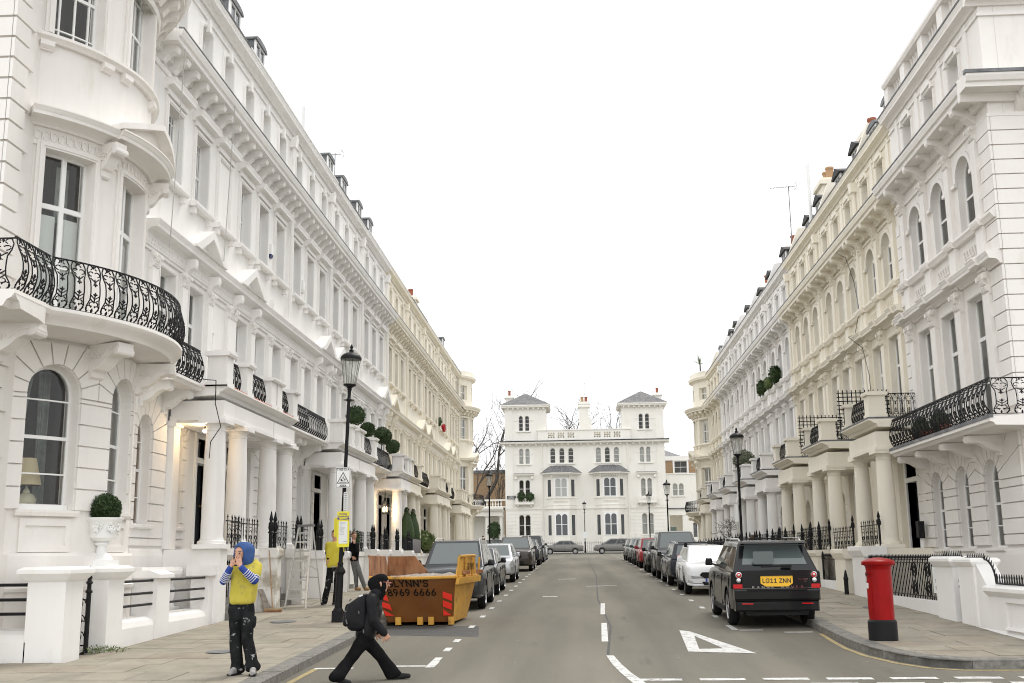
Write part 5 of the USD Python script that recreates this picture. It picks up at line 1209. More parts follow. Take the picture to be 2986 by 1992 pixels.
for k, (a, b_) in enumerate(((36.55, 39.6), (42.5, 45.6), (48.5, 51.6), (54.5, 57.6), (60.5, 66.), (66.2, 72), (72.2, 78))):
    o = thing('garden_wall', ['cream porch wall with iron railings behind the black off-roader', 'cream porch wall with railings, second from the corner on the right', 'porch wall with railings by the bare shrub', 'white porch wall with railings on the right', 'fifth white front wall on the right', 'sixth front wall on the right', 'last front wall of the right terrace'][k], 'garden wall')
    m_ = 'stucco_cream' if k < 2 else 'stucco_white'
    wpart(o, 7.65, 1, 'wall', lambda b: (b.box(a, b_, -.3, 0, .8, 2.1), b.prof([(-.36, 2.1), (.03, 2.1), (.08, 2.2), (.08, 2.28), (-.36, 2.3)], a-.04, b_+.04)), M[m_])
    wpart(o, 7.65, 1, 'railing', lambda b: area_rail(b, a, b_, -.15, 2.3, .75), M['iron'])
    for c in np.arange(a+.2, b_, 1.4): wpart(o, 7.65, 1, 'finial_post', lambda b: b.lathe([(.05, 0), (.05, .35), (.085, .38), (.05, .42), (.075, .50), (.06, .62), (.03, .66), (.055, .70), (.04, .76), (.005, .92)], c, -.15, 8, 2.3), M['iron'], 40)
MB_ = thing('intercom_box', 'small black box fixed to the wall beside the corner house door on the right', 'box')
wpart(MB_, 9.3, 1, 'box', lambda b: b.cham(30.6, 30.85, .0, .16, 2.55, 3.0, .015), M['iron']); wpart(MB_, 9.3, 1, 'stem', lambda b: b.box(30.68, 30.76, .02, .1, 2.2, 2.55), M['paint_white'])
# ---------------------------------------------------------------- the twin villas closing the street
YV, XM = 128., .87
def villa(side, label):
    """side -1: left of the shared centre line; u is the distance from that line"""
    T = lambda p: np.stack([XM+side*p[:, 0], YV-p[:, 1], p[:, 2]], 1)
    H = House('twin_villa', T, side < 0, 'stucco_pale', label, 'villa')
    H.flip = side > 0 and False or (side < 0)
    test = MB(T, False); test.box(0, 1, 0, 1, 0, 1); v, f = test.arrays(); H.flip = trimesh.Trimesh(v, f, process=False).volume < 0
    dk = side < 0
    for c in (6.69, 7.42):
        H.window(c, 4.67, .62, 2.37, 1., 'sash1', blind=None if dk else ('blind', 1.), sill=False)
        H.window(c-.02, 9.0, .56, 2.05, 1., 'sash1', blind=None if dk else ('blind', 1.), sill=False)
        H.window(c-.05, 12.9, .52, 1.78, 1., 'four', blind=('blind', 1.), sill=False)
        H.window(c-.05, 16.76, .52, 1.79, 1., 'four', blind=None, sill=False)
    for c in (1.6, 2.64, 3.7): H.window(c, 12.95, .62, 1.75, 1., 'four', blind=None if dk or c == 2.64 else ('net', 1.), sill=False)
    Wl = H.part('wall', lambda b: (b.plate(sg.box(0, -.5, 9.25, 15.3).difference(unary_union(H.holes)), -.34, 0), b.plate(sg.box(4.45, 15.3, 9.25, 19.5).difference(unary_union(H.holes)), -.34, -.002), b.box(4.45, 4.8, -4.8, -.34, 15.3, 19.5), b.box(8.92, 9.25, -9, -.34, -.5, 19.5), b.box(4.8, 8.92, -4.8, -4.5, 15.3, 19.5)))
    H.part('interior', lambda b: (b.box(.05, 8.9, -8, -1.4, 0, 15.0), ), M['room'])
    rustic(H, 5.0, 9.25, 2.9, 7.6, [], Wl, row=.40, base=2.7, near=False)
    H.part('string_course', lambda b: b.prof([(-.01, 7.62), (.05, 7.62), (.09, 7.7), (.09, 7.8), (-.01, 7.84)], 0, 9.3))
    # canted bay with lead roof
    def bay():
        pts = [(1.05, 0), (1.9, .95), (3.7, .95), (4.55, 0)]
        fp = sg.Polygon(pts+[(4.3, -.1), (1.3, -.1)])
        V = lambda z: [(p[0], p[1], z) for p in pts]
        def solid(b, z0, z1, o=0.):
            q = [(1.05-o*1.2, 0), (1.9-o*.5, .95+o), (3.7+o*.5, .95+o), (4.55+o*1.2, 0), ]
            b.add([(*p, z0) for p in q]+[(*p, z1) for p in q], [(0, 1, 2, 3), (7, 6, 5, 4), (0, 4, 5, 1), (1, 5, 6, 2), (2, 6, 7, 3), (3, 7, 4, 0)])
        B = H.part('bay', lambda b: (solid(b, 2.5, 11.45)))
        H.part('string_course', lambda b: (solid(b, 7.62, 7.84, .10), solid(b, 8.02, 8.1, .06), solid(b, 8.82, 8.95, .08)), None, B)
        H.part('bay_eaves', lambda b: (solid(b, 11.45, 11.62, .20), solid(b, 11.62, 11.78, .55)), None, B)
        for k in range(9): H.part('bracket', lambda b: b.box(1.75+k*.26, 1.83+k*.26, .95, 1.25, 11.25, 11.46), None, B)
        q = [(.35, 0), (1.55, 1.55), (4.05, 1.55), (5.25, 0)]; r = [(1.6, 0), (2.2, .25), (3.4, .25), (4.0, 0)]
        H.part('bay_roof', lambda b: b.add([(*p, 11.785) for p in q]+[(p[0]*.72+.79, p[1]*.6, 12.3) for p in q]+[(*p, 12.62) for p in r], [(0, 1, 2, 3), (11, 10, 9, 8)]+[(4*k+i, 4*k+(i+1) % 4, 4*k+4+(i+1) % 4, 4*k+4+i) for k in range(2) for i in range(4)]), M['slate'], B)
        for k in range(7): H.part('roof_roll', lambda b: b.tube([(1.75+k*.35, 1.5, 11.80), (1.62+k*.39 if False else 2.0+k*.27, .95, 12.31), (2.25+k*.18, .3, 12.64)], .035, 4), M['lead'], B)
        for z0, h in ((4.67, 2.37), (9.06, 2.02)):
            H.part('window_surround', lambda b: b.plate(sg.box(2.0, z0-.05, 3.6, z0+h+.2).difference(unary_union([opening(c, z0, .6, h, 1.) for c in (2.45, 3.15)])), .95, .99), M['paint_white'], B)
            for c in (2.45, 3.15):
                W_ = H.part('window', lambda b: (b.box(c-.3, c+.3, .955, .975, z0+h*.5-.03, z0+h*.5+.03)), M['paint_white'], B)
                H.part('pane', lambda b: b.plate(opening(c, z0, .6, h, 1.), .951, .956), M['dark_pane'] if (dk and z0 < 8) or (not dk) else M['blind_grey'], W_)
            for x0, x1 in ((1.27, 1.63), (3.97, 4.33)):
                f = lambda x: .95*(x-1.05)/.85 if x < 2 else .95*(4.55-x)/.85
                H.part('side_pane', lambda b: b.add([(x0, f(x0)+.012, z0), (x1, f(x1)+.012, z0), (x1, f(x1)+.012, z0+h-.1), (x0, f(x0)+.012, z0+h-.1), (x0, f(x0)-.03, z0), (x1, f(x1)-.03, z0), (x1, f(x1)-.03, z0+h-.1), (x0, f(x0)-.03, z0+h-.1)], [(0, 1, 2, 3), (7, 6, 5, 4), (0, 4, 5, 1), (1, 5, 6, 2), (2, 6, 7, 3), (3, 7, 4, 0)]), M['dark_pane'], B)
        H.part('fretwork', lambda b: [b.tube(np.c_[2.15+k*.24+.09*np.cos(np.linspace(0, 2*PI, 8)), np.full(8, .97), 8.46+.12*np.sin(np.linspace(0, 2*PI, 8))], .025, 4) for k in range(7)], M['stucco_cream'], B)
    bay()
    # balcony and hood of the outer first floor window
    S = H.part('balcony', lambda b: (b.prof([(-.02, 8.15), (.45, 8.15), (.55, 8.25), (.55, 8.32), (-.02, 8.33)], 5.95, 8.15), b.plate(sg.box(6.0, 8.32, 8.1, 8.95).difference(unary_union([sg.Point(6.45+k*.3, 8.62).buffer(.11, 6) for k in range(5)])), .42, .52)))
    for c in (6.3, 7.8): H.part('bracket', lambda b: console(b, c, 8.15, .40, .40, .18), None, S)
    H.part('hood', lambda b: (b.prof(cornice_profile(11.45, 11.75, .4), 5.95, 8.2), b.box(6.0, 6.25, 0, .3, 11.15, 11.46), b.box(7.9, 8.15, 0, .3, 11.15, 11.46)))
    H.part('hood_lead', lambda b: b.box(5.93, 8.22, 0, .42, 11.752, 11.80), M['lead'])
    for c, z0, h in ((7.05, 12.9, 1.78), (7.05, 16.76, 1.79), (7.05, 4.67, 2.37)): H.part('sill', lambda b: b.box(c-.85, c+.85, -.1, .12, z0-.14, z0))
    H.part('sill', lambda b: b.box(1.1, 4.2, -.1, .12, 12.8, 12.95))
    for z in (14.05, 17.95): H.part('impost_band', lambda b: (b.box(5.9, 6.3, -.01, .05, z, z+.09), b.box(7.75, 8.2, -.01, .05, z, z+.09)))
    H.part('corner_pilaster', lambda b: (b.box(8.35, 9.27, -.01, .05, 7.85, 15.1), b.box(8.35, 9.27, -.01, .045, 15.65, 19.3), b.box(4.43, 5.2, -.01, .05, 7.85, 15.1)))
    H.part('drain_pipe', lambda b: b.tube([(4.95, .12, 2.7), (4.95, .12, 15.0)], .06, 6))
    # main cornice with small brackets
    H.part('main_cornice', lambda b: b.prof([(-.02, 15.08), (.06, 15.08), (.1, 15.2), (.5, 15.22), (.55, 15.32), (.6, 15.42), (-.02, 15.5)], 0, 9.8))
    H.part('cornice_lead', lambda b: b.box(0, 9.82, 0, .61, 15.5, 15.56), M['lead'])
    for k in range(13): H.part('bracket', lambda b: b.box(.3+k*.75, .48+k*.75, -.01, .34, 15.0, 15.21))
    # parapet with pierced panels
    hol = unary_union([sg.Point(c, z).buffer(.10, 4) for a in (1.5, 2.65, 3.78) for c in (a-.25, a+.05, a+.33) for z in (15.95, 16.38)]+[sg.box(a-.32, 16.1, a+.4, 16.24) for a in (1.5, 2.65, 3.78)])
    PP = H.part('parapet', lambda b: b.plate(sg.box(0, 15.56, 5.4, 16.72).difference(hol), .05, .2)); H.part('parapet_cap', lambda b: b.box(0, 5.45, 0, .27, 16.72, 16.84), None, PP)
    H.part('parapet_back', lambda b: b.box(0, 4.45, -.3, -.1, 15.3, 16.6), M['stucco_cream'], PP)
    # tower eaves and hipped slate roof
    for k in range(8): H.part('bracket', lambda b: b.box(4.6+k*.6, 4.76+k*.6, -.01, .32, 19.28, 19.5))
    H.part('tower_eaves', lambda b: (b.box(4.35, 9.35, -4.9, .1, 19.38, 19.5), b.box(4.05, 9.65, -5.2, .40, 19.5, 19.66), b.box(3.98, 9.72, -5.27, .47, 19.66, 19.82)))
    c = (6.85, -2.4, 21.55)
    rv = [(3.95, .5, 19.83), (9.75, .5, 19.83), (9.75, -5.3, 19.83), (3.95, -5.3, 19.83), c]
    R = H.part('roof', lambda b: b.add(rv, [(0, 1, 4), (1, 2, 4), (2, 3, 4), (3, 0, 4), (0, 3, 2), (0, 2, 1)]), M['slate'])
    def rows(b):
        for k in range(1, 9):
            t = k/9.5; z = 19.83+t*1.72
            x0, x1, y = 3.95+t*(6.85-3.95), 9.75+t*(6.85-9.75), .5+t*(-2.9)
            b.box(x0, x1, y-.06, y+.035, z-.03, z+.02)
    H.part('slate_course', rows, M['slate'], R)
    C = H.part('chimney', lambda b: (b.box(8.4, 9.25, -2.6, -1.8, 19.8, 20.9), b.box(8.25, 9.4, -2.75, -1.65, 20.9, 21.05), b.box(8.45, 9.2, -2.55, -1.85, 21.05, 21.25)))
    H.part('chimney_pot', lambda b: b.lathe([(.17, 0), (.15, .5), (.18, .52), (.17, .62)], 8.8, -2.2, 10, 21.25), M['terracotta'], C)
    return H
V1 = villa(-1, 'left twin villa with square tower, shrubs on its window balcony and a street name plate')
V2 = villa(1, 'right twin villa with square tower and pale blinds in most windows')
cs = thing('chimney_stack', 'tall shared chimney stack with two pots and an aerial between the villa towers', 'chimney')
b = MB(); b.box(.35, 1.5, YV+1.5, YV+2.4, 15, 19.6); b.box(.2, 1.65, YV+1.35, YV+2.55, 19.6, 19.8); b.box(.3, 1.55, YV+1.45, YV+2.45, 19.8, 20.3); b.box(.25, 1.6, YV+1.4, YV+2.5, 20.0, 20.1); b.box(1.5, 1.8, YV+1.5, YV+2.4, 15, 18.4); b.build('stack', M['stucco_pale'], cs)
for x, m in ((.75, 'terracotta_buff'), (1.2, 'terracotta')): b = MB(); b.lathe([(.2, 0), (.17, .5), (.2, .52), (.2, .6)], x, YV+1.95, 10, 20.3); b.build('chimney_pot', M[m], cs, 40)
def aerial(lab, x, y, z, h, rz=0.):
    o = thing('roof_aerial', lab, 'aerial', (x, y, z), rz)
    b = MB(); b.tube([(0, 0, 0), (0, 0, h)], .022, 5); b.build('mast', M['lead'], o)
    b = MB(); b.tube([(-.9, 0, h-.08), (.35, 0, h-.02)], .014, 4)
    for k in range(8): b.tube([(-.85+k*.15, -.16, h-.07+k*.007), (-.85+k*.15, .16, h-.07+k*.007)], .008, 4)
    b.tube([(.3, -.2, h+.12), (.42, 0, h-.02), (.3, .2, h-.16)], .012, 4); b.tube([(0, -.2, h*.45), (0, .2, h*.45)], .012, 4); b.build('antenna', M['lead'], o)
aerial('roof aerial on the chimney between the two villa towers', 1.1, YV+2, 20.3, 2.3)
SNP = thing('street_nameplate', 'black street nameplate on the corner of the left villa', 'sign')
b = MB(); b.box(-8.2, -7.2, YV-.09, YV-.055, 8.86, 9.24); b.build('plate', M['ink'], SNP)
M['white_ink'] = plain('white_ink', (.8, .8, .78), .5)
lettering(SNP, lambda p: np.stack([-7.7+p[:, 0], YV-.092-p[:, 2], 9.05+p[:, 1]], 1), [('STANLEY', 0, .03, .11), ('CRESCENT', 0, -.13, .11)], M['white_ink'])
def shrub(name, lab, cat, loc, ell, n, size, m, seed, group=None, core=.8, trunk=None, pot=None):
    o = thing(name, lab, cat, loc, group=group)
    if core:
        s = trimesh.creation.icosphere(2, 1.); s.apply_scale([e*core for e in ell]); s.apply_translation((0, 0, trunk or ell[2])); b = MB(); b.mesh(s); b.build('core', M[m], o, True)
    b = MB(); leaf_blob(b, n, ell, (0, 0, trunk or ell[2]), size, seed, .6); b.build('leaves', M[m], o)
    if trunk: b = MB(); b.tube([(0, 0, 0), (.01, 0, trunk)], .02, 6); b.build('stem', M['bark'], o)
    return o
shrub('balcony_shrub', 'leafy green shrub on the villa window balcony, left of the pair', 'shrub', (-6.55, YV-.45, 8.5), (.48, .3, .6), 500, .11, 'foliage', 21)
shrub('balcony_shrub', 'leafy green shrub on the villa window balcony, right of the pair', 'shrub', (-5.55, YV-.45, 8.5), (.52, .3, .55), 500, .11, 'foliage', 22)
# links either side
LG = House('loggia', lambda p: np.stack([p[:, 0], YV-p[:, 1], p[:, 2]], 1), True, 'stucco_pale', 'low columned loggia with balustrade joining the left villa', 'loggia')
LG.part('entablature', lambda b: (b.box(-16, -8.75, -3, -.3, 7.0, 7.75), b.prof(cornice_profile(7.6, 7.95, .2, -.32), -16, -8.7)))
for x in (-12.4, -10.6, -8.95): LG.part('column', lambda b: column(b, x, -.7, 2.6, 7.0, .26, 14), None, None, 40)
LG.part('balustrade', lambda b: (b.box(-16, -8.45, -.7, -.4, 7.95, 8.1), b.box(-16, -8.45, -.75, -.35, 8.72, 8.9), b.box(-12.0, -10.9, -.7, -.4, 8.1, 8.72)))
for k in range(6): LG.part('baluster', lambda b: b.lathe([(.10, 0), (.05, .08), (.12, .25), (.05, .45), (.1, .62)], -10.6+k*.33, -.55, 8, 8.1), None, None, 50)
LG.part('back_wall', lambda b: b.box(-16, -8.75, -3.3, -3, 2, 7.0))
LG.part('door', lambda b: b.box(-10.2, -9.4, -2.99, -2.9, 2.7, 5.4), M['blind_grey'])
WG = House('side_wing', lambda p: np.stack([p[:, 0], YV+1.-p[:, 1], p[:, 2]], 1), True, 'stucco_pale', 'lower cream side wing with recessed green door, right of the right villa', 'house')
for c in (11.27, 11.97): WG.window(c, 9.04, .6, 1.42, 1., 'sash1', blind=('net', 1.), sill=False)
dop = sg.box(10.5, 2.6, 11.95, 6.8); WG.holes.append(dop); WG.holes.append(sg.box(13.15, 4.3, 13.6, 5.9))
WG.wall_plate(10.0, 17, -.5, 11.5)
WG.part('interior', lambda b: b.box(10.1, 17, -6, -1.8, 0, 11.2), M['stucco_cream'])
WG.part('band', lambda b: b.box(10.05, 17, -.01, .12, 7.5, 7.62), M['lead']); WG.part('sill', lambda b: b.box(10.8, 12.4, -.1, .1, 8.9, 9.04)); WG.part('coping', lambda b: b.box(10, 17, -.4, .08, 11.5, 11.62))
WG.part('pilaster', lambda b: (b.box(10.1, 10.5, -.01, .1, 2.5, 6.8), b.box(11.95, 12.5, -.01, .1, 2.5, 6.8), b.box(10.05, 12.55, -.01, .14, 6.8, 7.0)))
WG.part('door', lambda b: (b.box(10.6, 11.35, -1.79, -1.7, 2.7, 5.5), [b.cham(10.68+.33*i, 10.94+.33*i, -1.7, -1.67, z, z+1.0, .01) for i in range(2) for z in (2.9, 4.2)]), M['door_green'])
WG.part('meter_door', lambda b: b.box(13.15, 13.6, -.3, -.2, 4.3, 5.9), M['lead'])
# brick houses behind
M['brick_wall'] = _mat('brick_wall', {'g': ('geometry', {}), 'm': ('mapping', {'rotation': (PI/2, 0, 0)}), 'b': ('brick_texture', {'color1': (.36, .22, .10), 'color2': (.28, .16, .08), 'mortar': (.34, .28, .2), 'scale': 1., 'mortar_size': .012, 'brick_width': .23, 'row_height': .075}), 'p': ('principled_bsdf', {'roughness': .9})}, [('g.position', 'm.vector'), ('m.vector', 'b.vector'), ('b.color', 'p.base_color')], 'p.BSDF')
BK = House('brick_house', lambda p: np.stack([p[:, 0], 142.-p[:, 1], p[:, 2]], 1), True, 'brick_wall', 'brown brick house with white window behind the right side wing', 'house')
BK.window(13.2, 12.6, 1.6, 1.5, 0, 'sash', sill=False)
BK.wall_plate(9.5, 22, 0, 14.2); BK.part('body', lambda b: b.box(9.5, 22, -8, -.9, 0, 14.1), M['room']); BK.part('parapet', lambda b: b.box(9.4, 22, -.4, .1, 14.2, 14.75), M['stucco_white'])
BK.part('window_surround', lambda b: b.plate(sg.box(12.2, 12.4, 14.2, 14.3).difference(sg.box(12.4, 12.6, 14.0, 14.1)), 0, .05), M['paint_white'])
BK.part('chimney', lambda b: (b.box(10.6, 11.3, -5, -4, 14.1, 16.6), b.lathe([(.2, 0), (.16, .5), (.001, .5)], 10.95, -4.5, 8, 16.6)), M['brick_wall'])
BK.part('roof', lambda b: b.add([(9.5, -.4, 14.2), (15, -.4, 14.2), (15, -8, 14.2), (9.5, -8, 14.2), (11.5, -4.5, 16.0)], [(0, 1, 4), (1, 2, 4), (2, 3, 4), (3, 0, 4), (0, 3, 2), (0, 2, 1)]), M['slate'])
B2 = House('brick_house', lambda p: np.stack([p[:, 0], 150.-p[:, 1], p[:, 2]], 1), True, 'brick_wall', 'brown brick house far behind the bare tree left of the villas', 'house')
B2.wall_plate(-30, -8, 0, 13.6); B2.part('body', lambda b: b.box(-30, -8, -8, -.4, 0, 13.4), M['room']); B2.part('parapet', lambda b: b.box(-30, -8, -.4, .15, 13.6, 14.0), M['lead'])
# railings before the villas
for x0, x1, l in ((-7.5, .3, 'black railings before the left villa'), (.9, 9.8, 'black railings before the right villa')):
    o = thing('area_railing', l, 'railing'); b = MB(); spear_rail(b, x0, x1, 0, 2.7, 1.25, .22, .014, n=3); b.T = lambda p: np.stack([p[:, 0], 127.0+p[:, 1], p[:, 2]], 1); b.build('spears', M['iron'], o)
# bare trees
def bare_tree(lab, x, y, z, h, seed, spread=.5, name='bare_tree', rad=.22, depth=6, lean=(0, 0), minr=.012):
    r = random.Random(seed); o = thing(name, lab, 'tree' if h > 3 else 'shrub', (x, y, z))
    tr, br = MB(), MB()
    def grow(p, d, L, R, k):
        n = 4; pts = [p]; dd = np.array(d)
        for i in range(n):
            dd = dd+np.array([r.gauss(0, .13), r.gauss(0, .13), r.gauss(0.03, .08)]); dd /= np.linalg.norm(dd); pts.append(pts[-1]+dd*L/n)
        (tr if k < 2 else br).tube(np.array(pts), np.linspace(R, R*.68, n+1), 6 if k < 2 else 4 if k < 4 else 3)
        if k >= depth: return
        for q in range(r.choice([2, 2, 3]) if k else 3):
            t = 1. if q == 0 else r.uniform(.45, 1.)
            j = pts[min(n, int(t*n))]
            e = dd*.9+np.array([r.gauss(0, spread), r.gauss(0, spread), r.gauss(.1, spread*.6)]); e /= np.linalg.norm(e)
            grow(j, e, L*r.uniform(.62, .86), max(minr, R*r.uniform(.5, .7)), k+1)
    grow(np.zeros(3), _unit(np.array([lean[0], lean[1], 1.])), h*.34, rad, 0)
    tr.build('trunk', M['bark'], o); br.build('crown', M['bark'], o)
    return o
bare_tree('bare winter tree with dark trunk between the left tower house and the left villa', -12.8, 134, 2.5, 19.5, 4, .42, rad=.36, lean=(.12, 0), minr=.022)
bare_tree('bare winter tree rising behind the left tower house', -15.5, 140, 2.5, 18.5, 11, .45, rad=.3, minr=.022)
for k, (x, h, s) in enumerate(((-2.0, 23.5, 5), (-.4, 22.8, 16), (3.4, 23, 17), (5.2, 22.5, 8))):
    bare_tree(['bare tree top beside the left villa tower', 'bare tree top just left of the tall villa chimney', 'bare tree top just right of the tall villa chimney', 'bare tree top beside the right villa tower'][k], x, 146, 2.5, h, s, .5, rad=.3, minr=.024)
bare_tree('tangled bare shrub in the front garden on the right', 7.1, 55, 2.2, 2.1, 31, .75, 'bare_shrub', .05, 6, minr=.008)
# ---------------------------------------------------------------- street lamps
M['lamp_glass'] = _mat('lamp_glass', {'t': ('transparent_bsdf', {'color': (.93, .94, .93)}), 'd': ('translucent_bsdf', {'color': (.8, .8, .78)}), 'm': ('mix_closure', {'fac': .22}), 'g': ('glossy_bsdf', {'roughness': .05}), 'm2': ('mix_closure', {'fac': .07})},
                     [('t.BSDF', 'm.closure1'), ('d.BSDF', 'm.closure2'), ('m.closure', 'm2.closure1'), ('g.BSDF', 'm2.closure2')], 'm2.closure')
def lamp(lab, loc, h=5.3, tilt=(0, 0)):
    o = UsdGeom.Xform.Define(stage, _path('street_lamp', None)); o.AddTranslateOp().Set(Gf.Vec3d(*loc))
    if any(tilt): o.AddRotateXYZOp().Set(Gf.Vec3f(tilt[0], tilt[1], 0))
    o = tag(o.GetPrim(), lab, 'street lamp', 'street lamps')
    hp = h-.95
    b = MB(); b.box(-.112, .112, -.112, .112, 0, .24); b.lathe([(.115, .24), (.10, .28), (.082, .30), (.078, 1.0), (.095, 1.03), (.118, 1.06), (.112, 1.10), (.075, 1.16), (.055, 1.20), (.065, 1.24), (.05, 1.28)], 0, 0, 20); b.build('base', M['iron'], o, 40)
    b = MB(); b.tube([(0, 0, 1.25), (0, 0, hp)], (.046, .038), 14); b.lathe([(.04, 0), (.062, .02), (.062, .06), (.04, .08)], 0, 0, 12, hp-.36); b.lathe([(.04, 0), (.055, .03), (.045, .05), (.08, .09), (.13, .11), (.13, .125), (.02, .125)], 0, 0, 16, hp-.11); b.tube([(-.12, 0, hp-.32), (.12, 0, hp-.32)], .014, 6); b.build('post', M['iron'], o, 40)
    b = MB(); n = 8; an = [k*2*PI/n+PI/n for k in range(n)]
    for a0, a1 in zip(an, an[1:]+an[:1]): b.quad((.125*math.cos(a0), .125*math.sin(a0), hp+.03), (.125*math.cos(a1), .125*math.sin(a1), hp+.03), (.215*math.cos(a1), .215*math.sin(a1), hp+.61), (.215*math.cos(a0), .215*math.sin(a0), hp+.61))
    b.build('lantern_glass', M['lamp_glass'], o)
    b = MB()
    for k in range(n):
        a = an[k]; b.tube([(.128*math.cos(a), .128*math.sin(a), hp+.02), (.218*math.cos(a), .218*math.sin(a), hp+.61)], .0065, 4)
    b.lathe([(.14, 0), (.145, .012), (.14, .028), (.115, .03), (.115, .0)], 0, 0, 16, hp+.01); b.build('frame', M['iron'], o)
    b = MB(); b.lathe([(.20, 0), (.238, .004), (.242, .035), (.222, .075), (.20, .10), (.12, .15), (.055, .172), (.048, .20), (.06, .212), (.036, .23), (.026, .26), (.04, .285), (.028, .31), (.004, .36)], 0, 0, 20, hp+.60); b.build('cap', M['iron'], o, 40)
    b = MB(); b.lathe([(.03, 0), (.045, .08), (.04, .2), (.01, .24)], 0, 0, 8, hp+.30); b.build('bulb', M['paint_white'], o, 40)
    return o
lamp('near black street lamp with signs and parking notices on its leaning post', (-5.26, 24.2, ZG(24.2)+.12), 6.12, (0, 2.0))
lamp('black street lamp standing before the far left tower house', (-5.1, 63.5, ZG(63.5)+.12), 5.4)
lamp('black street lamp behind the black off-roader on the right', (5.45, 37.8, ZG(37.8)+.12), 5.25)
lamp('black street lamp before the side wing, second on the right pavement', (5.5, 69, ZG(69)+.12), 4.95)
lamp('black street lamp before the right villa, third on the right pavement', (5.4, 85.2, ZG(85.2)+.12), 4.9)
lamp('black street lamp standing between the two villas with a small white notice', (.66, 124, ZG(124)+.12), 5.7)
# signs on the near lamp: the post leans 2 degrees, boards are strapped to it
TP = math.tan(math.radians(2.0)); z0 = ZG(24.2)+.12
def board(name, lab, dx, zc, w, h, m, rot=0., edge=None, y=24.02):
    o = thing(name, lab, 'sign', (-5.26+(zc-z0)*TP+dx, y, zc), 0)
    b = MB(); c = .03
    q = sg.box(-w/2, -h/2, w/2, h/2).buffer(-c).buffer(c, 4)
    b.plate(q, -.012, .0); b.build('plate', M[m], o)
    if edge: b = MB(); b.plate(q.buffer(-.012).difference(q.buffer(-.022)), -.0135, -.012); b.build('border', M[edge], o)
    return o
FLAT = lambda o: (lambda p: np.stack([p[:, 0], -.0125-p[:, 2], p[:, 1]], 1))
M['yellow_board'] = plain('yellow_board', (.78, .70, .04), .5); M['paper'] = plain('paper', (.78, .79, .78), .6); M['purple_ink'] = plain('purple_ink', (.12, .08, .25), .6); M['grey_ink'] = plain('grey_ink', (.3, .3, .31), .6)
S1 = board('watch_sign', 'white sign with a black triangle reading THIS IS A AREA on the near lamp post', .0, 3.94, .34, .45, 'paint_white', edge='ink')
lettering(S1, FLAT(S1), [('THIS IS A', 0, .155, .042), ('AREA', 0, -.20, .042)], M['ink'])
b = MB(); tri_o = sg.Polygon([(0, .125), (-.14, -.13), (.14, -.13)]); b.plate(tri_o.difference(sg.Polygon([(0, .094), (-.115, -.116), (.115, -.116)])), -.0145, -.012); b.build('triangle', M['ink'], S1)
b = MB()
for x, y, w_, h_ in ((-.04, -.05, .03, .05), (.0, -.01, .022, .06), (.04, -.045, .03, .05), (-.02, -.07, .06, .02), (.0, .03, .016, .016)): b.plate(sg.Point(x, y).buffer(1, 5) if False else sa.scale(sg.Point(x, y).buffer(.5, 5), w_, h_), -.0142, -.012)
b.plate(sg.box(-.08, -.105, .08, -.095), -.0142, -.012); b.build('figures', M['ink'], S1)
S2 = board('parking_notice', 'yellow parking suspension notice in a plastic sleeve on the near lamp post', .05, 2.82, .27, .77, 'yellow_board', y=24.06)
lettering(S2, FLAT(S2), [('Parking', 0, .315, .034), ('Suspension', 0, .262, .034), ('No Loading', 0, .20, .036)], M['purple_ink'])
b = MB(); b.plate(sg.box(-.095, -.31, .095, .17), -.0142, -.012); b.build('paper', M['paper'], S2)
b = MB(); rr = random.Random(2)
for k in range(11): b.plate(sg.box(-.075, .14-k*.025, -.075+rr.uniform(.05, .13), .146-k*.025), -.0155, -.0142)
b.plate(sg.Polygon([(-.02, -.27), (.08, -.25), (.08, -.27)]), -.0155, -.0142); b.build('print', M['grey_ink'], S2)
b = MB()
for x in (-.108, .108): b.plate(sg.Point(x, .235).buffer(.022, 6), -.0142, -.012)
b.build('emblem', M['purple_ink'], S2)
S3 = board('side_notice', 'second yellow notice seen edge on behind the first', -.13, 2.86, .09, .42, 'yellow_board', y=24.16)
S4 = board('permit_sign', 'narrow white printed sign edge on, right side of the near lamp post', .065, 3.38, .085, .50, 'paper', y=24.10)
b = MB()
for k in range(9): b.plate(sg.box(-.026, .20-k*.045, .026, .222-k*.045), -.0142, -.012)
b.build('print', M['grey_ink'], S4)
o = thing('lamp_notice', 'small white notice on the lamp post between the villas', 'sign', (.66, 123.88, 4.6)); b = MB(); b.box(-.25, .25, -.02, 0, -.35, .35); b.build('plate', M['paper'], o)
o = thing('lamp_notice', 'small white notice on the lamp post behind the black off-roader', 'sign', (5.42, 37.7, 3.55)); b = MB(); b.box(-.14, -.06, -.02, .3, -.3, .3); b.build('plate', M['paper'], o)
# ---------------------------------------------------------------- pillar box
M['post_red'] = mottled('post_red', (.24, .002, .003), (.29, .004, .005), scale=3., rough=.35, spec=.2)
PB = thing('pillar_box', 'red cast iron pillar box with black foot standing on the right pavement', 'pillar box', (5.12, 19.6, ZG(19.6)+.12), math.radians(10))
b = MB(); b.lathe([(.240, 0), (.240, .31), (.226, .325), (.215, .34), (.1, .34)], 0, 0, 40); b.build('foot', M['iron'], PB, 40)
b = MB(); b.lathe([(.208, .34), (.206, 1.16), (.212, 1.17), (.212, 1.19), (.205, 1.195)], 0, 0, 40); b.build('body', M['post_red'], PB, 40)
b = MB(); b.lathe([(.205, 1.19), (.216, 1.21), (.22, 1.23), (.24, 1.243), (.248, 1.258), (.272, 1.272), (.276, 1.305), (.268, 1.316), (.225, 1.338), (.14, 1.362), (.06, 1.374), (.002, 1.378)], 0, 0, 40)
b.build('cap', M['post_red'], PB, 40)
b = MB()
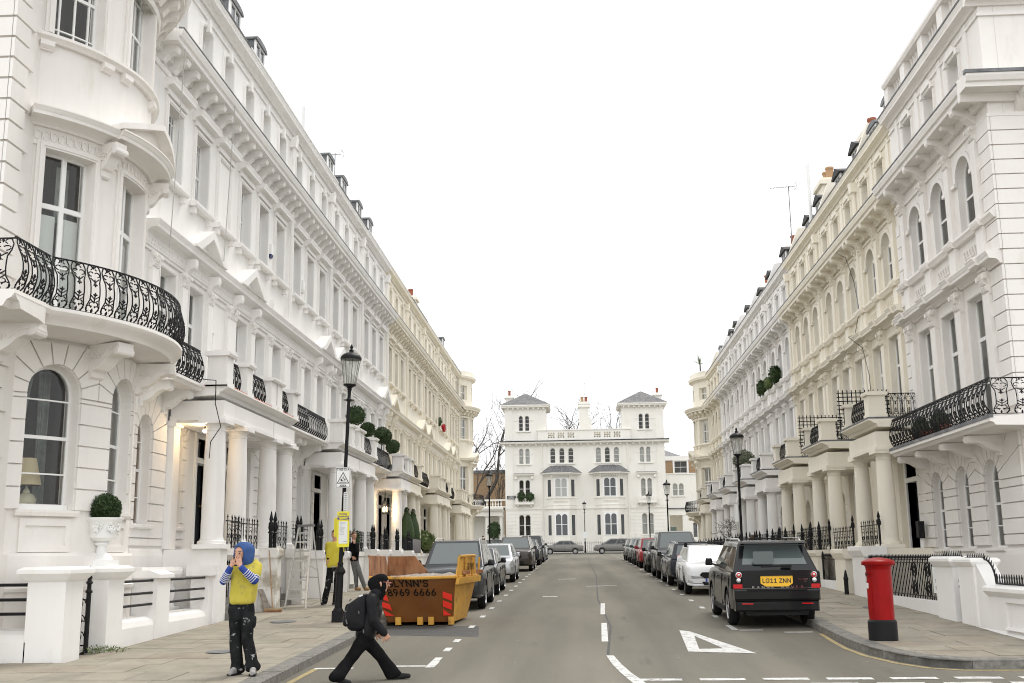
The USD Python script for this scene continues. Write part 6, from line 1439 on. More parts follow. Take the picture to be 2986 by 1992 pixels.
for k in range(44): a = k*2*PI/44; b.box(.270*math.cos(a)-.0055, .270*math.cos(a)+.0055, .270*math.sin(a)-.0055, .270*math.sin(a)+.0055, 1.250, 1.273)
tag(b.build('bead', M['post_red'], PB), kind='stuff')
def cyl_panel(name, a0, a1, z0, z1, R_, m, th=.006):
    b = MB(lambda p: np.stack([(R_+p[:, 1])*np.sin(p[:, 0]), -(R_+p[:, 1])*np.cos(p[:, 0]), p[:, 2]], 1)); b.box(a0, a1, 0, th, z0, z1, 10); v, f = b.arrays(); b.flip = trimesh.Trimesh(v, f, process=False).volume < 0
    return b.build(name, M[m], PB)
cyl_panel('door', -2.2, -1.1, .42, .98, .2065, 'post_red'); cyl_panel('slot_frame', -2.1, -1.2, 1.06, 1.13, .2065, 'post_red', .014); cyl_panel('slot', -2.0, -1.3, 1.08, 1.11, .2065, 'iron', .016); cyl_panel('collection_plate', -1.85, -1.45, .86, .95, .2125, 'paint_white', .003)
# ---------------------------------------------------------------- skip
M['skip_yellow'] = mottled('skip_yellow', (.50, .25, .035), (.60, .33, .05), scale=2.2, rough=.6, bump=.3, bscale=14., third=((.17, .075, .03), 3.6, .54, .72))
M['skip_side'] = mottled('skip_side', (.12, .038, .005), (.17, .062, .009), scale=1.6, rough=.6, bump=.3, bscale=12., third=((.10, .05, .025), 3.2, .54, .75))  # skip paint darkened in colour for grime and weak skylight on the undercut side
M['rust'] = mottled('rust', (.30, .13, .055), (.44, .24, .13), scale=3., rough=.9, bump=.5, bscale=20., third=((.17, .07, .03), 4., .45, .65), stretch=(1, 1, .35))
M['rubble'] = mottled('rubble', (.24, .21, .18), (.42, .38, .33), scale=14., rough=.95, bump=1., bscale=30.)
M['stencil'] = plain('stencil', (.012, .010, .008), .8, spec=.05); M['hazard'] = plain('hazard', (.75, .035, .02), .4)
SK = thing('skip', 'yellow rubble skip with GLYNN\'S and 8969 6666 stencilled, parked in the road', 'skip', (0, 0, 0))
gz = ZG(25.3)
# end plates face left and right, long tray between them; measured from its corners on the road
NB_, FB_ = 24.55, 26.45
xl, xr = -4.28, -2.72
def skp(name, pts, faces, m, parent=None, th=None):
    b = MB(); b.add(pts, faces, check=True); return b.build(name, M[m], parent or SK)
def slab4(name, q, n, t, m, parent=None):
    """plate from four corners with thickness t along n"""
    q = np.array(q, float); n = np.array(n, float)*t
    return skp(name, np.vstack([q, q+n]), [(0, 1, 2, 3), (7, 6, 5, 4), (0, 4, 5, 1), (1, 5, 6, 2), (2, 6, 7, 3), (3, 7, 4, 0)], m, parent)
zb, zr_, zt = gz+.06, gz+1.02, gz+1.48
nl, nr, fl, fr = (-4.22, NB_), (-2.78, NB_), (-4.22, FB_), (-2.68, FB_)
tl, tr_, ftl, ftr = (-4.60, NB_-.28), (-2.70, NB_-.32), (-4.60, FB_+.3), (-2.46, FB_+.25)
base = slab4('floor', [(*nl, zb), (*nr, zb), (*fr, zb), (*fl, zb)], (0, 0, 1), .05, 'rust')
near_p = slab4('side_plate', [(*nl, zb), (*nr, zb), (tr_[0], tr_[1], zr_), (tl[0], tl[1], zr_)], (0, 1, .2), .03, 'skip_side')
slab4('side_plate', [(*fl, zb), (*fr, zb), (ftr[0], ftr[1], zr_), (ftl[0], ftl[1], zr_)], (0, -1, .2), .03, 'rust')
er = slab4('end_plate', [(*nr, zb), (*fr, zb), (ftr[0], ftr[1], zr_), (tr_[0], tr_[1], zr_)], (-1, 0, .1), .03, 'skip_yellow')
slab4('end_plate', [(*nl, zb), (*fl, zb), (ftl[0], ftl[1], zr_), (tl[0], tl[1], zr_)], (1, 0, .1), .03, 'rust')
# raised end boards: the right one tapers, the left one is seen from inside
slab4('raised_end', [(tr_[0]+.02, tr_[1]+.04, zr_), (ftr[0], ftr[1], zr_), (ftr[0]-.02, ftr[1]-.25, zt), (tr_[0]+.06, tr_[1]+.42, zt-.02)], (-1, 0, 0), .03, 'skip_yellow', er)
slab4('raised_end', [(tl[0], tl[1], zr_), (ftl[0]+.0, ftl[1], zr_), (ftl[0]+.0, ftl[1]-.5, zt-.02), (tl[0]-.02, tl[1]+.05, zt)], (1, 0, 0), .03, 'rust')
slab4('raised_side', [(ftl[0], ftl[1]-.1, zr_), (ftl[0]+1.05, ftl[1]-.1, zr_), (ftl[0]+.66, ftl[1]-.12, zt), (ftl[0], ftl[1]-.12, zt)], (0, 1, 0), .03, 'rust')
def rim(name, pts, r, m='skip_yellow'):
    b = MB(); b.tube(pts, r, 6); b.build(name, M[m], SK)
rim('rim', [(tl[0], tl[1], zr_), (-3.6, tl[1]-.01, zr_-.02), (tr_[0], tr_[1], zr_)], .035); rim('rim', [(tr_[0], tr_[1], zr_), (ftr[0], ftr[1], zr_)], .03); rim('rim', [(ftl[0], ftl[1], zr_), (ftr[0], ftr[1], zr_)], .03)
rim('rim', [(tr_[0]+.06, tr_[1]+.42, zt-.02), (ftr[0]-.02, ftr[1]-.25, zt)], .03); rim('rim', [(tl[0]-.02, tl[1]+.05, zt), (ftl[0], ftl[1]-.5, zt-.02)], .025, 'rust')
for k, f in enumerate((.0, .34, .68, 1.0)):
    y0 = tr_[1]+.25+f*(ftr[1]-tr_[1]-.55); x0 = tr_[0]+.03+f*.28
    rim('rib', [(x0, y0-.05, zr_), (x0+.02, y0, zt-.04)], .025)
bar = slab4('end_beam', [(tr_[0]+.0, tr_[1]-.02, zr_-.16), (ftr[0]+.02, ftr[1], zr_-.14), (ftr[0]+.03, ftr[1], zr_-.01), (tr_[0]+.03, tr_[1]-.02, zr_-.02)], (1, 0, 0), .07, 'skip_yellow')
for f in (.30, .86): b = MB(); y0 = tr_[1]+f*(ftr[1]-tr_[1]); b.box(tr_[0]+f*.3, tr_[0]+.16+f*.3, y0-.05, y0+.05, zr_+.05, zr_+.13); b.build('lug', M['rust'], SK)
for x in (-3.92, -3.40, -3.06, -2.86 if False else -2.98): pass
for x in (-3.98, -3.50, -3.26, -2.82):
    b = MB(); b.box(x-.06, x+.06, NB_-.10, NB_+.0, gz+.005, gz+.17); b.build('foot', M['skip_yellow'], SK)
# rubble filling it
g = np.random.default_rng(5); nx, ny = 18, 14
XX, YY = np.meshgrid(np.linspace(0, 1, nx), np.linspace(0, 1, ny)); 
Px = tl[0]+.12+(tr_[0]-tl[0]-.2)*XX; Py = tl[1]+.1+(ftl[1]-tl[1]-.25)*YY
Pz = zr_-.16+.16*meshkit.fbm(np.stack([XX*6, YY*6, XX*0], -1), 4)+.16*YY*np.clip(1-np.abs(XX-.6)*1.2, 0, 1)
V_ = np.stack([Px, Py, Pz], -1).reshape(-1, 3); F_ = [(j*nx+i, j*nx+i+1, (j+1)*nx+i+1, (j+1)*nx+i) for j in range(ny-1) for i in range(nx-1)]
b = MB(); b.add(V_, F_, check=False); tag(b.build('rubble', M['rubble']), 'grey builders rubble heaped inside the yellow skip', 'rubble', kind='stuff')
# lettering in the plane of the near plate
A_, B_, C_ = np.array([*nl, zb]), np.array([*nr, zb]), np.array([tl[0], tl[1], zr_])
def plate_pt(p):
    """x from the left bottom corner along the plate, y up the plate; the plate widens upwards"""
    L = np.array([*nl, zb]); R = np.array([*nr, zb]); TLq = np.array([tl[0], tl[1], zr_]); TRq = np.array([tr_[0], tr_[1], zr_])
    s, t = p[:, 0:1]/2.0, p[:, 1:2]/1.0
    P0 = L*(1-s)+R*s; P1 = TLq*(1-s)+TRq*s
    return P0*(1-t)+P1*t+np.array([0, -1, .25])*(.016+p[:, 2:3])
def on_plate(lines, m, name='lettering'):
    b = MB()
    for s, x, y, h in lines:
        t = meshkit.text_mesh(s, h, .002, bold=True); t.apply_scale([1.12, 1, 1]); t.apply_translation((x-t.bounds[:, 0].mean(), y, 0)); b.mesh(t)
    b.T = plate_pt; return b.build(name, M[m], SK)
on_plate([("GLYNN'S", .86, .785, .15)], 'stencil'); on_plate([('8969 6666', .92, .585, .15)], 'stencil')
for x, s_ in ((1.70, 1), (.02, 1)):
    for k in range(3):
        b = MB(); y = .68-k*.2
        if k < 2: q = [(x, y), (x, y-.14), (x+.24, y-.22), (x+.24, y-.08)]
        else: q = [(x, y), (x, y-.14), (x+.24, y-.14)]
        b.plate(sg.Polygon(q), 0, .003); b.T = lambda p: plate_pt(np.stack([p[:, 0], p[:, 2], p[:, 1]], 1)); b.build('hazard_stripe', M['hazard'], SK)
def on_end(lines, m, zlo, zhi):
    b = MB()
    for s, y, z, h in lines:
        t = meshkit.text_mesh(s, h, .002, bold=True); t.apply_scale([.75, 1, 1]); t.apply_translation((y-t.bounds[:, 0].mean(), z, 0)); b.mesh(t)
    b.T = lambda p: np.stack([tr_[0]+.025+(p[:, 0])*.128+(p[:, 1]-1.02)*.04+p[:, 2]+.02, tr_[1]+p[:, 0], gz+p[:, 1]], 1); return b.build('lettering', M[m], SK)
on_end([("GLYNN'S", 1.25, 1.16, .15)], 'stencil', 0, 0)
# ---------------------------------------------------------------- stepladder, broom, odds and ends
M['alu'] = plain('alu', (.62, .62, .60), .35, .7)
LD = thing('stepladder', 'tall aluminium stepladder standing open before the scraped porch wall', 'ladder')
g1, g2, g3, g4 = np.array([-7.62, 28.7, ZG(28.7)+.125]), np.array([-6.95, 28.2, ZG(28.2)+.125]), np.array([-6.95, 29.9, ZG(29.9)+.125]), np.array([-7.62, 30.4, ZG(30.4)+.125])
t1, t2 = np.array([-7.47, 29.35, 3.05]), np.array([-7.05, 29.05, 3.05])
for a, c in ((g1, t1), (g2, t2)): b = MB(); b.tube([a, c], .026, 4); b.build('rail', M['alu'], LD)
for a, c in ((g3, t2+(0, .12, 0)), (g4, t1+(0, .12, 0))): b = MB(); b.tube([a, c], .02, 4); b.build('back_leg', M['alu'], LD)
for k in range(1, 9):
    f = k/8.6; p, q = g1+(t1-g1)*f, g2+(t2-g2)*f
    b = MB(); d = np.array([.0, .09, 0]); b.add([p, q, q+d, p+d, p-(0, 0, .035), q-(0, 0, .035), q+d-(0, 0, .035), p+d-(0, 0, .035)], [(0, 1, 2, 3), (7, 6, 5, 4), (0, 4, 5, 1), (1, 5, 6, 2), (2, 6, 7, 3), (3, 7, 4, 0)]); b.build('tread', M['alu'], LD)
b = MB(); p, q = t1, t2; d = np.array([.1, .3, 0]); b.add([p+(-.03, -.05, 0), q+(.03, -.05, 0), q+(.03, .25, 0), p+(-.03, .25, 0), p+(-.03, -.05, .05), q+(.03, -.05, .05), q+(.03, .25, .05), p+(-.03, .25, .05)], [(3, 2, 1, 0), (4, 5, 6, 7), (0, 1, 5, 4), (1, 2, 6, 5), (2, 3, 7, 6), (3, 0, 4, 7)]); b.build('top_cap', M['lead'], LD)
for f, g_ in ((.35, .35), (.7, .7)): b = MB(); b.tube([g3+(t2-g3)*f, g4+(t1-g4)*f], .016, 4); b.build('brace', M['alu'], LD)
b = MB(); b.tube([g2+(t2-g2)*.52, g3+(t2-g3)*.45], .012, 4); b.build('stay', M['alu'], LD)
M['wood'] = mottled('wood', (.32, .21, .12), (.45, .32, .20), scale=10., rough=.8)
BR = thing('broom', 'wooden broom leaning against the scraped porch wall', 'broom')
gb = ZG(27.35)+.12
b = MB(); b.tube([(-7.55, 27.3, gb+.05), (-7.72, 27.45, gb+1.5)], .016, 6); b.build('handle', M['wood'], BR)
b = MB(); b.box(-7.75, -7.32, 27.24, 27.36, gb+.045, gb+.09); b.build('head', M['wood'], BR)
b = MB(); b.box(-7.74, -7.33, 27.25, 27.35, gb+.004, gb+.045); b.build('bristles', M['rust'], BR)
PLK = thing('plank', 'grey wooden board leaning against the scraped porch wall beside the broom', 'board')
b = MB(); b.add([(-7.78, 27.40, gb), (-7.60, 27.42, gb), (-7.86, 27.46, gb+.55), (-7.98, 27.46, gb+.55), (-7.78, 27.43, gb), (-7.60, 27.45, gb), (-7.86, 27.49, gb+.55), (-7.98, 27.49, gb+.55)], [(0, 1, 2, 3), (7, 6, 5, 4), (0, 4, 5, 1), (1, 5, 6, 2), (2, 6, 7, 3), (3, 7, 4, 0)]); b.build('board', M['rubble'], PLK)
# ---------------------------------------------------------------- plants on porches and balconies
def ball_tree(lab, x, y, z, R, stem, seed):
    o = thing('ball_tree', lab, 'tree', (x, y, z), group='clipped ball trees on the porches')
    b = MB(); b.tube([(0, 0, 0), (0, 0, stem)], .025, 6); b.build('trunk', M['bark'], o)
    b = MB(); b.lathe([(.14, 0), (.19, .26), (.2, .3), (.02, .28)], 0, 0, 12); b.build('pot', M['lead'], o)
    b = MB(); s = trimesh.creation.icosphere(2, R*.86); s.apply_translation((0, 0, stem+R*.7)); b.mesh(s); b.build('core', M['foliage'], o, True)
    b = MB(); leaf_blob(b, 1500, (R, R, R), (0, 0, stem+R*.7), .045, seed, .8); b.build('crown', M['foliage'], o)
for k, (y, r, st) in enumerate(((41.0, .36, 1.15), (43.4, .30, .92), (46.6, .33, 1.05), (48.0, .35, 1.1), (50.3, .33, .9))):
    ball_tree(['largest clipped ball tree, just right of the near lamp post', 'small clipped ball tree next to the largest one', 'clipped ball tree, third along the porch balcony from the lamp post', 'clipped ball tree touching its left neighbour over the railing', 'clipped ball tree standing alone farthest along'][k], -8.35 if k < 3 else -8.5, y, 6.15, r, st, 60+k)
PLN = thing('planter', 'dark square planter under the two cone shaped trees', 'planter', (-7.95, 52.0, 2.45))
b = MB(); b.box(-.45, .35, -1.3, 1.3, 0, .62); b.build('box', M['door_black'], PLN); b = MB(); b.box(-.42, .32, -1.25, 1.25, .62, .65); b.build('soil', M['bark'], PLN)
for k, y in enumerate((51.1, 53.0)):
    o = thing('cone_tree', ['left of two clipped cone trees in the dark planter', 'right of two clipped cone trees in the dark planter'][k], 'tree', (-7.95, y, 3.05))
    b = MB(); b.lathe([(.34, 0), (.36, .25), (.28, .75), (.13, 1.2), (.01, 1.4)], 0, 0, 14); b.build('core', M['foliage'], o, 40)
    b = MB()
    for q in range(7): leaf_blob(b, 240, (.40-.05*q, .40-.05*q, .16), (0, 0, .1+q*.205), .045, 70+q+k*9, .8)
    b.build('crown', M['foliage'], o)
shrub('potted_shrub', 'yellow green leafy shrub behind the railings right of the cone trees', 'shrub', (-8.1, 58, 2.5), (.6, .8, .55), 700, .12, 'foliage_light', 31)
shrub('potted_shrub', 'small dark shrub with red flowers behind the near lamp post', 'shrub', (-7.95, 39.2, 2.5), (.18, .2, .36), 300, .06, 'foliage', 32)
shrub('balcony_plant', 'grey green bushy plant on the white porch pier on the right', 'shrub', (8.3, 55.4, 6.3), (.55, .75, .5), 1500, .075, 'foliage_grey', 33, core=.6)
shrub('window_plant', 'largest potted shrub on an upper sill of the right white terrace', 'shrub', (9.3, 51.2, 10.0), (.28, .42, .42), 500, .08, 'foliage', 34)
shrub('window_plant', 'middle potted plant with reddish leaves on an upper sill on the right', 'shrub', (9.3, 53.1, 10.0), (.2, .32, .3), 300, .07, 'foliage_light', 35)
shrub('window_plant', 'farther potted shrub on an upper sill of the right white terrace', 'shrub', (9.3, 55.0, 9.95), (.25, .4, .4), 400, .08, 'foliage', 36)
shrub('window_plant', 'small flower pot on a far upper sill of the left cream terrace', 'shrub', (-9.15, 72.7, 10.9), (.18, .3, .3), 160, .08, 'foliage', 37)
shrub('window_plant', 'red flowers on a far upper sill of the left cream terrace', 'flowers', (-9.1, 74.6, 10.7), (.15, .3, .28), 140, .08, 'red_flower', 38)
shrub('potted_tree', 'round potted evergreen standing in the loggia beside the left villa', 'tree', (-9.65, 126.6, 2.7), (.75, .6, 1.0), 700, .16, 'foliage', 39, trunk=2.6)
for k, y in enumerate((26.9, 28.4)):
    o = shrub('railing_planter', ['grassy plant in a red trough on the right balcony, nearer one', 'grassy plant in a red trough on the right balcony, farther one'][k], 'planter', (8.75, y, 4.95), (.16, .42, .28), 500, .09, 'foliage', 40+k)
    b = MB(); b.box(-.1, .1, -.45, .45, 0, .2); b.build('trough', M['terracotta'], o)
sp = thing('spiky_plant', 'spiky palm like plant on the roof of the far right tower house', 'plant', (9.0, 78.6, 15.2))
b = MB(); r = random.Random(9)
for k in range(40):
    a, e = r.uniform(0, 2*PI), r.uniform(.1, 1.4); d = np.array([math.cos(a)*math.cos(e), math.sin(a)*math.cos(e), math.sin(e)]); w_ = np.cross(d, (0, 0, 1)); w_ /= np.linalg.norm(w_)
    p0 = np.array([0, 0, .5]); b.add([p0-w_*.03, p0+w_*.03, p0+d*.9], [(0, 1, 2)], check=False)
b.build('leaves', M['foliage_light'], sp); b = MB(); b.tube([(0, 0, 0), (0, 0, .55)], .05, 6); b.build('stem', M['bark'], sp)
# ---------------------------------------------------------------- porch lights, alarm boxes, pipes, dormers, chimneys, aerials, cable
M['bulb_on'] = _mat('bulb_on', {'e': ('emission', {'color': (1., .70, .38), 'strength': 260.})}, [], 'e.emission')
BB = thing('bare_bulb', 'lit bare bulb hanging under the first porch on the left', 'lamp', (-8.55, 24.75, 5.12))
b = MB(); b.mesh(trimesh.creation.icosphere(2, .045)); b.build('bulb', M['bulb_on'], BB, True)
b = MB(); b.tube([(0, 0, .04), (0, 0, .15)], .02, 6); b.build('socket', M['iron'], BB)
t = np.linspace(0, 1, 10); b = MB(); b.tube(np.c_[-.02*t, .15*t+.05*np.sin(t*5), .1-.62*t], .008, 4); tt = np.linspace(0, 2*PI, 14); b.tube(np.c_[-.02+0*tt, .16+.10*np.cos(tt), -.58+.10*np.sin(tt)], .012, 4); b.build('loose_cable', M['iron'], BB)
PLT = thing('porch_lantern', 'crowned brass lantern with lit candles hanging in a porch', 'lamp', (-8.6, 49.0, 4.15))
b = MB()
for k in range(6): a = k*PI/3; b.tube([(.17*math.cos(a), .17*math.sin(a), 0), (.17*math.cos(a), .17*math.sin(a), .42), (.03*math.cos(a), .03*math.sin(a), .62)], .012, 4)
b.lathe([(.18, 0), (.18, .02), (.02, .0)], 0, 0, 6, 0); b.lathe([(.17, .41), (.18, .44), (.16, .44)], 0, 0, 6); b.lathe([(.03, .6), (.06, .68), (.02, .75), (.01, 1.1)], 0, 0, 8); b.build('frame', M['iron'], PLT)
b = MB()
for k in range(3): a = k*2*PI/3; b.lathe([(.018, 0), (.018, .14), (.012, .17), (.001, .2)], .07*math.cos(a), .07*math.sin(a), 6, .12)
b.build('candles', M['bulb_on'], PLT)
o = thing('wall_lantern', 'black lantern hanging in a white porch behind the right street lamp', 'lamp', (9.0, 46.9, 4.0)); b = MB(); b.lathe([(.02, 0), (.13, .04), (.19, .45), (.21, .47), (.09, .62), (.03, .66), (.015, .9)], 0, 0, 6); b.build('lantern', M['iron'], o)
M['alarm'] = plain('alarm', (.78, .78, .76), .4); M['alarm_blue'] = plain('alarm_blue', (.02, .03, .12), .4)
for k, (y, z, mm) in enumerate(((32.3, 11.45, 'alarm_blue'), (36.3, 11.3, 'alarm'), (27.1, 7.9, 'alarm'), (32.6, 9.95, 'alarm'))):
    o = thing('alarm_box', ['white alarm box with a blue base between upper windows on the left', 'plain white alarm box between upper windows on the left, farther one', 'white alarm box on a blocked first floor window on the left', 'small white box on the wall above the string course, left terrace'][k], 'alarm box')
    w_, h_ = (.13, .34) if k < 3 else (.07, .14)
    wpart(o, XL, -1, 'cover', lambda b: b.cham(y-w_, y+w_, 0, .09, z, z+h_, .015), M['alarm'])
    wpart(o, XL, -1, 'base', lambda b: b.prof([(0, z-.09), (.05, z-.09), (.085, z), (0, z)], y-w_*.9, y+w_*.9), M[mm])
for i, u in enumerate(BL[1:]):
    H = LH[i][0]
    if i: wpart(H.o, XL, -1, 'drain_pipe', lambda b: (b.tube([(u+.0, .12, 9.6), (u, .12, 13.5)], .06, 8), b.tube([(u, .10, 14.1), (u, .10, 15.9), (u, .2, 16.2)], .055, 8), b.prof([(.0, 15.75), (.2, 15.75), (.24, 16.1), (.0, 16.1)], u-.14, u+.14)), LH[i][0].wall)
for i in range(8):
    H = RH[i][0]; u = RB[i][1]-.05
    b = H.mb(); b.tube([(u, .12, 9.3), (u, .12, 12.1)], .06, 8); b.tube([(u, .1, 12.7), (u, .1, 14.3)], .055, 8); b.prof([(.0, 14.0), (.22, 14.0), (.26, 14.32), (.0, 14.32)], u-.15, u+.15); b.build('drain_pipe', H.wall, H.o)
for i, u in ((1, 30.0), (1, 32.6), (3, 42.9), (3, 45.6), (4, 49.0), (4, 51.7), (9, 81.5)): dormer(LH[i][0], u, -.65, 17.45, 1.1, 1.15)
for i, u in ((0, 32.9), (0, 34.7), (1, 37.0), (1, 39.6), (2, 43.0), (2, 45.2), (3, 50.6), (4, 54.6), (4, 57.6), (5, 62.2), (6, 67), (6, 69.2), (7, 74.5)): dormer(RH[i][0], u, -.42, 15.0, 1.0+.1*math.sin(u*3), 1.0+.12*math.sin(u*5), 'lead' if i < 1 or i == 7 else 'felt')
def chimney(H, u, v, z, h, w_=1.0, pots=2, buff=False):
    C = H.part('chimney', lambda b: (b.box(u-w_/2, u+w_/2, v-.6, v+.2, z, z+h), b.box(u-w_/2-.12, u+w_/2+.12, v-.72, v+.32, z+h, z+h+.18), b.box(u-w_/2-.02, u+w_/2+.02, v-.62, v+.22, z+h+.18, z+h+.3)))
    for k in range(pots): H.part('chimney_pot', lambda b: b.lathe([(.17, 0), (.15, .42), (.18, .44), (.18, .52), (.1, .52)], u-w_*.25+k*w_*.5 if pots > 1 else u, v-.2, 10, z+h+.3), M['terracotta_buff' if buff else 'terracotta'], C)
chimney(RH[0][0], 32.0, -1.3, 15.5, 1.4, .8, 1, True); chimney(RH[1][0], 38.2, -1.2, 15.5, 1.3, .8, 1); chimney(RH[2][0], 44.4, -1.0, 15.5, 1.6, 1.2, 2, True); chimney(RH[3][0], 53., -1.2, 15.5, 1.3, .8, 1); chimney(RH[5][0], 60.8, -1.2, 15.5, 1.3, .8, 1)
chimney(LH[7][0], 70.2, -1.2, 17.0, 1.9, .9, 1)
for i in range(8): RH[i][0].part('party_parapet', lambda b: b.prof([(.16, 14.8), (-.45, 16.35), (-4.5, 16.9), (-8.9, 15.2), (-8.9, 14.8)], RB[i][1]-.32, RB[i][1]-.02))
for i in range(0, 10, 2): LH[i][0].part('party_parapet', lambda b: b.prof([(.2, 16.53), (-.3, 17.6), (-4.5, 18.3), (-8.9, 16.8), (-8.9, 16.5)], BL[i+1]-.25, BL[i+1]+.0))
aerial('roof aerial on the left terrace behind the row of dormers', -10.6, 46.5, 17.6, 2.6, 0.)
aerial('roof aerial on the right terrace above the cream houses', 10.6, 51.8, 16.2, 3.6, 0.)
o = thing('vent_pipe', 'slim white vent pipe standing on the right terrace roof', 'pipe', (9.75, 43.6, 15.0)); b = MB(); b.tube([(0, 0, 0), (0, 0, 2.9)], .07, 8); b.build('pipe', M['paint_white'], o)
o = thing('vent_pipe', 'slim white vent pipe standing on the left terrace roof', 'pipe', (-9.6, 36.9, 16.6)); b = MB(); b.tube([(0, 0, 0), (0, 0, 1.7)], .06, 8); b.build('pipe', M['paint_white'], o)
cb = thing('hanging_cable', 'loose black cable trailing down the front of the narrow cream house', 'cable')
b = MB(); b.tube([(8.98, 37.6, 12.6), (9.15, 36.2, 11.9), (9.3, 35.95, 11.0), (9.38, 35.85, 10.0), (9.30, 36.3, 9.3), (9.0, 36.0, 9.15), (9.3, 35.5, 8.7), (9.42, 35.4, 7.8), (9.42, 35.3, 6.2)], .010, 5); b.build('cable', M['iron'], cb)
cb = thing('hanging_cable', 'loose black cable hanging from the curved balcony to the first porch on the left', 'cable')
b = MB(); b.tube([(-7.95, 21.9, 6.2), (-7.92, 22.7, 5.98), (-7.95, 23.6, 6.1), (-7.98, 23.7, 5.6), (-7.9, 23.9, 5.1), (-8.05, 23.7, 4.75), (-8.1, 23.8, 4.4)], .011, 5); b.build('cable', M['iron'], cb)
for y, zt_, zb_ in ((22.9, 13.7, 9.0), (26.6, 14.0, 9.7)):
    cb = thing('rope', 'thin pale rope hanging down the white front, %s' % ('beside the bowed bay' if y < 24 else 'over a pediment'), 'rope')
    b = MB(); b.tube([(-8.75, y, zt_), (-8.85, y+.1, (zt_+zb_)/2), (-8.9, y+.05, zb_)], .012, 4); b.build('rope', M['blind_grey'], cb)
# orange edging left on the first porch roof
ce = thing('edge_strip', 'orange edging strip along the first porch roof on the left', 'edging')
b = MB(); b.box(24.36, 30.85, -7.955, -7.935, 6.10, 6.13); b.box(24.34, 24.365, -9.3, -7.94, 6.10, 6.13); b.T = lambda p: np.stack([p[:, 1], p[:, 0], p[:, 2]], 1); b.build('strip', M['copper_edge'], ce)
# table lamp in the bay window of the corner house
TLp = thing('table_lamp', 'cream table lamp with pale shade standing inside the bay window', 'lamp', (-9.42, 18.38, 3.06))
M['shade'] = plain('shade', (.72, .60, .38), .8); M['ceramic'] = plain('ceramic', (.70, .66, .48), .25)
b = MB(); b.lathe([(.12, 0), (.125, .03), (.16, .10), (.17, .17), (.13, .25), (.06, .29), (.055, .33), (.03, .36), (.012, .42)], 0, 0, 20); b.build('base', M['ceramic'], TLp, 40)
b = MB(); b.lathe([(.235, .42), (.13, .88), (.125, .88), (.23, .42)], 0, 0, 24); b.build('shade', M['shade'], TLp, 40)
# ---------------------------------------------------------------- cars: x forward, y left, z up, built from lofts
def paint(n, c, metal=0., rough=.25): M[n] = plain(n, c, rough, metal, coat_weight=.5, coat_roughness=.03, spec=.25)
paint('car_black', (.004, .0045, .005)); paint('car_white', (.78, .79, .80)); paint('car_grey', (.035, .037, .040), .5, .3); paint('car_silver', (.50, .51, .52), .7, .3); paint('car_darksilver', (.17, .165, .155), .7, .3)
paint('car_red', (.26, .008, .014)); paint('car_navy', (.012, .015, .022)); paint('car_green', (.20, .235, .23), .6, .3); paint('car_brown', (.05, .042, .034), .4, .3)
M['car_glass'] = plain('car_glass', (.018, .022, .022), .03, spec=.6); M['car_glass_light'] = plain('car_glass_light', (.10, .12, .12), .03, spec=1.0)
M['tyre'] = plain('tyre', (.014, .014, .014), .85, spec=.15); M['rim'] = plain('rim', (.45, .45, .46), .3, .9); M['trim'] = plain('trim', (.012, .012, .013), .6, spec=.2)
M['headlight'] = plain('headlight', (.72, .74, .76), .08, .3, coat_weight=1.); M['tail_red'] = plain('tail_red', (.45, .008, .012), .12, coat_weight=1.); M['chrome'] = plain('chrome', (.7, .7, .71), .12, 1.)
M['plate_white'] = plain('plate_white', (.75, .75, .73), .4); M['plate_yellow'] = plain('plate_yellow', (.85, .48, .03), .4); M['plate_blue'] = plain('plate_blue', (.02, .06, .35), .4)
def sph(r, c, n=16): return m3.Manifold.sphere(r, n).translate(list(map(float, c)))
def hull_pts(pts, r, n=16): return m3.Manifold.batch_hull([sph(r, p, n) for p in pts])
def mf(man): 
    q = man.to_mesh(); return trimesh.Trimesh(np.array(q.vert_properties[:, :3]), np.array(q.tri_verts), process=False)
def face_panel(b, P, s0, s1, t0, t1, off, th=.012, bow=0., n=1):
    """panel on the quad face P (bottom a, bottom b, top b, top a), lifted off the face"""
    A, B, C, Dd = [np.array(p, float) for p in P]
    nr = np.cross(B-A, Dd-A); nr /= np.linalg.norm(nr)
    f = lambda s, t, o: (A*(1-s)+B*s)*(1-t)+(Dd*(1-s)+C*s)*t+nr*(o+bow*4*s*(1-s))
    V, F = [], []
    if np.ndim(s0) == 0: s0, s1 = (s0, s0), (s1, s1)     # (at bottom, at top)
    g = [(k/n) for k in range(n+1)]
    for o in (off, off-th):
        for k in g: V += [f(s0[0]+(s1[0]-s0[0])*k, t0, o), f(s0[1]+(s1[1]-s0[1])*k, t1, o)]
    m = 2*(n+1)
    for k in range(n):
        a = 2*k; F += [(a, a+2, a+3, a+1), (m+a+1, m+a+3, m+a+2, m+a), (a, m+a, m+a+2, a+2), (a+1, a+3, m+a+3, m+a+1)]
    F += [(0, 1, m+1, m), (2*n, m+2*n, m+2*n+1, 2*n+1)]
    b.add(V, F, check=False)
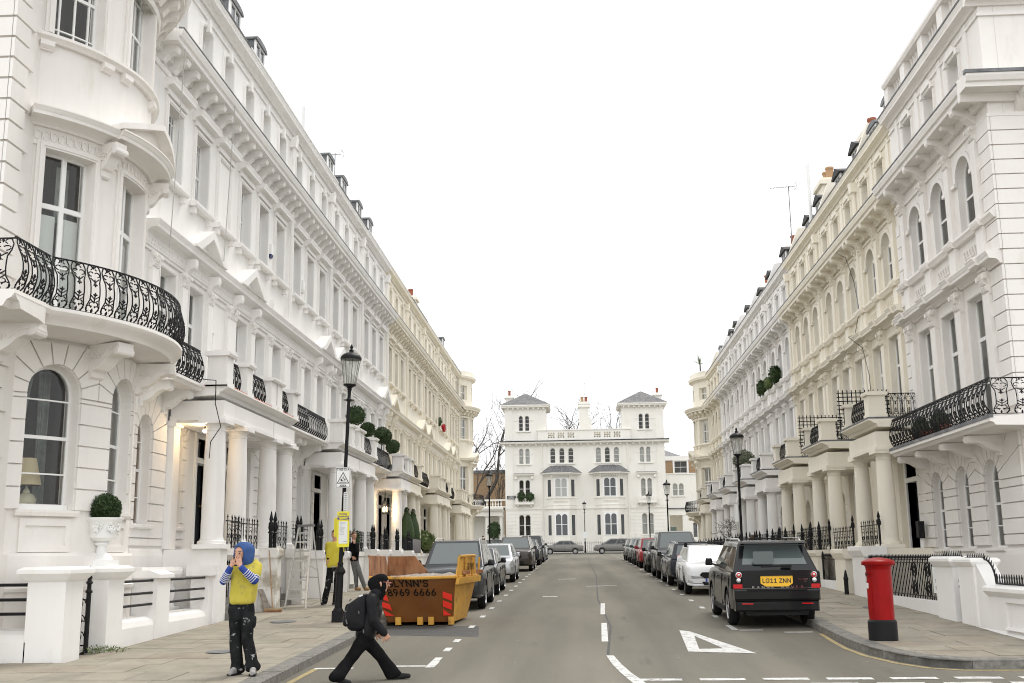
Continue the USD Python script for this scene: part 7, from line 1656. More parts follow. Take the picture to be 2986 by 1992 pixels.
def wheel(o, x, y, r, w, spokes=7, side=1):
    W_ = thing('wheel', None, None, (x, y, r), parent=o)
    b = MB(lambda p: np.stack([p[:, 0], p[:, 2], p[:, 1]], 1), True)
    b.lathe([(r*.62, -w/2), (r*.9, -w/2), (r*.985, -w/2+.03), (r, -w/2+.06), (r, w/2-.06), (r*.985, w/2-.03), (r*.9, w/2), (r*.66, w/2), (r*.64, w/2-.02), (.02, w/2-.05), (.02, -w/2+.05)], 0, 0, 28)
    b.build('tyre', M['tyre'], W_, 40)
    b = MB(lambda p: np.stack([p[:, 0], side*p[:, 2], p[:, 1]], 1), side > 0)
    b.lathe([(r*.60, w/2-.045), (r*.67, w/2-.01), (r*.69, w/2+.004), (r*.64, w/2-.002), (r*.60, w/2-.03)], 0, 0, 28)
    b.lathe([(.01, w/2-.05), (r*.15, w/2-.03), (r*.14, w/2-.012), (.01, w/2-.008)], 0, 0, 12)
    for k in range(spokes):
        for d in (-.16, .16):
            a = 2*PI*k/spokes; b.tube([(r*.12*math.cos(a), r*.12*math.sin(a), w/2-.025), (r*.63*math.cos(a+d), r*.63*math.sin(a+d), w/2-.022)], r*.035, 4)
    b.build('rim', M['rim'], W_, 40)
def car(lab, loc, heading, col, L=4.3, W=1.75, H=1.45, hood=.92, belt=.95, xs=(-.95, -.55, .28, .52), cab_w=(.80, .62), wr=.31, wb=.62, style='hatch', rear='red', cat='car', plate=None, rails=False, round_lights=False, nose=.30, group=None, glass='car_glass', mirror=None, pitch=None, spokes=7, fascia=True, rear_glass=None):
    """xs: rear glass base, roof rear, roof front, windscreen base, as parts of the half length"""
    x_, y_ = loc[0], loc[1]
    o = UsdGeom.Xform.Define(stage, _path('parked_car', None)); o.AddTranslateOp().Set(Gf.Vec3d(x_, y_, ZG(y_)+.004))
    o.AddRotateZOp().Set(heading)
    sl = math.degrees(math.atan(.032-2*9.3e-5*y_))
    if abs(abs(heading)-90) < 20: o.AddRotateYOp().Set(-sl if heading > 0 else sl)
    o = tag(o.GetPrim(), lab, cat, group)
    h, w = L/2, W/2
    fb, tail = .28, (.86 if style in ('hatch', 'suv', 'estate') else .80)
    # lower body: stations from the tail to the nose
    st = []
    rb = xs[0]*h
    for f in (-1, -.985, -.94, -.85, -.6, -.3, 0, .3, .6, .82, .92, .975, 1):
        x = f*h
        a = max(0, abs(f)-.80)/.20
        ww = w*(1-.17*a**2.2) if f > 0 else w*(1-.09*a**2.4)
        sh = belt if f < xs[3] else belt+(hood-.10-belt)*min(1, (f-xs[3])/(1-xs[3]))**1.1
        tp = sh+.03
        if f > xs[3]: tp = (belt+.06)+(hood-.06-belt-.02)*((f-xs[3])/(1-xs[3]))**1.2
        if f >= .975: sh -= .10 if f < 1 else .22; tp -= .09 if f < 1 else .22
        if style == 'saloon' and f < xs[0]: sh, tp = belt-.03*(abs(f)-abs(xs[0])), belt+.02
        if f <= -.985 and style != 'suv': sh -= .03 if f > -1 else .10; tp -= .03 if f > -1 else .10
        lo = fb+(.0 if abs(f) < .8 else .08*a)
        st.append([(x, 0, lo), (x, ww*.86, lo), (x, ww*.975, lo+.07), (x, ww*1.0, lo+.22), (x, ww*.995, (lo+sh)/2+.08), (x, ww*.975, sh-.10), (x, ww*.94, sh-.02), (x, ww*.86, sh+(tp-sh)*.45), (x, 0, tp)])
    ring = [np.array(s+[(p[0], -p[1], p[2]) for p in s[-2:0:-1]]) for s in st]
    n = len(ring[0]); V = np.vstack(ring+[[ring[0].mean(0)], [ring[-1].mean(0)]]); F = []
    for i in range(len(ring)-1):
        for k in range(n):
            a, b_ = i*n+k, i*n+(k+1) % n; F += [(a, b_, b_+n), (a, b_+n, a+n)]
    e = (len(ring)-1)*n
    F += [(len(V)-2, (k+1) % n, k) for k in range(n)]+[(len(V)-1, e+k, e+(k+1) % n) for k in range(n)]
    t = trimesh.Trimesh(V, F, process=False)
    if t.volume < 0: t.invert()
    man = m3.Manifold(m3.Mesh(np.asarray(t.vertices, np.float32), np.asarray(t.faces, np.uint32)))
    xw = (wb*h, -wb*h*.98)
    for x in xw:
        cy = m3.Manifold.cylinder(W*1.4, wr+.055, wr+.055, 32, True).rotate([90, 0, 0]).translate([x, 0, wr+.01])
        man = man-(cy-m3.Manifold.cube([2, W-.46, 2], True).translate([x, 0, wr]))
    tm = mf(man); bb = MB(); bb.mesh(tm); bb.build('body', M[col], o, 32)
    # cabin
    zb_, zt_ = belt-.02, H-.055
    cw, tw = w*cab_w[0]+.02, w*cab_w[1]+.02
    X = [v*h for v in xs]; r = .055
    c = [(X[0], cw, zb_), (X[0], -cw, zb_), (X[3], cw*.97, zb_), (X[3], -cw*.97, zb_), (X[1], tw, zt_), (X[1], -tw, zt_), (X[2], tw, zt_), (X[2], -tw, zt_), ((X[1]+X[2])/2, 0, zt_+.03), ((X[1]+X[2])/2, tw*.6, zt_+.018), ((X[1]+X[2])/2, -tw*.6, zt_+.018)]
    tm = mf(hull_pts(c, r, 20)); bb = MB(); bb.mesh(tm); bb.build('roof', M[col], o, 30)
    off = r+.004
    fr = [c[3], c[2], c[6], c[7]]; fr = [fr[0], fr[1], fr[2], fr[3]]
    bb = MB(); face_panel(bb, fr, .04, .96, .10, .93, off); bb.build('windscreen', M[glass], o)
    bk = [c[0], c[1], c[5], c[4]]
    bb = MB(); face_panel(bb, bk, .07, .93, .22 if style != 'saloon' else .12, .90, off); bb.build('rear_window', M[rear_glass or glass], o)
    for sd in (1, -1):
        P = [c[0], c[2], c[6], c[4]] if sd < 0 else [c[2], c[0], c[4], c[6]]
        P = [c[2], c[0], c[4], c[6]] if sd > 0 else [c[1], c[3], c[7], c[5]]
        cuts = [(.06, .40), (.43, .74), (.77, .95)] if style != 'three' else [(.08, .5), (.53, .93)]
        if sd < 0: cuts = [(1-b_, 1-a) for a, b_ in cuts]
        for a, b_ in cuts: bb = MB(); face_panel(bb, P, a, b_, .16, .90, off); bb.build('side_window', M[glass], o)
        ys = sd*(w*.996)
        for f in (xs[3]-.10, (xs[0]+xs[3])/2+.02, xs[0]+.24 if style != 'three' else None):
            if f is None: continue
            bb = MB(); bb.box(f*h-.006, f*h+.006, ys-.012, ys+.004, fb+.10, belt-.10); bb.build('door_seam', M['trim'], o)
        for f in (.06, -.42): bb = MB(); bb.box(f*h-.09, f*h+.09, ys-.03, ys+.014, belt-.19, belt-.16); bb.build('door_handle', M[col], o)
        bb = MB(); bb.box(-wb*h+wr+.06, wb*h-wr-.06, ys-.06, ys+.004, fb-.02, fb+.07); bb.build('sill', M['trim'], o)
        bb = MB(); bb.mesh(mf(hull_pts([(X[3]-.18, sd*(w+.03), belt+.06), (X[3]-.16, sd*(w+.14), belt+.06), (X[3]-.18, sd*(w+.13), belt+.16), (X[3]-.16, sd*(w+.05), belt+.16)], .035, 10))); bb.tube([(X[3]-.22, sd*(w*.9), belt+.03), (X[3]-.17, sd*(w+.05), belt+.08)], .03, 6); bb.build('mirror', M[mirror or col], o, 30)
        for x in xw: wheel(o, x, sd*(w-.115), wr, .20, spokes, sd)
    if rails:
        for sd in (1, -1): bb = MB(); bb.tube([(X[1]-.02, sd*tw*1.0, zt_+.05), (X[1]+.12, sd*tw*1.0, zt_+.115), (X[2]-.15, sd*tw*1.0, zt_+.115), (X[2], sd*tw*1.0, zt_+.05)], .018, 6); bb.build('roof_rail', M['chrome'], o, 40)
    if fascia:
        # nose
        xf = h
        bb = MB(); bb.box(xf-.10, xf+.012, -w*.42, w*.42, hood-.38, hood-.24); bb.build('grille', M['trim'], o)
        bb = MB(); bb.box(xf-.10, xf+.014, -w*.55, w*.55, fb+.09, fb+.22); bb.build('lower_intake', M['trim'], o)
        for sd in (1, -1):
            if round_lights: pts, rr = [(h*.955-.03, sd*w*.66, hood-.23), (h*.94-.03, sd*w*.70, hood-.20)], .105
            else: pts, rr = [(h*.975-.05, sd*w*.55, hood-.24), (h*.93-.06, sd*w*.80, hood-.15), (h*.90-.05, sd*w*.82, hood-.22)], .06
            bb = MB(); bb.mesh(mf(hull_pts(pts, rr, 14))); bb.build('headlight', M['headlight'], o, 40)
            bb = MB(); bb.mesh(mf(hull_pts([(h*.965-.03, sd*w*.68, fb+.17), (h*.965-.03, sd*w*.72, fb+.17)], .05, 10))); bb.build('fog_light', M['headlight'], o, 40)
        bb = MB(); bb.box(xf-.02, xf+.022, -.26, .26, fb+.22, fb+.33); bb.build('number_plate', M['plate_white'], o)
        # tail
        for sd in (1, -1):
            pts = [(-h+.02, sd*w*.62, belt-.13), (-h+.12, sd*w*.86, belt-.12), (-h+.14, sd*w*.87, belt-.24), (-h+.03, sd*w*.62, belt-.23)]
            bb = MB(); bb.mesh(mf(hull_pts(pts, .05, 12))); bb.build('tail_light', M['tail_red'], o, 40)
        bb = MB(); bb.box(-h-.02, -h+.10, -w*.80, w*.80, fb+.02, fb+.20); bb.build('rear_bumper', M['trim'], o)
        bb = MB(); bb.box(-h-.012, -h+.02, -.26, .26, belt-.36, belt-.25); bb.build('number_plate', M['plate_yellow'], o)
    return o
NF, AW = -90., 90.      # nose towards the camera, or away from it
SUV = dict(style='suv', H=1.74, hood=1.06, belt=1.06, xs=(-.97, -.78, .08, .44), cab_w=(.86, .66), wr=.36, wb=.585)
car('black off-road car with round lamps parked behind the yellow skip', (-3.36, 30.85), NF, 'car_grey', L=4.4, W=1.78, **SUV, rails=True, round_lights=True, glass='car_glass_light', mirror='car_black', plate=1)
car('dark grey saloon behind the black off-roader on the left', (-3.40, 37.0), NF, 'car_grey', L=4.35, W=1.70, H=1.42, style='saloon', xs=(-.72, -.45, .16, .46), mirror='car_black', glass='car_glass_light')
car('silver hatchback with silver mirrors, third parked car on the left', (-3.38, 45.4), NF, 'car_silver', L=4.1, W=1.70, H=1.46, xs=(-.95, -.62, .2, .55), glass='car_glass_light')
car('black sporty off-roader with big oval lamps, fourth parked car on the left', (-3.28, 57.9), NF, 'car_brown', L=4.7, W=1.88, **{**SUV, 'H': 1.68}, round_lights=True, rails=True, glass='car_glass_light')
car('dark hatchback with red tail lamps facing away, far left row', (-3.2, 68.2), AW, 'car_grey', L=4.2, W=1.75, H=1.5, glass='car_glass_light')
car('dark tall car behind the hatchback, far left row', (-3.2, 75.2), NF, 'car_grey', L=4.4, W=1.78, **SUV)
car('pale small car, last in the left row', (-3.2, 82.5), NF, 'car_silver', L=4.0, W=1.7, H=1.45, glass='car_glass_light')
car('silver grey saloon seen from the side across the end of the street', (-1.75, 119), 180., 'car_darksilver', L=4.35, W=1.75, H=1.42, style='saloon', xs=(-.72, -.42, .14, .50), wr=.32)
car('dark grey people carrier seen from the side across the end of the street', (3.75, 119), 180., 'car_darksilver', L=4.4, W=1.76, H=1.58, xs=(-.96, -.72, .18, .66), wr=.32)
car('dark car parked across the crescent behind the left lamp post', (-8.4, 104), 180., 'car_navy', L=4.3, W=1.75, H=1.5, glass='car_glass_light')
car('black estate car with red tail lamps behind the white hatchback', (3.96, 41.6), AW, 'car_navy', L=4.55, W=1.72, H=1.46, style='estate', xs=(-.97, -.78, .14, .44), rails=True, glass='car_glass_light', mirror='car_black')
car('tall dark off-road car facing the camera, fourth on the right', (4.02, 47.2), NF, 'car_grey', L=4.8, W=1.86, **{**SUV, 'H': 1.86, 'hood': 1.14, 'belt': 1.12}, glass='car_glass_light', mirror='car_black')
car('small black car with round headlamps, fifth on the right', (3.95, 53.6), NF, 'car_black', L=3.8, W=1.68, H=1.42, xs=(-.96, -.75, .2, .48), round_lights=True, glass='car_glass_light')
car('red small car with round headlamps, sixth on the right', (3.95, 60.6), NF, 'car_red', L=3.9, W=1.68, H=1.52, xs=(-.96, -.75, .2, .48), round_lights=True, glass='car_glass_light')
car('dark hatchback behind the red car on the right', (3.95, 65.8), NF, 'car_grey', L=4.0, W=1.7, H=1.45, glass='car_glass_light')
car('pale green grey hatchback, eighth on the right', (3.95, 71.2), NF, 'car_green', L=4.1, W=1.7, H=1.5, glass='car_glass_light')
car('dark silver hatchback, last in the right row', (3.95, 77.6), NF, 'car_darksilver', L=4.1, W=1.7, H=1.45, glass='car_glass_light')
# white hatchback with a roof bar, facing the camera
FD = car('white hatchback with black roof bar and faded lettering on its bonnet', (4.03, 36.1), NF, 'car_white', L=3.95, W=1.66, H=1.44, hood=.90, belt=.94, xs=(-.96, -.68, .22, .58), style='three', wr=.30, fascia=False, glass='car_glass_light', mirror='car_white', spokes=5)
h, w = 3.95/2, .83
b = MB(); b.plate(sg.Polygon([(-.34, .66), (.34, .66), (.40, .60), (.24, .50), (-.24, .50), (-.40, .60)]).buffer(.02, 3), -.03, .02); b.T = lambda p: np.stack([h+p[:, 1]*1.0-.0, p[:, 0], p[:, 2]], 1); b.build('grille', M['trim'], FD)
b = MB(); b.plate(sg.Polygon([(-.36, .40), (.36, .40), (.30, .30), (-.30, .30)]), -.05, .03); b.T = lambda p: np.stack([h+p[:, 1], p[:, 0], p[:, 2]], 1); b.build('lower_intake', M['trim'], FD)
for sd in (1, -1):
    b = MB(); b.mesh(mf(hull_pts([(h-.10, sd*.45, .70), (h-.32, sd*.70, .82), (h-.24, sd*.71, .74)], .055, 14))); b.build('headlight', M['headlight'], FD, 40)
    b = MB(); b.add([(h-.06, sd*.44, .50), (h-.21, sd*.74, .56), (h-.19, sd*.74, .40), (h-.06, sd*.48, .36), (h-.0, sd*.44, .50), (h-.13, sd*.755, .56), (h-.12, sd*.755, .40), (h-.0, sd*.48, .36)], [(0, 1, 2, 3), (7, 6, 5, 4), (0, 4, 5, 1), (1, 5, 6, 2), (2, 6, 7, 3), (3, 7, 4, 0)]); b.build('side_intake', M['trim'], FD)
    b = MB(); b.mesh(mf(hull_pts([(-h+.1, sd*.66, .85), (-h+.16, sd*.7, 1.05)], .06, 10))); b.build('tail_light', M['tail_red'], FD, 40)
b = MB(); b.mesh(mf(hull_pts([(h-.03, -.6, .30), (h-.03, .6, .30), (h-.2, .76, .33), (h-.2, -.76, .33)], .04, 10))); b.build('front_splitter', M['car_white'], FD, 30)
b = MB(); b.box(h+.01, h+.04, -.26, .26, .385, .495); b.build('number_plate', M['plate_white'], FD)
b = MB(); b.box(h+.0405, h+.043, -.255, -.20, .387, .493); b.T = lambda p: p*np.array([1, 1, 1]); b.build('plate_band', M['plate_blue'], FD)
lettering(FD, lambda p: np.stack([h+.0405+p[:, 2], .02+p[:, 0], .405+p[:, 1]], 1), [('LP17', -.04, .0, .075)], M['ink'])
M['pale_ink'] = plain('pale_ink', (.55, .57, .6), .3)
lettering(FD, lambda p: np.stack([h-.46-p[:, 1]*.9, p[:, 0], .945+p[:, 1]*.16+p[:, 2]+.03], 1), [('Chemart', -.02, .0, .10)], M['pale_ink'])
b = MB(); b.mesh(mf(hull_pts([(h-.06, -.05, .72), (h-.06, .05, .72)], .022, 10))); b.build('badge', M['chrome'], FD, 40)
b = MB(); b.tube([(-.05, -.86, 1.53), (-.05, .86, 1.53)], .022, 6); b.build('roof_bar', M['trim'], FD)
for sd in (1, -1): b = MB(); b.box(-.12, .02, sd*.62-.05, sd*.62+.05, 1.40, 1.53); b.build('bar_foot', M['trim'], FD)
b = MB(); b.tube([(.30, 0, 1.45), (.05, 0, 1.66)], .006, 4); b.build('antenna', M['trim'], FD)
# black off-roader in front on the right, seen from behind
RR = car('large black off-road car seen from behind with yellow plate LG11 ZNN', (3.98, 25.45), AW, 'car_black', L=4.65, W=1.78, H=1.71, hood=1.12, belt=1.13, xs=(-.965, -.78, .12, .44), cab_w=(.88, .68), wr=.37, wb=.585, style='suv', rails=True, fascia=False, spokes=5, glass='car_glass', rear_glass='car_glass_light')
h, w = 4.65/2, .90
TB = lambda p: np.stack([-h-p[:, 1], -p[:, 0], p[:, 2]], 1)         # u to the right seen from behind, v out of the tail
def tl(name, fn, m, smooth=False):
    b = MB(TB, True); fn(b); v, f = b.arrays(); b.flip ^= bool(trimesh.Trimesh(v, f, process=False).volume < 0)
    return b.build(name, M[m], RR, smooth)
tl('tailgate', lambda b: plate_ch(b, sg.box(-.66, .80, .66, 1.12).buffer(.03, 3), -.12, .03, .02), 'car_black')
tl('rear_bumper', lambda b: (b.cham(-.86, .86, -.25, .06, .56, .78, .03), b.cham(-.84, .84, -.25, .02, .34, .56, .03)), 'car_black')
tl('bumper_step', lambda b: b.cham(-.60, .60, .0, .085, .745, .785, .012), 'trim')
tl('under_tray', lambda b: b.box(-.62, .62, -.5, -.05, .26, .36), 'trim')
pq = sg.Polygon([(-.31, 1.03), (.31, 1.03), (.31, .90), (.22, .845), (-.22, .845), (-.31, .90)]).buffer(.012, 3)
tl('number_plate', lambda b: b.plate(pq, .03, .045), 'plate_yellow')
tl('plate_trim', lambda b: b.plate(sg.box(-.36, 1.045, .36, 1.075), .03, .06), 'car_black')
tl('tail_garnish', lambda b: b.plate(sg.box(-.70, .795, .70, .80), .03, .036), 'chrome')
lettering(RR, lambda p: np.stack([-h-.0455-p[:, 2], -p[:, 0], .905+p[:, 1]], 1), [('LG11 ZNN', 0, 0, .085)], M['ink'])
b = MB(); x = -.50
for ch in 'RANGE ROVER':
    if ch != ' ': t_ = meshkit.text_mesh(ch, .042, .003, bold=True); t_.apply_scale([1.5, 1, 1]); t_.apply_translation((x-t_.bounds[0, 0], 0, 0)); b.mesh(t_)
    x += .098
b.T = lambda p: np.stack([-h-.0305-p[:, 2], -p[:, 0], .825+p[:, 1]-.055*0-.0, 1*p[:, 1]*0+p[:, 1]*0+1], 1)[:, :3]
b.T = lambda p: np.stack([-h-.034-p[:, 2], -p[:, 0], .735+.065+p[:, 1]*0+p[:, 1], ], 1)
b.build('lettering', M['chrome'], RR)
lettering(RR, lambda p: np.stack([-h-.034-p[:, 2], -p[:, 0], .96+p[:, 1]], 1), [('SDV6 SPORT', .53, .0, .024), ('HSE', .57, -.045, .022)], M['chrome'], 'badge')
for sd in (1, -1):
    b = MB(); b.mesh(mf(hull_pts([(-h+.03, sd*.71, .82), (-h+.03, sd*.71, 1.10), (-h+.10, sd*.86, 1.09), (-h+.10, sd*.87, .82)], .04, 12))); LT = b.build('tail_light', M['trim'], RR, 40)
    T2 = lambda p: np.stack([-h+.005-p[:, 2]-.02*0, p[:, 0], p[:, 1]], 1)
    for cy_, cz_, R_, m_ in ((sd*.755, 1.06, .066, 'chrome'), (sd*.755, 1.06, .050, 'tail_red'), (sd*.755, 1.06, .024, 'chrome'), (sd*.76, .955, .046, 'chrome'), (sd*.76, .955, .022, 'headlight')):
        b = MB(); b.lathe([(R_, 0), (R_*1.0, .02+.006*(R_ < .06)+.006*(R_ < .03)), (.001, .024+.008*(R_ < .06)+.008*(R_ < .03))], 0, 0, 18); b.T = lambda p: np.stack([-h-p[:, 2]-.002, cy_+p[:, 0], cz_+p[:, 1]], 1); b.build('lens', M[m_], LT)
    b = MB(); b.box(-h-.026, -h+.06, min(sd*.68, sd*.87), max(sd*.68, sd*.87), .795, .88); b.build('lens', M['tail_red'], LT)
    tl('reflector', lambda b: b.box(sd*.60-.11, sd*.60+.11, .0, .032, .48, .505), 'tail_red')
    tl('exhaust', lambda b: b.box(sd*.55-.09, sd*.55+.09, -.2, -.02, .31, .37), 'trim')
tl('spoiler', lambda b: b.prof([(-.42, 1.74), (-.18, 1.725), (-.14, 1.69), (-.30, 1.66), (-.42, 1.69)], -.66, .66), 'car_black')
tl('wiper', lambda b: b.tube([(-.30, .02, 1.225), (.28, .02, 1.245)], .018, 6), 'trim'); tl('wiper_base', lambda b: b.cham(.12, .32, -.06, .03, 1.205, 1.265, .01), 'trim')
tl('inner_view', lambda b: b.plate(sg.box(-.40, 1.30, -.05, 1.50).buffer(.03, 3), -.10, -.095), 'car_glass_light')
for k in range(4): b = MB(); b.tube([(-1.4+k*.45, -.55, 1.765), (-1.4+k*.45, .55, 1.765)], .008, 4); b.build('roof_rib', M['trim'], RR)
# ---------------------------------------------------------------- people: joints with radii, hulled, merged and smoothed
def blob(bones, ell=.022, it=6, fold=0., seed=1, fs=9.):
    """bones: (p0, r0, p1, r1) or lists of (p, r) to hull together"""
    parts = []
    for b in bones:
        pr = [(b[0], b[1]), (b[2], b[3])] if isinstance(b, tuple) else b
        parts.append(m3.Manifold.batch_hull([sph(r, p, 14) for p, r in pr]))
    man = m3.Manifold.batch_boolean(parts, m3.OpType.Add)
    t = mf(man.refine_to_length(ell)); t.merge_vertices()
    trimesh.smoothing.filter_taubin(t, .5, -.53, it)
    if fold:
        v = np.array(t.vertices); n = t.vertex_normals; d = meshkit.fbm(v*np.array([fs, fs, fs*.6])+seed*7.3, 3, seed)-.5
        t = trimesh.Trimesh(v+n*(d*2*fold)[:, None], t.faces, process=False)
    return t
def put(name, t, m, o): b = MB(); b.mesh(t); return b.build(name, M[m], o, True)
V3 = lambda *a: np.array(a, float)
def hand_bones(wrist, d, nrm, side=1, curl=.5, L=.19, k=1.):
    """palm and five fingers; d: along the hand, nrm: out of the back of the hand"""
    d = _unit(np.array(d, float)); nrm = np.array(nrm, float); nrm = _unit(nrm-d*(nrm@d)); s = np.cross(d, nrm)*side
    w = np.array(wrist, float); out = []
    out.append([(w, .024), (w+d*.09*k+s*.032, .013), (w+d*.092*k-s*.030, .012), (w+d*.03+s*.025, .017), (w+d*.03-s*.022, .015)])
    for j, (off, ln, r) in enumerate(((.032, .070, .0092), (.011, .080, .0095), (-.011, .074, .009), (-.031, .058, .008))):
        p = w+d*.088*k+s*off; a = 0.
        for q, f in enumerate((.45, .32, .23)):
            a += curl*(.5+.25*q); dd = d*math.cos(a)-nrm*math.sin(a); e = p+dd*ln*f*1.1
            out.append((p, r*(1-.08*q), e, r*(.92-.08*q))); p = e
    p = w+d*.035+s*.028; t1 = _unit(d*.6+s*.75-nrm*.25); e = p+t1*.045; out.append((p, .013, e, .011)); t2 = _unit(d*.9+s*.3-nrm*.35*curl); out.append((e, .011, e+t2*.035, .0088))
    return out
def head(o, c, f, up, skin, k=1., hair=None):
    """returns skin bones for the head; c: centre of the head, f: facing; adds eyes, brows, mouth as parts"""
    f = _unit(np.array(f, float)); up = np.array(up, float); up = _unit(up-f*(up@f)); s = np.cross(f, up); c = np.array(c, float)
    B = [[(c+up*.035*k-f*.02*k, .088*k), (c+up*.02*k+f*.03*k, .072*k), (c-up*.03*k+f*.035*k, .058*k), (c-up*.085*k+f*.058*k, .026*k)],
         (c+f*.088*k+up*.012*k, .010*k, c+f*.112*k-up*.022*k, .0135*k), [(c+f*.084*k-up*.024*k+s*.012*k, .009*k), (c+f*.084*k-up*.024*k-s*.012*k, .009*k)],
         (c+f*.082*k-up*.052*k+s*.018*k, .008*k, c+f*.082*k-up*.052*k-s*.018*k, .008*k)]
    for sd in (1, -1): B += [[(c+s*sd*.084*k-up*.005*k-f*.0*k, .014*k), (c+s*sd*.088*k+up*.02*k-f*.012*k, .014*k), (c+s*sd*.08*k-up*.03*k, .010*k)], (c+f*.08*k+up*.028*k+s*sd*.02*k, .012*k, c+f*.07*k+up*.028*k+s*sd*.045*k, .011*k)]
    for sd in (1, -1):
        b = MB(); q = trimesh.creation.icosphere(1, .0125*k); q.apply_translation(c+f*.083*k+up*.010*k+s*sd*.032*k); b.mesh(q); b.build('eye', M['eye'], o, True)
        b = MB(); b.tube([c+f*.094*k+up*.034*k+s*sd*.015*k, c+f*.092*k+up*.040*k+s*sd*.034*k, c+f*.078*k+up*.034*k+s*sd*.052*k], .0052*k, 5); b.build('brow', M['hair'], o)
    b = MB(); b.tube([c+f*.087*k-up*.050*k+s*.02*k, c+f*.093*k-up*.049*k, c+f*.087*k-up*.050*k-s*.02*k], .0045*k, 5); b.build('mouth', M['lip'], o)
    return B, f, up, s
M['skin'] = mottled('skin', (.50, .27, .18), (.58, .33, .23), scale=12., rough=.5); M['eye'] = plain('eye', (.05, .04, .04), .2); M['lip'] = plain('lip', (.36, .11, .09), .5); M['hair'] = plain('hair', (.06, .035, .02), .6)
M['shirt_yellow'] = mottled('shirt_yellow', (.50, .42, .055), (.58, .49, .075), scale=7., rough=.9, bump=.4, bscale=160., third=((.30, .26, .09), 7., .54, .70)); M['sleeve_blue'] = mottled('sleeve_blue', (.02, .05, .24), (.035, .075, .32), scale=20., rough=.9, bump=.3, bscale=200.)
M['hood_blue'] = mottled('hood_blue', (.030, .075, .21), (.045, .10, .28), scale=9., rough=.9, bump=.3, bscale=160.); M['stripe'] = plain('stripe', (.68, .69, .72), .9)
M['work_trouser'] = mottled('work_trouser', (.008, .0085, .009), (.022, .023, .024), scale=7., rough=.9, spec=.1, bump=.4, bscale=150., third=((.42, .43, .42), 11., .60, .66)); M['shoe_dust'] = mottled('shoe_dust', (.22, .21, .20), (.42, .41, .39), scale=18., rough=.85)
M['black_cloth'] = mottled('black_cloth', (.005, .005, .0055), (.010, .010, .011), scale=7., rough=.85, spec=.08, bump=.3, bscale=120.); M['black_nylon'] = mottled('black_nylon', (.005, .005, .006), (.010, .010, .012), scale=7., rough=.5, spec=.2); M['grey_cloth'] = mottled('grey_cloth', (.10, .10, .10), (.16, .16, .155), scale=9., rough=.9)
M['tan_boot'] = mottled('tan_boot', (.30, .17, .07), (.40, .24, .11), scale=9., rough=.8); M['jacket_yellow'] = mottled('jacket_yellow', (.55, .46, .04), (.62, .53, .06), scale=6., rough=.85); M['coat_red'] = plain('coat_red', (.55, .02, .035), .8); M['hair_brown'] = plain('hair_brown', (.13, .06, .03), .6)

# --- painter with both hands at his face
P1 = thing('person', 'person in yellow sweatshirt, blue hood and striped sleeves holding a phone to the face', 'person', (-4.72, 15.66, ZG(15.66)+.125))
q1 = lambda x, y, d=0.: V3((x-200)/440, d, (858-y)/440)
hB, hf_, hu_, hs_ = head(P1, q1(168, 125, -.06), (-.28, -1, -.12), (0.05, -.05, 1), 'skin', 1.06)
neck = [(q1(172, 165, -.02), .062, q1(182, 200, .02), .075)]
sL, eL, wL = q1(126, 212, .0), q1(74, 292, -.12), q1(128, 208, -.22)
sR, eR, wR = q1(262, 208, .02), q1(268, 290, -.14), q1(190, 206, -.24)
pelL, pelR = q1(138, 452, .0), q1(212, 452, .02)
kL, kR, aL, aR = q1(150, 640, -.05), q1(226, 650, -.06), q1(160, 808, .02), q1(262, 796, -.03)
skin = hB+neck+[[(q1(150, 235), .07), (q1(240, 230), .07), (q1(150, 440), .06), (q1(210, 440), .06)], (sL, .055, eL, .043), (eL, .042, wL, .03), (sR, .055, eR, .043), (eR, .042, wR, .03),
     (pelL, .06, kL, .05), (kL, .05, aL, .035), (pelR, .06, kR, .05), (kR, .05, aR, .035)]
skin += hand_bones(wL, q1(150, 150, -.22)-wL, (-.55, -.75, .15), 1, .42)+hand_bones(wR, q1(176, 150, -.24)-wR, (.5, -.8, .1), -1, .38)
put('body', blob(skin, .0085, 3), 'skin', P1)
shirt = [[(q1(142, 208, .01), .062), (q1(248, 204, .03), .062), (q1(152, 250, -.07), .07), (q1(238, 245, -.06), .07), (q1(150, 250, .08), .07), (q1(240, 245, .09), .07), (q1(170, 190, .02), .055), (q1(205, 190, .03), .055)],
         [(q1(148, 250, -.06), .08), (q1(240, 245, -.05), .08), (q1(148, 250, .07), .07), (q1(240, 245, .08), .07), (q1(132, 416, -.05), .062), (q1(226, 412, -.04), .062), (q1(132, 416, .07), .062), (q1(226, 412, .08), .062)],
         (sL, .080, sL+(eL-sL)*.42, .078), (sR, .080, sR+(eR-sR)*.55, .080), [(q1(205, 185, .06), .05), (q1(245, 178, .08), .045), (q1(225, 200, .02), .05)]]
put('sweatshirt', blob(shirt, .02, 5, .012, 3, 7.), 'shirt_yellow', P1)
for s_, e_, w_, n_ in ((sL, eL, wL, 'L'), (sR, eR, wR, 'R')):
    put('sleeve', blob([(s_+(e_-s_)*.30, .066, e_, .062), (e_, .060, w_+(e_-w_)*.08, .044)], .016, 4, .006, 5, 14.), 'sleeve_blue', P1)
    for a_, b_, ra, rb_, n in ((s_+(e_-s_)*.45, e_, .066, .063, 4), (e_, e_+(w_-e_)*.66, .064, .052, 6)):
        for k in range(n):
            f = (k+.5)/n; c_ = a_+(b_-a_)*f; d_ = _unit(b_-a_); rr_ = ra+(rb_-ra)*f
            b = MB(); b.tube([c_-d_*.0045, c_+d_*.0045], rr_+.003, 18); b.build('stripe', M['stripe'], P1, 40)
hc = q1(176, 122, -.01)
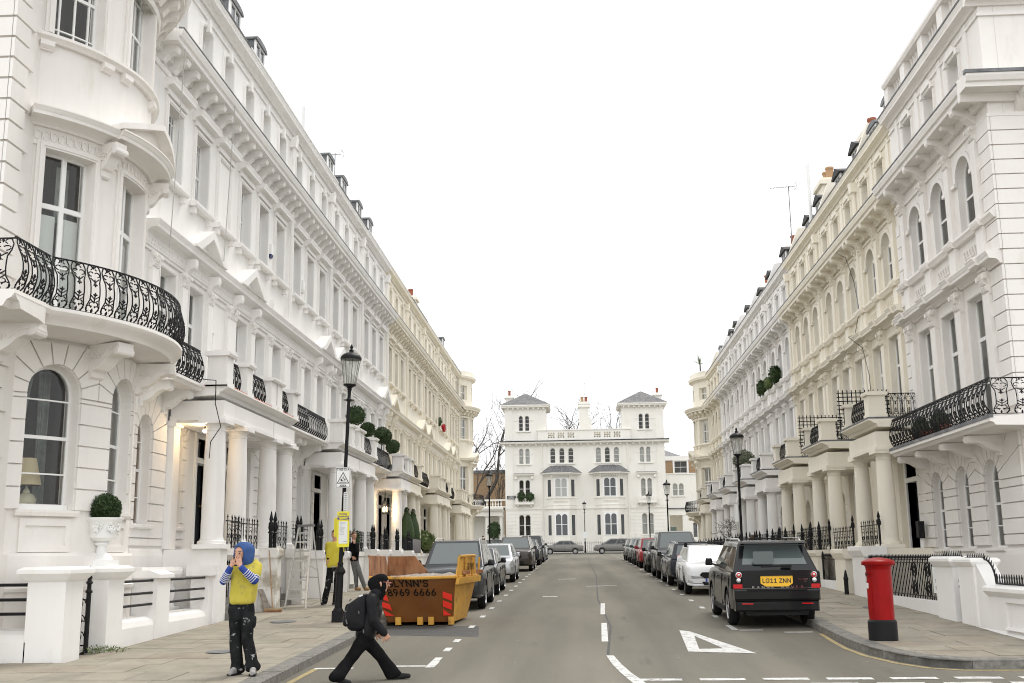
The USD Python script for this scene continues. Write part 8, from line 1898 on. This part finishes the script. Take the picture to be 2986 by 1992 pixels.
hood_o = [[(hc+V3(-.005, -.035, .040), .118), (hc+V3(.03, .045, .03), .122), (hc+V3(.06, .0, -.08), .095), (hc+V3(-.035, -.03, -.05), .10), (hc+V3(.045, .04, -.17), .085), (hc+V3(-.035, -.02, -.14), .07)]]
hm = m3.Manifold.batch_hull([sph(r, p, 20) for p, r in hood_o[0]])
cut = m3.Manifold.batch_hull([sph(.050, q1(160, 128, -.40), 16), sph(.070, q1(163, 126, -.10), 16), sph(.045, q1(158, 158, -.40), 16), sph(.052, q1(161, 160, -.08), 16), sph(.058, q1(163, 110, -.10), 16), sph(.045, q1(160, 108, -.40), 16)])
ht = mf((hm-cut).refine_to_length(.016)); ht.merge_vertices(); trimesh.smoothing.filter_taubin(ht, .5, -.53, 5); put('hood', ht, 'hood_blue', P1)
b = MB(); c_ = q1(158, 172, -.215); b.add([(c_+V3(x*.035, y*.006, z*.07)) for z in (-1, 1) for x, y in ((-1, -1), (1, -1), (1, 1), (-1, 1))], [(3, 2, 1, 0), (4, 5, 6, 7), (0, 1, 5, 4), (1, 2, 6, 5), (2, 3, 7, 6), (3, 0, 4, 7)]); b.build('phone', M['ink'], P1)
tr = [[(q1(130, 450, .0), .085), (q1(218, 448, .02), .085), (q1(138, 500), .095), (q1(215, 500, .01), .095)], (q1(142, 490), .100, kL, .080), (kL, .082, aL+V3(0, 0, -.01), .088), (q1(212, 490, .01), .100, kR, .080), (kR, .082, aR+V3(0, 0, -.01), .088)]
tr += [[(aL+V3(-.03, -.02, -.03), .075), (aL+V3(.04, .02, -.03), .075)], [(aR+V3(-.04, -.02, -.03), .075), (aR+V3(.04, .02, -.03), .078)]]
put('trousers', blob(tr, .022, 5, .018, 8, 8.), 'work_trouser', P1)
put('pocket', blob([[(q1(250, 520, -.03), .035), (q1(246, 570, -.03), .035), (q1(252, 520, .06), .03), (q1(248, 570, .06), .03)]], .02, 3), 'work_trouser', P1)
for a_, dx in ((aL, -.05), (aR, .04)):
    z0_ = .045; put('shoe', blob([[(V3(a_[0], a_[1]+.05, z0_), .045), (V3(a_[0]+dx, a_[1]-.15, z0_-.008), .040), (V3(a_[0]+dx*.5, a_[1]-.06, .075), .045)]], .015, 3), 'shoe_dust', P1)
    b = MB(); put('sole', blob([[(V3(a_[0], a_[1]+.05, .014), .013), (V3(a_[0]+.04, a_[1]+.03, .014), .013), (V3(a_[0]-.04, a_[1]+.03, .014), .013), (V3(a_[0]+dx+.04, a_[1]-.16, .014), .013), (V3(a_[0]+dx-.04, a_[1]-.16, .014), .013)]], .02, 2), 'trim', P1)

# --- person in black with a backpack, in mid stride
P2 = thing('person', 'person all in black with a hood, pink glasses and black backpack striding across the road', 'person', (-2.62, 15.95, ZG(15.95)+.004))
q2 = lambda x, y, d=0.: V3((x-500)/530, d, (885-y)/530)
hB, hf_, hu_, hs_ = head(P2, q2(385, 182, .0), (1, .10, -.10), (.18, 0, 1), 'skin', 1.0)
hip, kF, aF, kB, aB = q2(262, 585, .0), q2(385, 722, .06), q2(468, 862, .10), q2(172, 738, -.30), V3(-.70, -.68, .07)
shN, elN, wrN = q2(325, 295, -.17), q2(345, 445, -.20), q2(425, 545, -.13)
shF, elF, wrF = q2(340, 295, .17), q2(280, 430, .24), q2(330, 540, .26)
sk = hB+[(q2(362, 215), .05, q2(335, 265), .06), [(q2(330, 310, -.08), .06), (q2(330, 310, .08), .06), (q2(272, 560, -.05), .06), (q2(272, 560, .05), .06)], (shN, .05, elN, .04), (elN, .038, wrN, .028), (shF, .05, elF, .04), (elF, .038, wrF, .028), (hip, .06, kF, .045), (kF, .045, aF, .03), (hip, .06, kB, .045), (kB, .045, aB, .03)]
sk += hand_bones(wrN, (.30, .12, -.5), (.2, -1, .2), 1, 1.1, k=.8)+hand_bones(wrF, (.4, .1, -.5), (0, 1, 0), -1, 1.0, k=.8)
put('body', blob(sk, .009, 3), 'skin', P2)
jk = [[(q2(330, 285, -.13), .085), (q2(330, 285, .13), .085), (q2(336, 380, -.10), .085), (q2(336, 380, .10), .085), (q2(285, 330, .0), .10)], [(q2(340, 380, -.11), .10), (q2(335, 380, .11), .10), (q2(292, 545, -.09), .10), (q2(292, 545, .09), .10), (q2(240, 548, .0), .10)],
      (shN, .085, elN, .075), (elN, .077, wrN+(elN-wrN)*.06, .058), (shF, .085, elF, .075), (elF, .075, wrF, .055), [(q2(350, 245, -.03), .085), (q2(350, 245, .03), .085), (q2(330, 275, 0), .09)]]
put('jacket', blob(jk, .02, 5, .012, 4, 7.), 'black_nylon', P2)
hm = m3.Manifold.batch_hull([sph(r, p, 20) for p, r in ((q2(372, 160), .100), (q2(330, 178), .10), (q2(350, 215), .095), (q2(316, 190), .07), (q2(388, 155), .092), (q2(385, 200), .085))])+m3.Manifold.batch_hull([sph(r, p, 16) for p, r in ((q2(372, 215), .085), (q2(352, 262), .10), (q2(385, 255), .06))])
cut = m3.Manifold.batch_hull([sph(.050, q2(452, 172), 14), sph(.05, q2(540, 172), 14), sph(.040, q2(442, 208), 14), sph(.04, q2(540, 208), 14)])
ht = mf((hm-cut).refine_to_length(.016)); ht.merge_vertices(); trimesh.smoothing.filter_taubin(ht, .5, -.53, 5); put('hood', ht, 'black_cloth', P2)
tr = [[(q2(262, 575, -.08), .105), (q2(262, 575, .08), .105), (q2(262, 610, -.05), .11), (q2(262, 610, .05), .11)], (q2(275, 605, .04), .105, kF, .078), [(kF, .078), (aF+V3(.06, 0, .03), .06), (aF+V3(-.04, 0, .0), .06)], [(aF+V3(.10, 0, .035), .035), (aF+V3(-.06, .0, -.015), .04), (aF+V3(.03, .05, .0), .05)],
      (q2(250, 605, -.06), .105, kB, .078), [(kB, .078), (aB+V3(.06, 0, .04), .062), (aB+V3(-.05, 0, .04), .062)]]
put('trousers', blob(tr, .022, 5, .012, 6, 7.), 'black_cloth', P2)
put('shoe', blob([[(aF+V3(.02, 0, -.02), .04), (aF+V3(.22, .02, .0), .035), (aF+V3(.02, 0, .01), .04)]], .016, 3), 'trim', P2)
put('shoe', blob([[(aB+V3(-.02, 0, .02), .042), (aB+V3(.17, .03, -.035), .034)]], .016, 3), 'trim', P2)
b = MB(); b.tube([q2(450, 176, -.04), q2(452, 178, .0), q2(450, 176, .04)], .012, 6); b.tube([q2(450, 174, -.055), q2(405, 168, -.085)], .005, 4); b.build('glasses', M['lip'] if 'pink' not in M else M['pink'], P2)
BG = thing('backpack', 'full black backpack with grey tabs on the back of the striding person', 'backpack', (-2.62, 15.95, ZG(15.95)+.004))
put('bag', blob([[(q2(262, 292, -.10), .07), (q2(262, 292, .10), .07), (q2(178, 356, -.11), .085), (q2(178, 356, .11), .085), (q2(160, 440, -.12), .08), (q2(160, 440, .12), .08), (q2(175, 485, -.11), .075), (q2(175, 485, .11), .075), (q2(250, 480, -.11), .08), (q2(250, 480, .11), .08)]], .02, 5, .008, 3, 9.), 'black_nylon', BG)
put('front_pocket', blob([[(q2(140, 350, -.07), .05), (q2(140, 350, .07), .05), (q2(125, 470, -.08), .05), (q2(125, 470, .08), .05)]], .02, 4), 'black_nylon', BG)
b = MB(); b.tube([q2(265, 270, -.13), q2(330, 262, -.15), q2(372, 330, -.14), q2(350, 430, -.16), q2(280, 470, -.15)], .02, 6); b.build('strap', M['black_nylon'], BG, 40)
for x, y, dx, dy in ((160, 305, 14, -16), (122, 378, 16, 4), (138, 440, 8, 30), (230, 378, 5, 20), (270, 512, 2, 24), (235, 272, 26, -10)):
    b = MB(); dd = -.195; b.tube([q2(x, y, dd), q2(x+dx, y+dy, dd)], .011, 5); b.build('tab', M['grey_cloth'] if y > 300 else M['stripe'], BG)

# --- workman in a yellow top behind the lamp post
P3 = thing('person', 'person in a yellow top and dark trousers standing behind the notices on the lamp post', 'person', (-6.55, 29.6, ZG(29.6)+.125))
q3 = lambda x, y, d=0.: V3((x-150)/375, d, (780-y)/375)
hB, *_ = head(P3, q3(150, 95), (-.3, -1, 0), (0, 0, 1), 'skin')
arms3 = ((q3(85, 185), q3(70, 270, .05), q3(100, 330, -.12)), (q3(215, 185), q3(228, 280, .05), q3(205, 350, -.1)))
L3 = ((q3(115, 410), q3(90, 590, .0), q3(55, 745, .05)), (q3(190, 410), q3(185, 590, -.04), q3(172, 750, -.02)))
sk = hB+[(q3(150, 125), .05, q3(150, 165), .065), [(q3(105, 195), .09), (q3(195, 195), .09), (q3(120, 400), .09), (q3(185, 400), .09)]]
for s_, e_, w_ in arms3: sk += [(s_, .05, e_, .04), (e_, .038, w_, .028)]+hand_bones(w_, (0, -.3, -1), (1, 0, 0), 1, .5)
for h_, k_, a_ in L3: sk += [(h_, .085, k_, .06), (k_, .055, a_, .04)]
put('body', blob(sk, .013, 3), 'skin', P3)
put('top', blob([[(q3(100, 190, -.05), .085), (q3(200, 190, -.05), .085), (q3(100, 190, .07), .08), (q3(200, 190, .07), .08), (q3(105, 385, -.06), .09), (q3(200, 380, -.06), .09), (q3(105, 385, .08), .09), (q3(200, 380, .08), .09)]]+[x for s_, e_, w_ in arms3 for x in ((s_, .082, s_+(e_-s_)*.7, .07),)], .022, 5, .01, 7), 'jacket_yellow', P3)
for s_, e_, w_ in arms3: put('sleeve', blob([(s_+(e_-s_)*.5, .06, e_, .055), (e_, .055, w_, .042)], .02, 3), 'black_cloth', P3)
put('hem', blob([[(q3(125, 395, -.09), .05), (q3(205, 392, -.08), .05), (q3(125, 395, .1), .05), (q3(205, 392, .1), .05)]], .03, 3), 'stripe', P3)
put('trousers', blob([[(L3[0][0], .10), (L3[1][0], .10)]]+[x for h_, k_, a_ in L3 for x in ((h_, .10, k_, .085), (k_, .085, a_, .08))], .025, 5, .014, 9), 'work_trouser', P3)
put('hair', blob([[(q3(150, 70, .02), .092), (q3(150, 85, .04), .088)]], .02, 3), 'hair', P3)
for h_, k_, a_ in L3: put('shoe', blob([[(V3(a_[0], a_[1]+.05, .045), .045), (V3(a_[0]-.03, a_[1]-.15, .04), .04)]], .02, 3), 'trim', P3); put('sole', blob([[(V3(a_[0], a_[1]+.06, .013), .012), (V3(a_[0]-.03, a_[1]-.17, .013), .012), (V3(a_[0]+.035, a_[1], .013), .012), (V3(a_[0]-.06, a_[1]-.1, .013), .012)]], .03, 2), 'stripe', P3)

# --- man in black leaning on the wall with a phone at his ear
P4 = thing('person', 'person in black top, grey trousers and tan boots with a phone at the ear', 'person', (-7.30, 36.55, ZG(36.55)+.125))
q4 = lambda x, y, d=0.: V3((x-300)/301, d, (628-y)/301)
hB, *_ = head(P4, q4(258, 98), (.65, -.8, -.1), (0, 0, 1), 'skin', 1.02)
sk = hB+[(q4(255, 125), .05, q4(255, 165), .065), [(q4(240, 190), .09), (q4(285, 190), .09), (q4(250, 330), .09), (q4(280, 330), .09)], (q4(285, 190, -.08), .05, q4(296, 262, -.16), .042), (q4(296, 262, -.16), .04, q4(272, 165, -.16), .03), (q4(235, 190, .05), .05, q4(228, 270, .05), .04), (q4(228, 270, .05), .04, q4(250, 300, -.12), .03),
     (q4(255, 335), .085, q4(285, 480, -.05), .06), (q4(285, 480, -.05), .056, q4(288, 595), .042), (q4(275, 335), .085, q4(330, 470, -.1), .06), (q4(330, 470, -.1), .056, q4(375, 600, -.03), .042)]
sk += hand_bones(q4(272, 165, -.16), q4(246, 112, -.13)-q4(272, 165, -.16), (.4, -.9, 0), 1, .3)+hand_bones(q4(250, 300, -.12), (.4, -.3, -.2), (0, -1, 0), 1, .5)
put('body', blob(sk, .011, 3), 'skin', P4)
put('top', blob([[(q4(240, 185, -.06), .085), (q4(285, 185, -.06), .085), (q4(240, 185, .08), .085), (q4(285, 185, .08), .085), (q4(245, 320, -.05), .09), (q4(283, 320, -.05), .09), (q4(260, 320, .08), .09)], (q4(285, 190, -.08), .08, q4(296, 262, -.16), .065), (q4(296, 262, -.16), .065, q4(276, 180, -.16), .048), (q4(235, 190, .05), .08, q4(228, 270, .05), .065), (q4(228, 270, .05), .062, q4(247, 297, -.1), .05), (q4(256, 150), .07, q4(256, 175), .085)], .022, 5, .008, 5), 'black_cloth', P4)
put('trousers', blob([[(q4(255, 335), .11), (q4(278, 335), .11)], (q4(255, 345), .105, q4(285, 480, -.05), .08), (q4(285, 480, -.05), .08, q4(288, 592), .066), (q4(277, 345), .105, q4(330, 470, -.1), .08), (q4(330, 470, -.1), .08, q4(372, 592, -.03), .066)], .025, 5, .010, 4), 'grey_cloth', P4)
put('hair', blob([[(q4(255, 78, .02), .098), (q4(248, 92, .05), .09)]], .02, 3), 'hair_brown', P4)
for x, d in ((288, 0.), (378, -.03)): put('boot', blob([[(q4(x-4, 605, d+.02), .055), (q4(x-6, 612, d+.03), .045), (q4(x+42, 614, d-.10), .042), (q4(x+14, 606, d-.03), .05)]], .018, 3), 'tan_boot', P4)

# --- two people far off
def far_person(lab, loc, rz, top, legs, hair, h=1.62):
    o = thing('person', lab, 'person', loc, rz); k = h/1.70
    z = lambda x, y, zz: V3(x*k, y*k, zz*k)
    hB, *_ = head(o, z(0, -.02, 1.58), (0, -1, 0), (0, 0, 1), 'skin', k)
    A = [(z(s_*.19, 0, 1.38), z(s_*.25, .03, 1.10), z(s_*.22, -.10, .86)) for s_ in (1, -1)]; Lg = [(z(s_*.09, 0, .90), z(s_*.10, -.03, .5), z(s_*.11, .03, .08)) for s_ in (1, -1)]
    sk = hB+[(z(0, 0, 1.47), .05, z(0, 0, 1.40), .06), [(z(.13, 0, 1.33), .09), (z(-.13, 0, 1.33), .09), (z(.08, 0, .92), .1), (z(-.08, 0, .92), .1)]]
    for s_, e_, w_ in A: sk += [(s_, .045, e_, .038), (e_, .036, w_, .027)]+hand_bones(w_, (0, -.2, -1), (1, 0, 0), 1, .5)
    for h_, k_, a_ in Lg: sk += [(h_, .08, k_, .058), (k_, .055, a_, .038)]
    put('body', blob(sk, .014, 3), 'skin', o)
    put('coat', blob([[(z(.13, 0, 1.36), .10), (z(-.13, 0, 1.36), .10), (z(.11, 0, .85), .13), (z(-.11, 0, .85), .13)]]+[x for s_, e_, w_ in A for x in ((s_, .075, e_, .065), (e_, .062, w_, .045))], .025, 4, .006, 3), top, o)
    put('trousers', blob([x for h_, k_, a_ in Lg for x in ((h_, .09, k_, .075), (k_, .072, a_, .06))], .03, 4), legs, o)
    put('hair', blob([[(z(0, .02, 1.64), .095*k), (z(0, .04, 1.58), .09*k)]], .02, 3), hair, o)
    for h_, k_, a_ in Lg: put('shoe', blob([[(V3(a_[0], a_[1]+.03, .045), .045), (V3(a_[0], a_[1]-.14, .038), .036)]], .02, 3), 'trim', o)
far_person('person in a red coat on the far left pavement beside the street lamp', (-5.55, 64.6, ZG(64.6)+.125), math.radians(60), 'coat_red', 'black_cloth', 'hair')
far_person('dark haired person in black seen from behind on the right pavement', (6.30, 41.2, ZG(41.2)+.125), math.radians(190), 'black_cloth', 'black_cloth', 'hair', 1.58)
